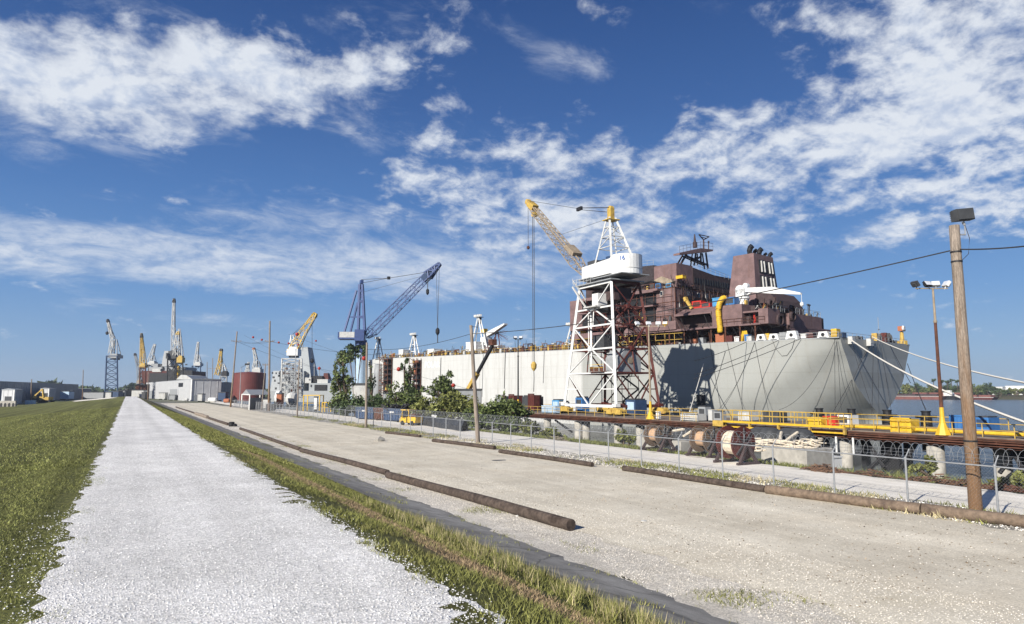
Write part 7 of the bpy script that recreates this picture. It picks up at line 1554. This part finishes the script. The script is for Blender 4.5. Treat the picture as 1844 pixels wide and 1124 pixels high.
MB(cf).box(L * .34, L * .5, .15, 1.05, .8, .95).box(L * .48, L * .52, .15, 1.05, .95, 1.4).build('seat', MT['black'], t); MB(cf).prism([(L * .6, .05, 1.06), (L * .98, .05, 1.06), (L * .96, .05, 1.5), (L * .64, .05, 1.42)], (0, 1.1, 0)).build('engine_cover', MT['rust'], t)
for fx in (.2, .8):
    for y in (-.06, 1.06): w_o = MB(cf).lathe((L * fx, y, .3), [(.3, 0), (.3, .2)], 16, (0, 1, 0)).build('wheel', MT['black'], t)
# black silt barrier of drums and tarp
q = random.Random(9); mb = MB(); pts = [onz(748 + i * 6, 764 + i * .95, 0) for i in range(15)]
vs = []; fs = []
for i, p in enumerate(pts):
    o_ = Vector((.9, .4, 0)).normalized(); h = 1.15 + q.uniform(-.15, .12); w_ = q.uniform(-.15, .15)
    for (dx, z) in ((0 + w_, .0), (.08 + w_, h * .5), (.35, h), (.8, h * .95), (1.1, 0)): vs.append(p + o_ * dx + Vector((0, 0, z)))
for i in range(len(pts) - 1):
    for j in range(4): fs.append((i * 5 + j, (i + 1) * 5 + j, (i + 1) * 5 + j + 1, i * 5 + j + 1))
tag(mb.add(vs, fs).build('tarp_wall', MT['tarp']), 'low wall of black tarpaulin right of the yellow cart', 'tarpaulin')
p = onz(771, 766, .0); tag(MB().prism([p, p + Vector((.5, -.4, 0)), p + Vector((.9, -.6, 1.2)), p + Vector((.4, -.2, 1.3))], (.1, .2, .05)).build('white_sheet', MT['white']), 'white sheet hanging over the black tarpaulin wall', 'sheet')

# far left: warehouses, small sheds, excavator, poles
W0 = gp(-60, 235); W1 = gp(140, 400); o_ = Vector((-.7, .5, 0)) * 40
shed(W1, W0, W0 + o_, 7.9, 'long low grey warehouse on the far left', m='corrgrey', name='warehouse', mroof='corrgrey', doors=((0, .08, .12, 0, 5, 'whitedirty', 'door'), (0, .3, .34, 0, 5, 'grey', 'door'), (0, .52, .56, 0, 5, 'grey', 'door')))
shed(gp(164, 425), gp(126, 402), gp(128, 440), 5.4, 'lower dark warehouse at the right end of the long grey one', m='corrgrey', name='warehouse')
shed(gp(40, 245), gp(26, 215), gp(3, 220), 4.6, 'small white gabled shed before the grey warehouse, nearest the left edge', name='small_shed', doors=((1, .2, .7, 0, 2.6, 'darkgrey', 'opening'),)); shed(gp(100, 330), gp(88, 290), gp(72, 296), 5.2, 'white gabled shed behind the excavator', name='small_shed', doors=((1, .1, .8, 0, 3.4, 'darkgrey', 'opening'),))
D = 250; P = P_(D); c = gp(79, D); t = thing('excavator', 'yellow tracked excavator working in the field on the far left', 'excavator', tuple(c)); mb = MB()
for s in (0, 2.2): mb.prism([c - RT * 2 + FH * s, c + RT * 2 + FH * s, c + RT * 2.3 + FH * s + Vector((0, 0, .5)), c + RT * 2 + FH * s + Vector((0, 0, .9)), c - RT * 2 + FH * s + Vector((0, 0, .9)), c - RT * 2.3 + FH * s + Vector((0, 0, .5))], FH * .6)
mb.build('track', MT['black'], t); MB().prism([c - RT * 1.6 + Vector((0, 0, 1)), c + RT * 1.8 + Vector((0, 0, 1)), c + RT * 1.8 + Vector((0, 0, 2.1)), c - RT * 1.6 + Vector((0, 0, 2.3))], FH * 2.6).build('body', MT['yellowdirty'], t); MB().prism([c - RT * 1.4 + Vector((0, 0, 2.3)), c - RT * .2 + Vector((0, 0, 2.3)), c - RT * .3 + Vector((0, 0, 3.3)), c - RT * 1.2 + Vector((0, 0, 3.3))], FH * 1.2).build('cab', MT['glass'], t)
MB().bar(c + Vector((0, 0, 2)), c - RT * .6 + Vector((0, 0, 5.0)), .5).bar(c - RT * .6 + Vector((0, 0, 5.0)), c - RT * 3.2 + Vector((0, 0, 2.6)), .4).cbox(c - RT * 3.3 + Vector((0, 0, 1.6)), 1, 1, 1).build('arm', MT['yellowdirty'], t)
c = onz(8, 727, .0); 
MBc = MB(); a = gp(0, 190); b = gp(29, 190); mb = MB(); mb.prism([a, b, b + Vector((0, 0, 1.6)), a + Vector((0, 0, 1.6))], FH * .6)
t = thing('barrier', 'low white concrete barrier with dark arched openings at the left edge', 'barrier', tuple(a)); mb.build('wall', MT['concrete'], t); ar = MB()
for i in range(4): p = a.lerp(b, (i + .5) / 4); ar.prism([p - RT * .35 - FH * .03, p + RT * .35 - FH * .03, p + RT * .35 - FH * .03 + Vector((0, 0, .7)), p + RT * .15 - FH * .03 + Vector((0, 0, 1.0)), p - RT * .15 - FH * .03 + Vector((0, 0, 1.0)), p - RT * .35 - FH * .03 + Vector((0, 0, .7))], FH * .02)
ar.build('arch', MT['black'], t)
mb = MB(); a = gp(46, 220); b = gp(61, 220); mb.prism([a, b, b + Vector((0, 0, 1.2)), a + Vector((0, 0, 1.2))], FH * 1.2).prism([a + Vector((0, 0, 1.2)), b + Vector((0, 0, 1.2)), b + Vector((0, 0, 1.35)) + RT * .1, a + Vector((0, 0, 1.35)) - RT * .1], FH * 1.3); tag(mb.build('utility_box', MT['paleblue']), 'pale blue utility box in the field at the far left', 'box')
for px, py, D, lab in ((149, 666, 330, 'thin dark pole leaning over the far warehouses'), (383, 645, 330, 'dark power pole with crossarm behind the white shed'), (373, 652, 360, 'thin bare pole behind the white shed'), (57, 683, 240, 'dark palm-like post in the left field'), (267, 670, 310, 'pale post at the left end of the white shed')):
    b = gp(px, D); tp_ = atd(px + (1 if px == 149 else 0), py, D); pole(b, tp_, .22, .16, lab, m='wood', group='poles far along the levee', arms=((.75, 2.0, -.5),) if px == 383 else ())
# vehicles and boxes at the end of the levee path
def car(px, D, m, label, L=4.4, rz=-.3):
    c = gp(px, D); c.z = gzs(c.x, c.y) + .02; f = Matrix.Translation(c) @ Matrix.Rotation(rz, 4, 'Z'); t = thing('parked_car', label, 'car', tuple(c)); 
    MB(f).prism([(-L / 2, -.85, .35), (L / 2, -.85, .35), (L / 2, -.85, .8), (L * .28, -.85, .95), (L * .1, -.85, 1.45), (-L * .25, -.85, 1.45), (-L * .4, -.85, .98), (-L / 2, -.85, .9)], (0, 1.7, 0)).build('body', MT[m], t); MB(f).prism([(L * .25, -.87, .97), (L * .1, -.87, 1.38), (-L * .24, -.87, 1.38), (-L * .36, -.87, 1.0)], (0, 1.74, 0)).build('window', MT['glass'], t)
    for x in (-L * .3, L * .3):
        for y in (-.88, .7): MB(f).lathe((x, y, .32), [(.32, 0), (.32, .18)], 14, (0, 1, 0)).build('wheel', MT['black'], t)
car(233, 338, 'white', 'white car where the gravel path ends', rz=.6); car(246, 345, 'navy', 'dark car where the gravel path ends', rz=.3)
for px0, px1, y0, D, m, lab in ((203, 213, 704, 345, 'navy', 'blue container at the foot of the leftmost crane'), (190, 200, 706, 345, 'whitedirty', 'white box beside the blue container at the end of the path'), (214, 224, 703, 350, 'grey', 'grey container right of the blue one at the end of the path'), (224, 229, 700, 352, 'darkgrey', 'dark upright box by the end of the path'),
                                (236, 258, 702, 360, 'whitedirty', 'long pale trailer at the end of the path'), (255, 261, 706, 352, 'darkgrey', 'dark machine at the left end of the white shed'), (243, 262, 692, 385, 'rust', 'rusty crane base under the dark red bow'), (150, 186, 706, 360, 'grey', 'long grey shed on the levee left of the leftmost crane'), (108, 124, 704, 330, 'paleblue', 'pale blue cabins in front of the low warehouse')):
    yitem(px0, px1, y0, D, m, 'container', lab, 'container', 4)
# ---------------------------------------------------------------- trees and bushes
def leaves_mesh(blobs, n, s, name, m, parent, seed):
    r = np.random.default_rng(seed); P = []
    tot = sum(b[3] * b[4] * b[5] for b in blobs)
    for (cx, cy, cz, rx, ry, rz) in blobs:
        k = max(20, int(n * (rx * ry * rz) / tot)); d = r.normal(0, 1, (k, 3)); d /= np.linalg.norm(d, axis=1)[:, None]; q = r.uniform(0, 1, k) ** .42
        # clumps inside the crown
        nc = max(4, k // 45); cd = r.normal(0, 1, (nc, 3)); cd /= np.linalg.norm(cd, axis=1)[:, None]; cq = r.uniform(.2, 1.25, nc) ** .6; cc = cd * cq[:, None]
        pick = r.integers(0, nc, k); p = cc[pick] + d * q[:, None] * .42; p *= np.array([rx, ry, rz]); P.append(p + np.array([cx, cy, cz]))
    P = np.concatenate(P); k = len(P); u = r.normal(0, 1, (k, 3)); u /= np.linalg.norm(u, axis=1)[:, None]; w = r.normal(0, 1, (k, 3)); w -= (w * u).sum(1)[:, None] * u; w /= np.linalg.norm(w, axis=1)[:, None]
    ss = s * r.uniform(.5, 1.4, (k, 1)); V = np.stack([P + u * ss, P + w * ss * .42, P - u * ss * .8, P - w * ss * .42], 1).reshape(-1, 3)
    org = np.array(root_matrix(parent).translation); o = np_mesh(name, V - org, np.arange(k * 4).reshape(-1, 4), m, 4); o.parent = parent; return o
def tree(base, blobs, n, s, label, m='leaf', name='tree', cat='tree', group=None, seed=1, tr=.12, trunk_top=None):
    base = Vector(base); t = thing(name, label, cat, tuple(base), 0, group); bl = [(base.x + b[0] * RT.x + b[1] * FH.x, base.y + b[0] * RT.y + b[1] * FH.y, base.z + b[2], b[3], b[3] if len(b) < 6 else b[4], b[4] if len(b) < 6 else b[5]) for b in blobs]
    leaves_mesh(bl, n, s, 'crown', MT[m], t, seed); mb = MB(); q = random.Random(seed)
    for b in bl:
        c = Vector(b[:3]); mid = base.lerp(c, .55) + Vector((q.uniform(-.2, .2), q.uniform(-.2, .2), 0)); mb.path([base + Vector((q.uniform(-.1, .1), q.uniform(-.1, .1), -.2)), base.lerp(mid, .5) + Vector((q.uniform(-.1, .1), 0, 0)), mid, c], tr, 5)
        for k in range(5): e = c + Vector((q.uniform(-1, 1) * b[3] * .8, q.uniform(-1, 1) * b[4] * .8, q.uniform(-.2, .9) * b[5])); mb.tube(mid.lerp(c, q.uniform(.2, 1)), e, tr * .5, tr * .15, n=4)
    mb.build('trunk', MT['bark'], t); return t
def bush_px(px, D, blobs_px, n, s, label, zb=None, **k):
    """blobs in pixels: (px, py, rx, ry)"""
    b = gp(px, D); b.z = gzs(b.x, b.y) if zb is None else zb; sc = D / F; bl = []
    for (x, y, rx, ry) in blobs_px: c = atd(x, y, D); d = c - Vector(b); bl.append((d.dot(RT), d.dot(FH), c.z - b.z, rx * sc, min(rx, ry * 1.3) * sc * 1.1, ry * sc))
    return tree(b, bl, n, s, label, **k)
GB = 'bushes and small trees before the tanker'
bush_px(626, 140, [(618, 652, 17, 18), (609, 688, 12, 26), (624, 702, 14, 22), (602, 666, 7, 11), (617, 730, 26, 16)], 2700, .36, 'tall green tree left of the pale blue crane column', group=GB, seed=1, tr=.22)
bush_px(640, 150, [(640, 628, 16, 10), (630, 640, 12, 9), (650, 638, 9, 10)], 900, .36, 'feathery dark tree top in front of the blue crane column', m='leafdark', group=GB, seed=2, tr=.10)
bush_px(672, 135, [(671, 690, 7, 28), (668, 660, 5, 14), (678, 725, 14, 18)], 800, .28, 'thin dark straggly tree right of the thin pole', m='leafdark', group=GB, seed=3, tr=.2)
bush_px(735, 118, [(735, 690, 9, 32), (728, 660, 8, 13), (741, 668, 7, 16), (738, 712, 14, 16)], 1300, .28, 'slender tree climbing in front of the hull gap', m='leafdark', group=GB, seed=4, tr=.16)
bush_px(716, 112, [(714, 715, 20, 22), (736, 724, 22, 18), (705, 735, 20, 12)], 2500, .30, 'round green bush left of the slender tree', group=GB, seed=5)
bush_px(655, 118, [(655, 728, 34, 15), (690, 732, 26, 13), (618, 730, 22, 12)], 2800, .30, 'dark bush mass behind the dumpsters', m='leafdark', group=GB, seed=6)
bush_px(795, 112, [(802, 688, 16, 15), (790, 703, 26, 13), (812, 698, 15, 13)], 1700, .28, 'round dark bush standing before the white hull', m='leaf', group=GB, seed=7)
bush_px(800, 98, [(780, 738, 36, 20), (815, 735, 36, 22), (845, 742, 28, 20), (755, 745, 22, 14), (830, 722, 12, 14)], 5000, .28, 'broad yellowish green bush behind the black tarpaulin', m='leafolive', group=GB, seed=8)
bush_px(905, 92, [(905, 738, 30, 20), (935, 745, 22, 16), (885, 748, 26, 14), (907, 710, 5, 15), (925, 728, 8, 12)], 3600, .26, 'green bush with a tall sprig at the left end of the dock', m='leaf', group=GB, seed=9)
bush_px(860, 88, [(860, 752, 26, 16), (880, 760, 34, 12), (920, 765, 34, 12)], 3000, .25, 'low bush behind the leaning pole', m='leaf', group=GB, seed=10)
bush_px(960, 78, [(955, 770, 16, 9), (985, 778, 18, 8), (1010, 786, 14, 7)], 2400, .26, 'low weeds under the left end of the dock', m='leafolive', group=GB, seed=11)
bush_px(1125, 62, [(1120, 785, 9, 9), (1135, 792, 9, 7)], 800, .22, 'small weeds beside a concrete pile left of the reels', m='leafolive', group=GB, seed=12)
bush_px(1670, 52, [(1672, 838, 10, 14), (1655, 846, 12, 9)], 900, .22, 'weeds around the thick concrete pile left of the tallest pole', m='leafolive', group=GB, seed=13)
bush_px(1835, 36, [(1835, 862, 18, 10), (1800, 868, 16, 7)], 1200, .16, 'grassy weeds at the right edge beyond the road', m='leafolive', group=GB, seed=14)
# white silos, pipes and vans peeping through the bushes
yitem(634, 660, 690, 150, 'whitedirty', 'site_cabin', 'white site cabin half hidden behind the tall green tree', 'cabin', 3); yitem(690, 700, 706, 128, 'grey', 'site_cabin', 'grey cabin glimpsed between the bushes', 'cabin', 2); yitem(778, 802, 701, 125, 'whitedirty', 'lattice_crate', 'pale stacked frames behind the broad yellowish bush', 'crate', 3)
yitem(803, 866, 700, 128, 'grey', 'site_cabin', 'long grey cabin behind the broad yellowish bush', 'cabin', 3)
# ---------------------------------------------------------------- the other bank
V = [(648, -700, -3.2), (660, -700, -1.2), (700, -700, .2), (1500, -700, .5), (648, 2600, -3.2), (660, 2600, -1.2), (700, 2600, .2), (1500, 2600, .5)]
tag(np_mesh('far_bank', V, [(0, 1, 5, 4), (1, 2, 6, 5), (2, 3, 7, 6)], G_BANK, 4), kind='structure')
q = random.Random(31)
def shore_tree(px, X, h, w, label, m, seed, palm=False, bare=False):
    d = ray(px, 704); b = C0 + d * (X / d.x); b.z = gzs(0, 0) if False else (-.8 if X < 680 else .1)
    if palm: bl = [(0, 0, h * .93, w * .4, w * .4, h * .09)]
    else: bl = [(0, 0, h * .55, w, w, h * .42), (w * .6, .5, h * .42, w * .7, w * .7, h * .3), (-w * .5, 0, h * .45, w * .6, w * .7, h * .34)]
    return tree(b, bl, 130 if palm else (260 if bare else 620), 1.0 if palm else .9, label, m=m, group='trees on the far bank', seed=seed, tr=.28)
kinds = {'leafdark': 'dark green tree in the row on the far bank', 'leaf': 'green bushy tree in the row on the far bank', 'leafolive': 'olive green tree in the row on the far bank'}
for i in range(40):
    px = 1618 + i * 6.0 + q.uniform(-3, 3); X = 675 + q.uniform(0, 60); m = q.choice(['leafdark', 'leaf', 'leafdark', 'leafolive']); big = 1.25 if px < 1660 else 1.0
    if px > 1785: h, w = q.uniform(6, 9), 4
    else: h, w = q.uniform(7, 12) * big, q.uniform(3.5, 6)
    shore_tree(px, X, h, w, kinds[m], m, 100 + i, bare=px > 1790)
for i, px in enumerate((1682, 1697, 1707, 1714, 1725, 1731)): shore_tree(px, 690, q.uniform(14, 17), 6, 'wind-torn tall slim tree sticking out above the far bank trees', 'leafdark', 160 + i, palm=True)
def barge(px0, px1, X, label, m, h=3.0, cover=True):
    d0 = ray(px0, 718); d1 = ray(px1, 718); a = C0 + d0 * (X / d0.x); b = C0 + d1 * (X / d1.x); a.z = b.z = -3.1; t = thing('river_barge', label, 'barge', tuple((a + b) / 2), 0, 'barges moored at the far bank'); ax = (b - a).normalized(); e = Vector((9, 0, 0))
    u = Vector((0, 0, h)); MB().add([a, b, b + e, a + e, a + u - ax * 2, b + u + ax * 2, b + u + e + ax * 2, a + u + e - ax * 2], [(0, 3, 2, 1), (4, 5, 6, 7), (0, 1, 5, 4), (1, 2, 6, 5), (2, 3, 7, 6), (3, 0, 4, 7)]).build('hull', MT[m], t)
    MB().prism([a + u - ax * 1.9 - Vector((.05, 0, .35)), b + u + ax * 1.9 - Vector((.05, 0, .35)), b + u + ax * 1.9 + Vector((-.05, 0, .02)), a + u - ax * 1.9 + Vector((-.05, 0, .02))], (-.1, 0, 0)).build('rub_rail', MT['whitedirty'], t)
    if cover:
        n = max(2, int((b - a).length / 14)); cv = MB()
        for i in range(n): p = a.lerp(b, (i + .08) / n); r_ = a.lerp(b, (i + .92) / n); w = Vector((1.2, 0, 0)); cv.prism([p + u + w, r_ + u + w, r_ + u + w + Vector((0, 0, 1.8)), p + u + w + Vector((0, 0, 1.8))], (6.5, 0, 0))
        cv.build('cargo_cover', MT['bargered' if m != 'bargered' else 'primerdk'], t)
barge(1612, 1690, 600, 'nearest red barge on the far bank, left of the rusty mast', 'bargered'); barge(1692, 1722, 618, 'dark barge with a small white cabin on the far bank', 'primerdk'); barge(1735, 1785, 630, 'dark red barge right of the tallest pole on the far bank', 'rustred', 2.2); barge(1640, 1735, 636, 'long dark barge behind the nearest red one', 'primerdk', 4.2)
d = ray(1708, 714); c = C0 + d * (612 / d.x); c.z = -1; t = thing('tow_boat', 'small white workboat cabin beside the red barge', 'boat', tuple(c)); MB().prism([c + Vector((-2, -6, -2)), c + Vector((-2, 6, -2)), c + Vector((-2, 7, .8)), c + Vector((-2, -7, .8))], (5, 0, 0)).build('hull', MT['black'], t); MB().box(c.x - 1, c.x + 2.5, c.y - 3.5, c.y + 3.5, .2, 3.0).box(c.x - .6, c.x + 2, c.y - 2, c.y + 2, 3.0, 4.8).build('cabin', MT['white'], t)
for k, (p0, p1, X, h, lab) in enumerate(((1782, 1806, 800, 8.5, 'white warehouse on the far bank, left of two'), (1811, 1870, 820, 9.5, 'white warehouse on the far bank at the right edge'))):
    d0 = ray(p0, 704); d1 = ray(p1, 704); a = C0 + d0 * (X / d0.x); b = C0 + d1 * (X / d1.x); a.z = b.z = 0; shed(b, a, a + Vector((25, 8, 0)), h, lab, m='white', name='far_warehouse', mroof='white')
# distant tree line that closes the view on the left
r = np.random.default_rng(77); n = 26000; az = r.uniform(R(-14), R(34), n); dist = r.uniform(850, 1300, n); x = np.sin(az) * dist; y = np.cos(az) * dist; hmax = 7 + 4 * np.sin(az * 60) + 3 * np.sin(az * 143 + 1); z = r.uniform(0, 1, n) * np.clip(hmax, 3, 14)
s = 2.2; u = r.normal(0, 1, (n, 3)); w = r.normal(0, 1, (n, 3)); Pn = np.stack([x, y, z], -1); V = np.stack([Pn + u * s, Pn + w * s, Pn - u * s, Pn - w * s], 1).reshape(-1, 3)
tag(np_mesh('distant_woods', V, np.arange(n * 4).reshape(-1, 4), MT['leafdark'], 4), kind='stuff')

# ---------------------------------------------------------------- the air between here and the far bank
def haze():
    m = bpy.data.materials.new('haze_air'); m.use_nodes = True; t = m.node_tree; N = t.nodes; N.clear()
    v = N.new('ShaderNodeVolumePrincipled'); v.inputs['Color'].default_value = (.80, .88, 1.0, 1); v.inputs['Density'].default_value = HAZE_DENSITY; v.inputs['Anisotropy'].default_value = .2
    o = N.new('ShaderNodeOutputMaterial'); t.links.new(v.outputs[0], o.inputs['Volume'])
    tag(MB().box(-1420, 1560, -740, 2640, -9.2, 62).build('haze', m), kind='stuff')
HAZE_DENSITY = .00017
haze()
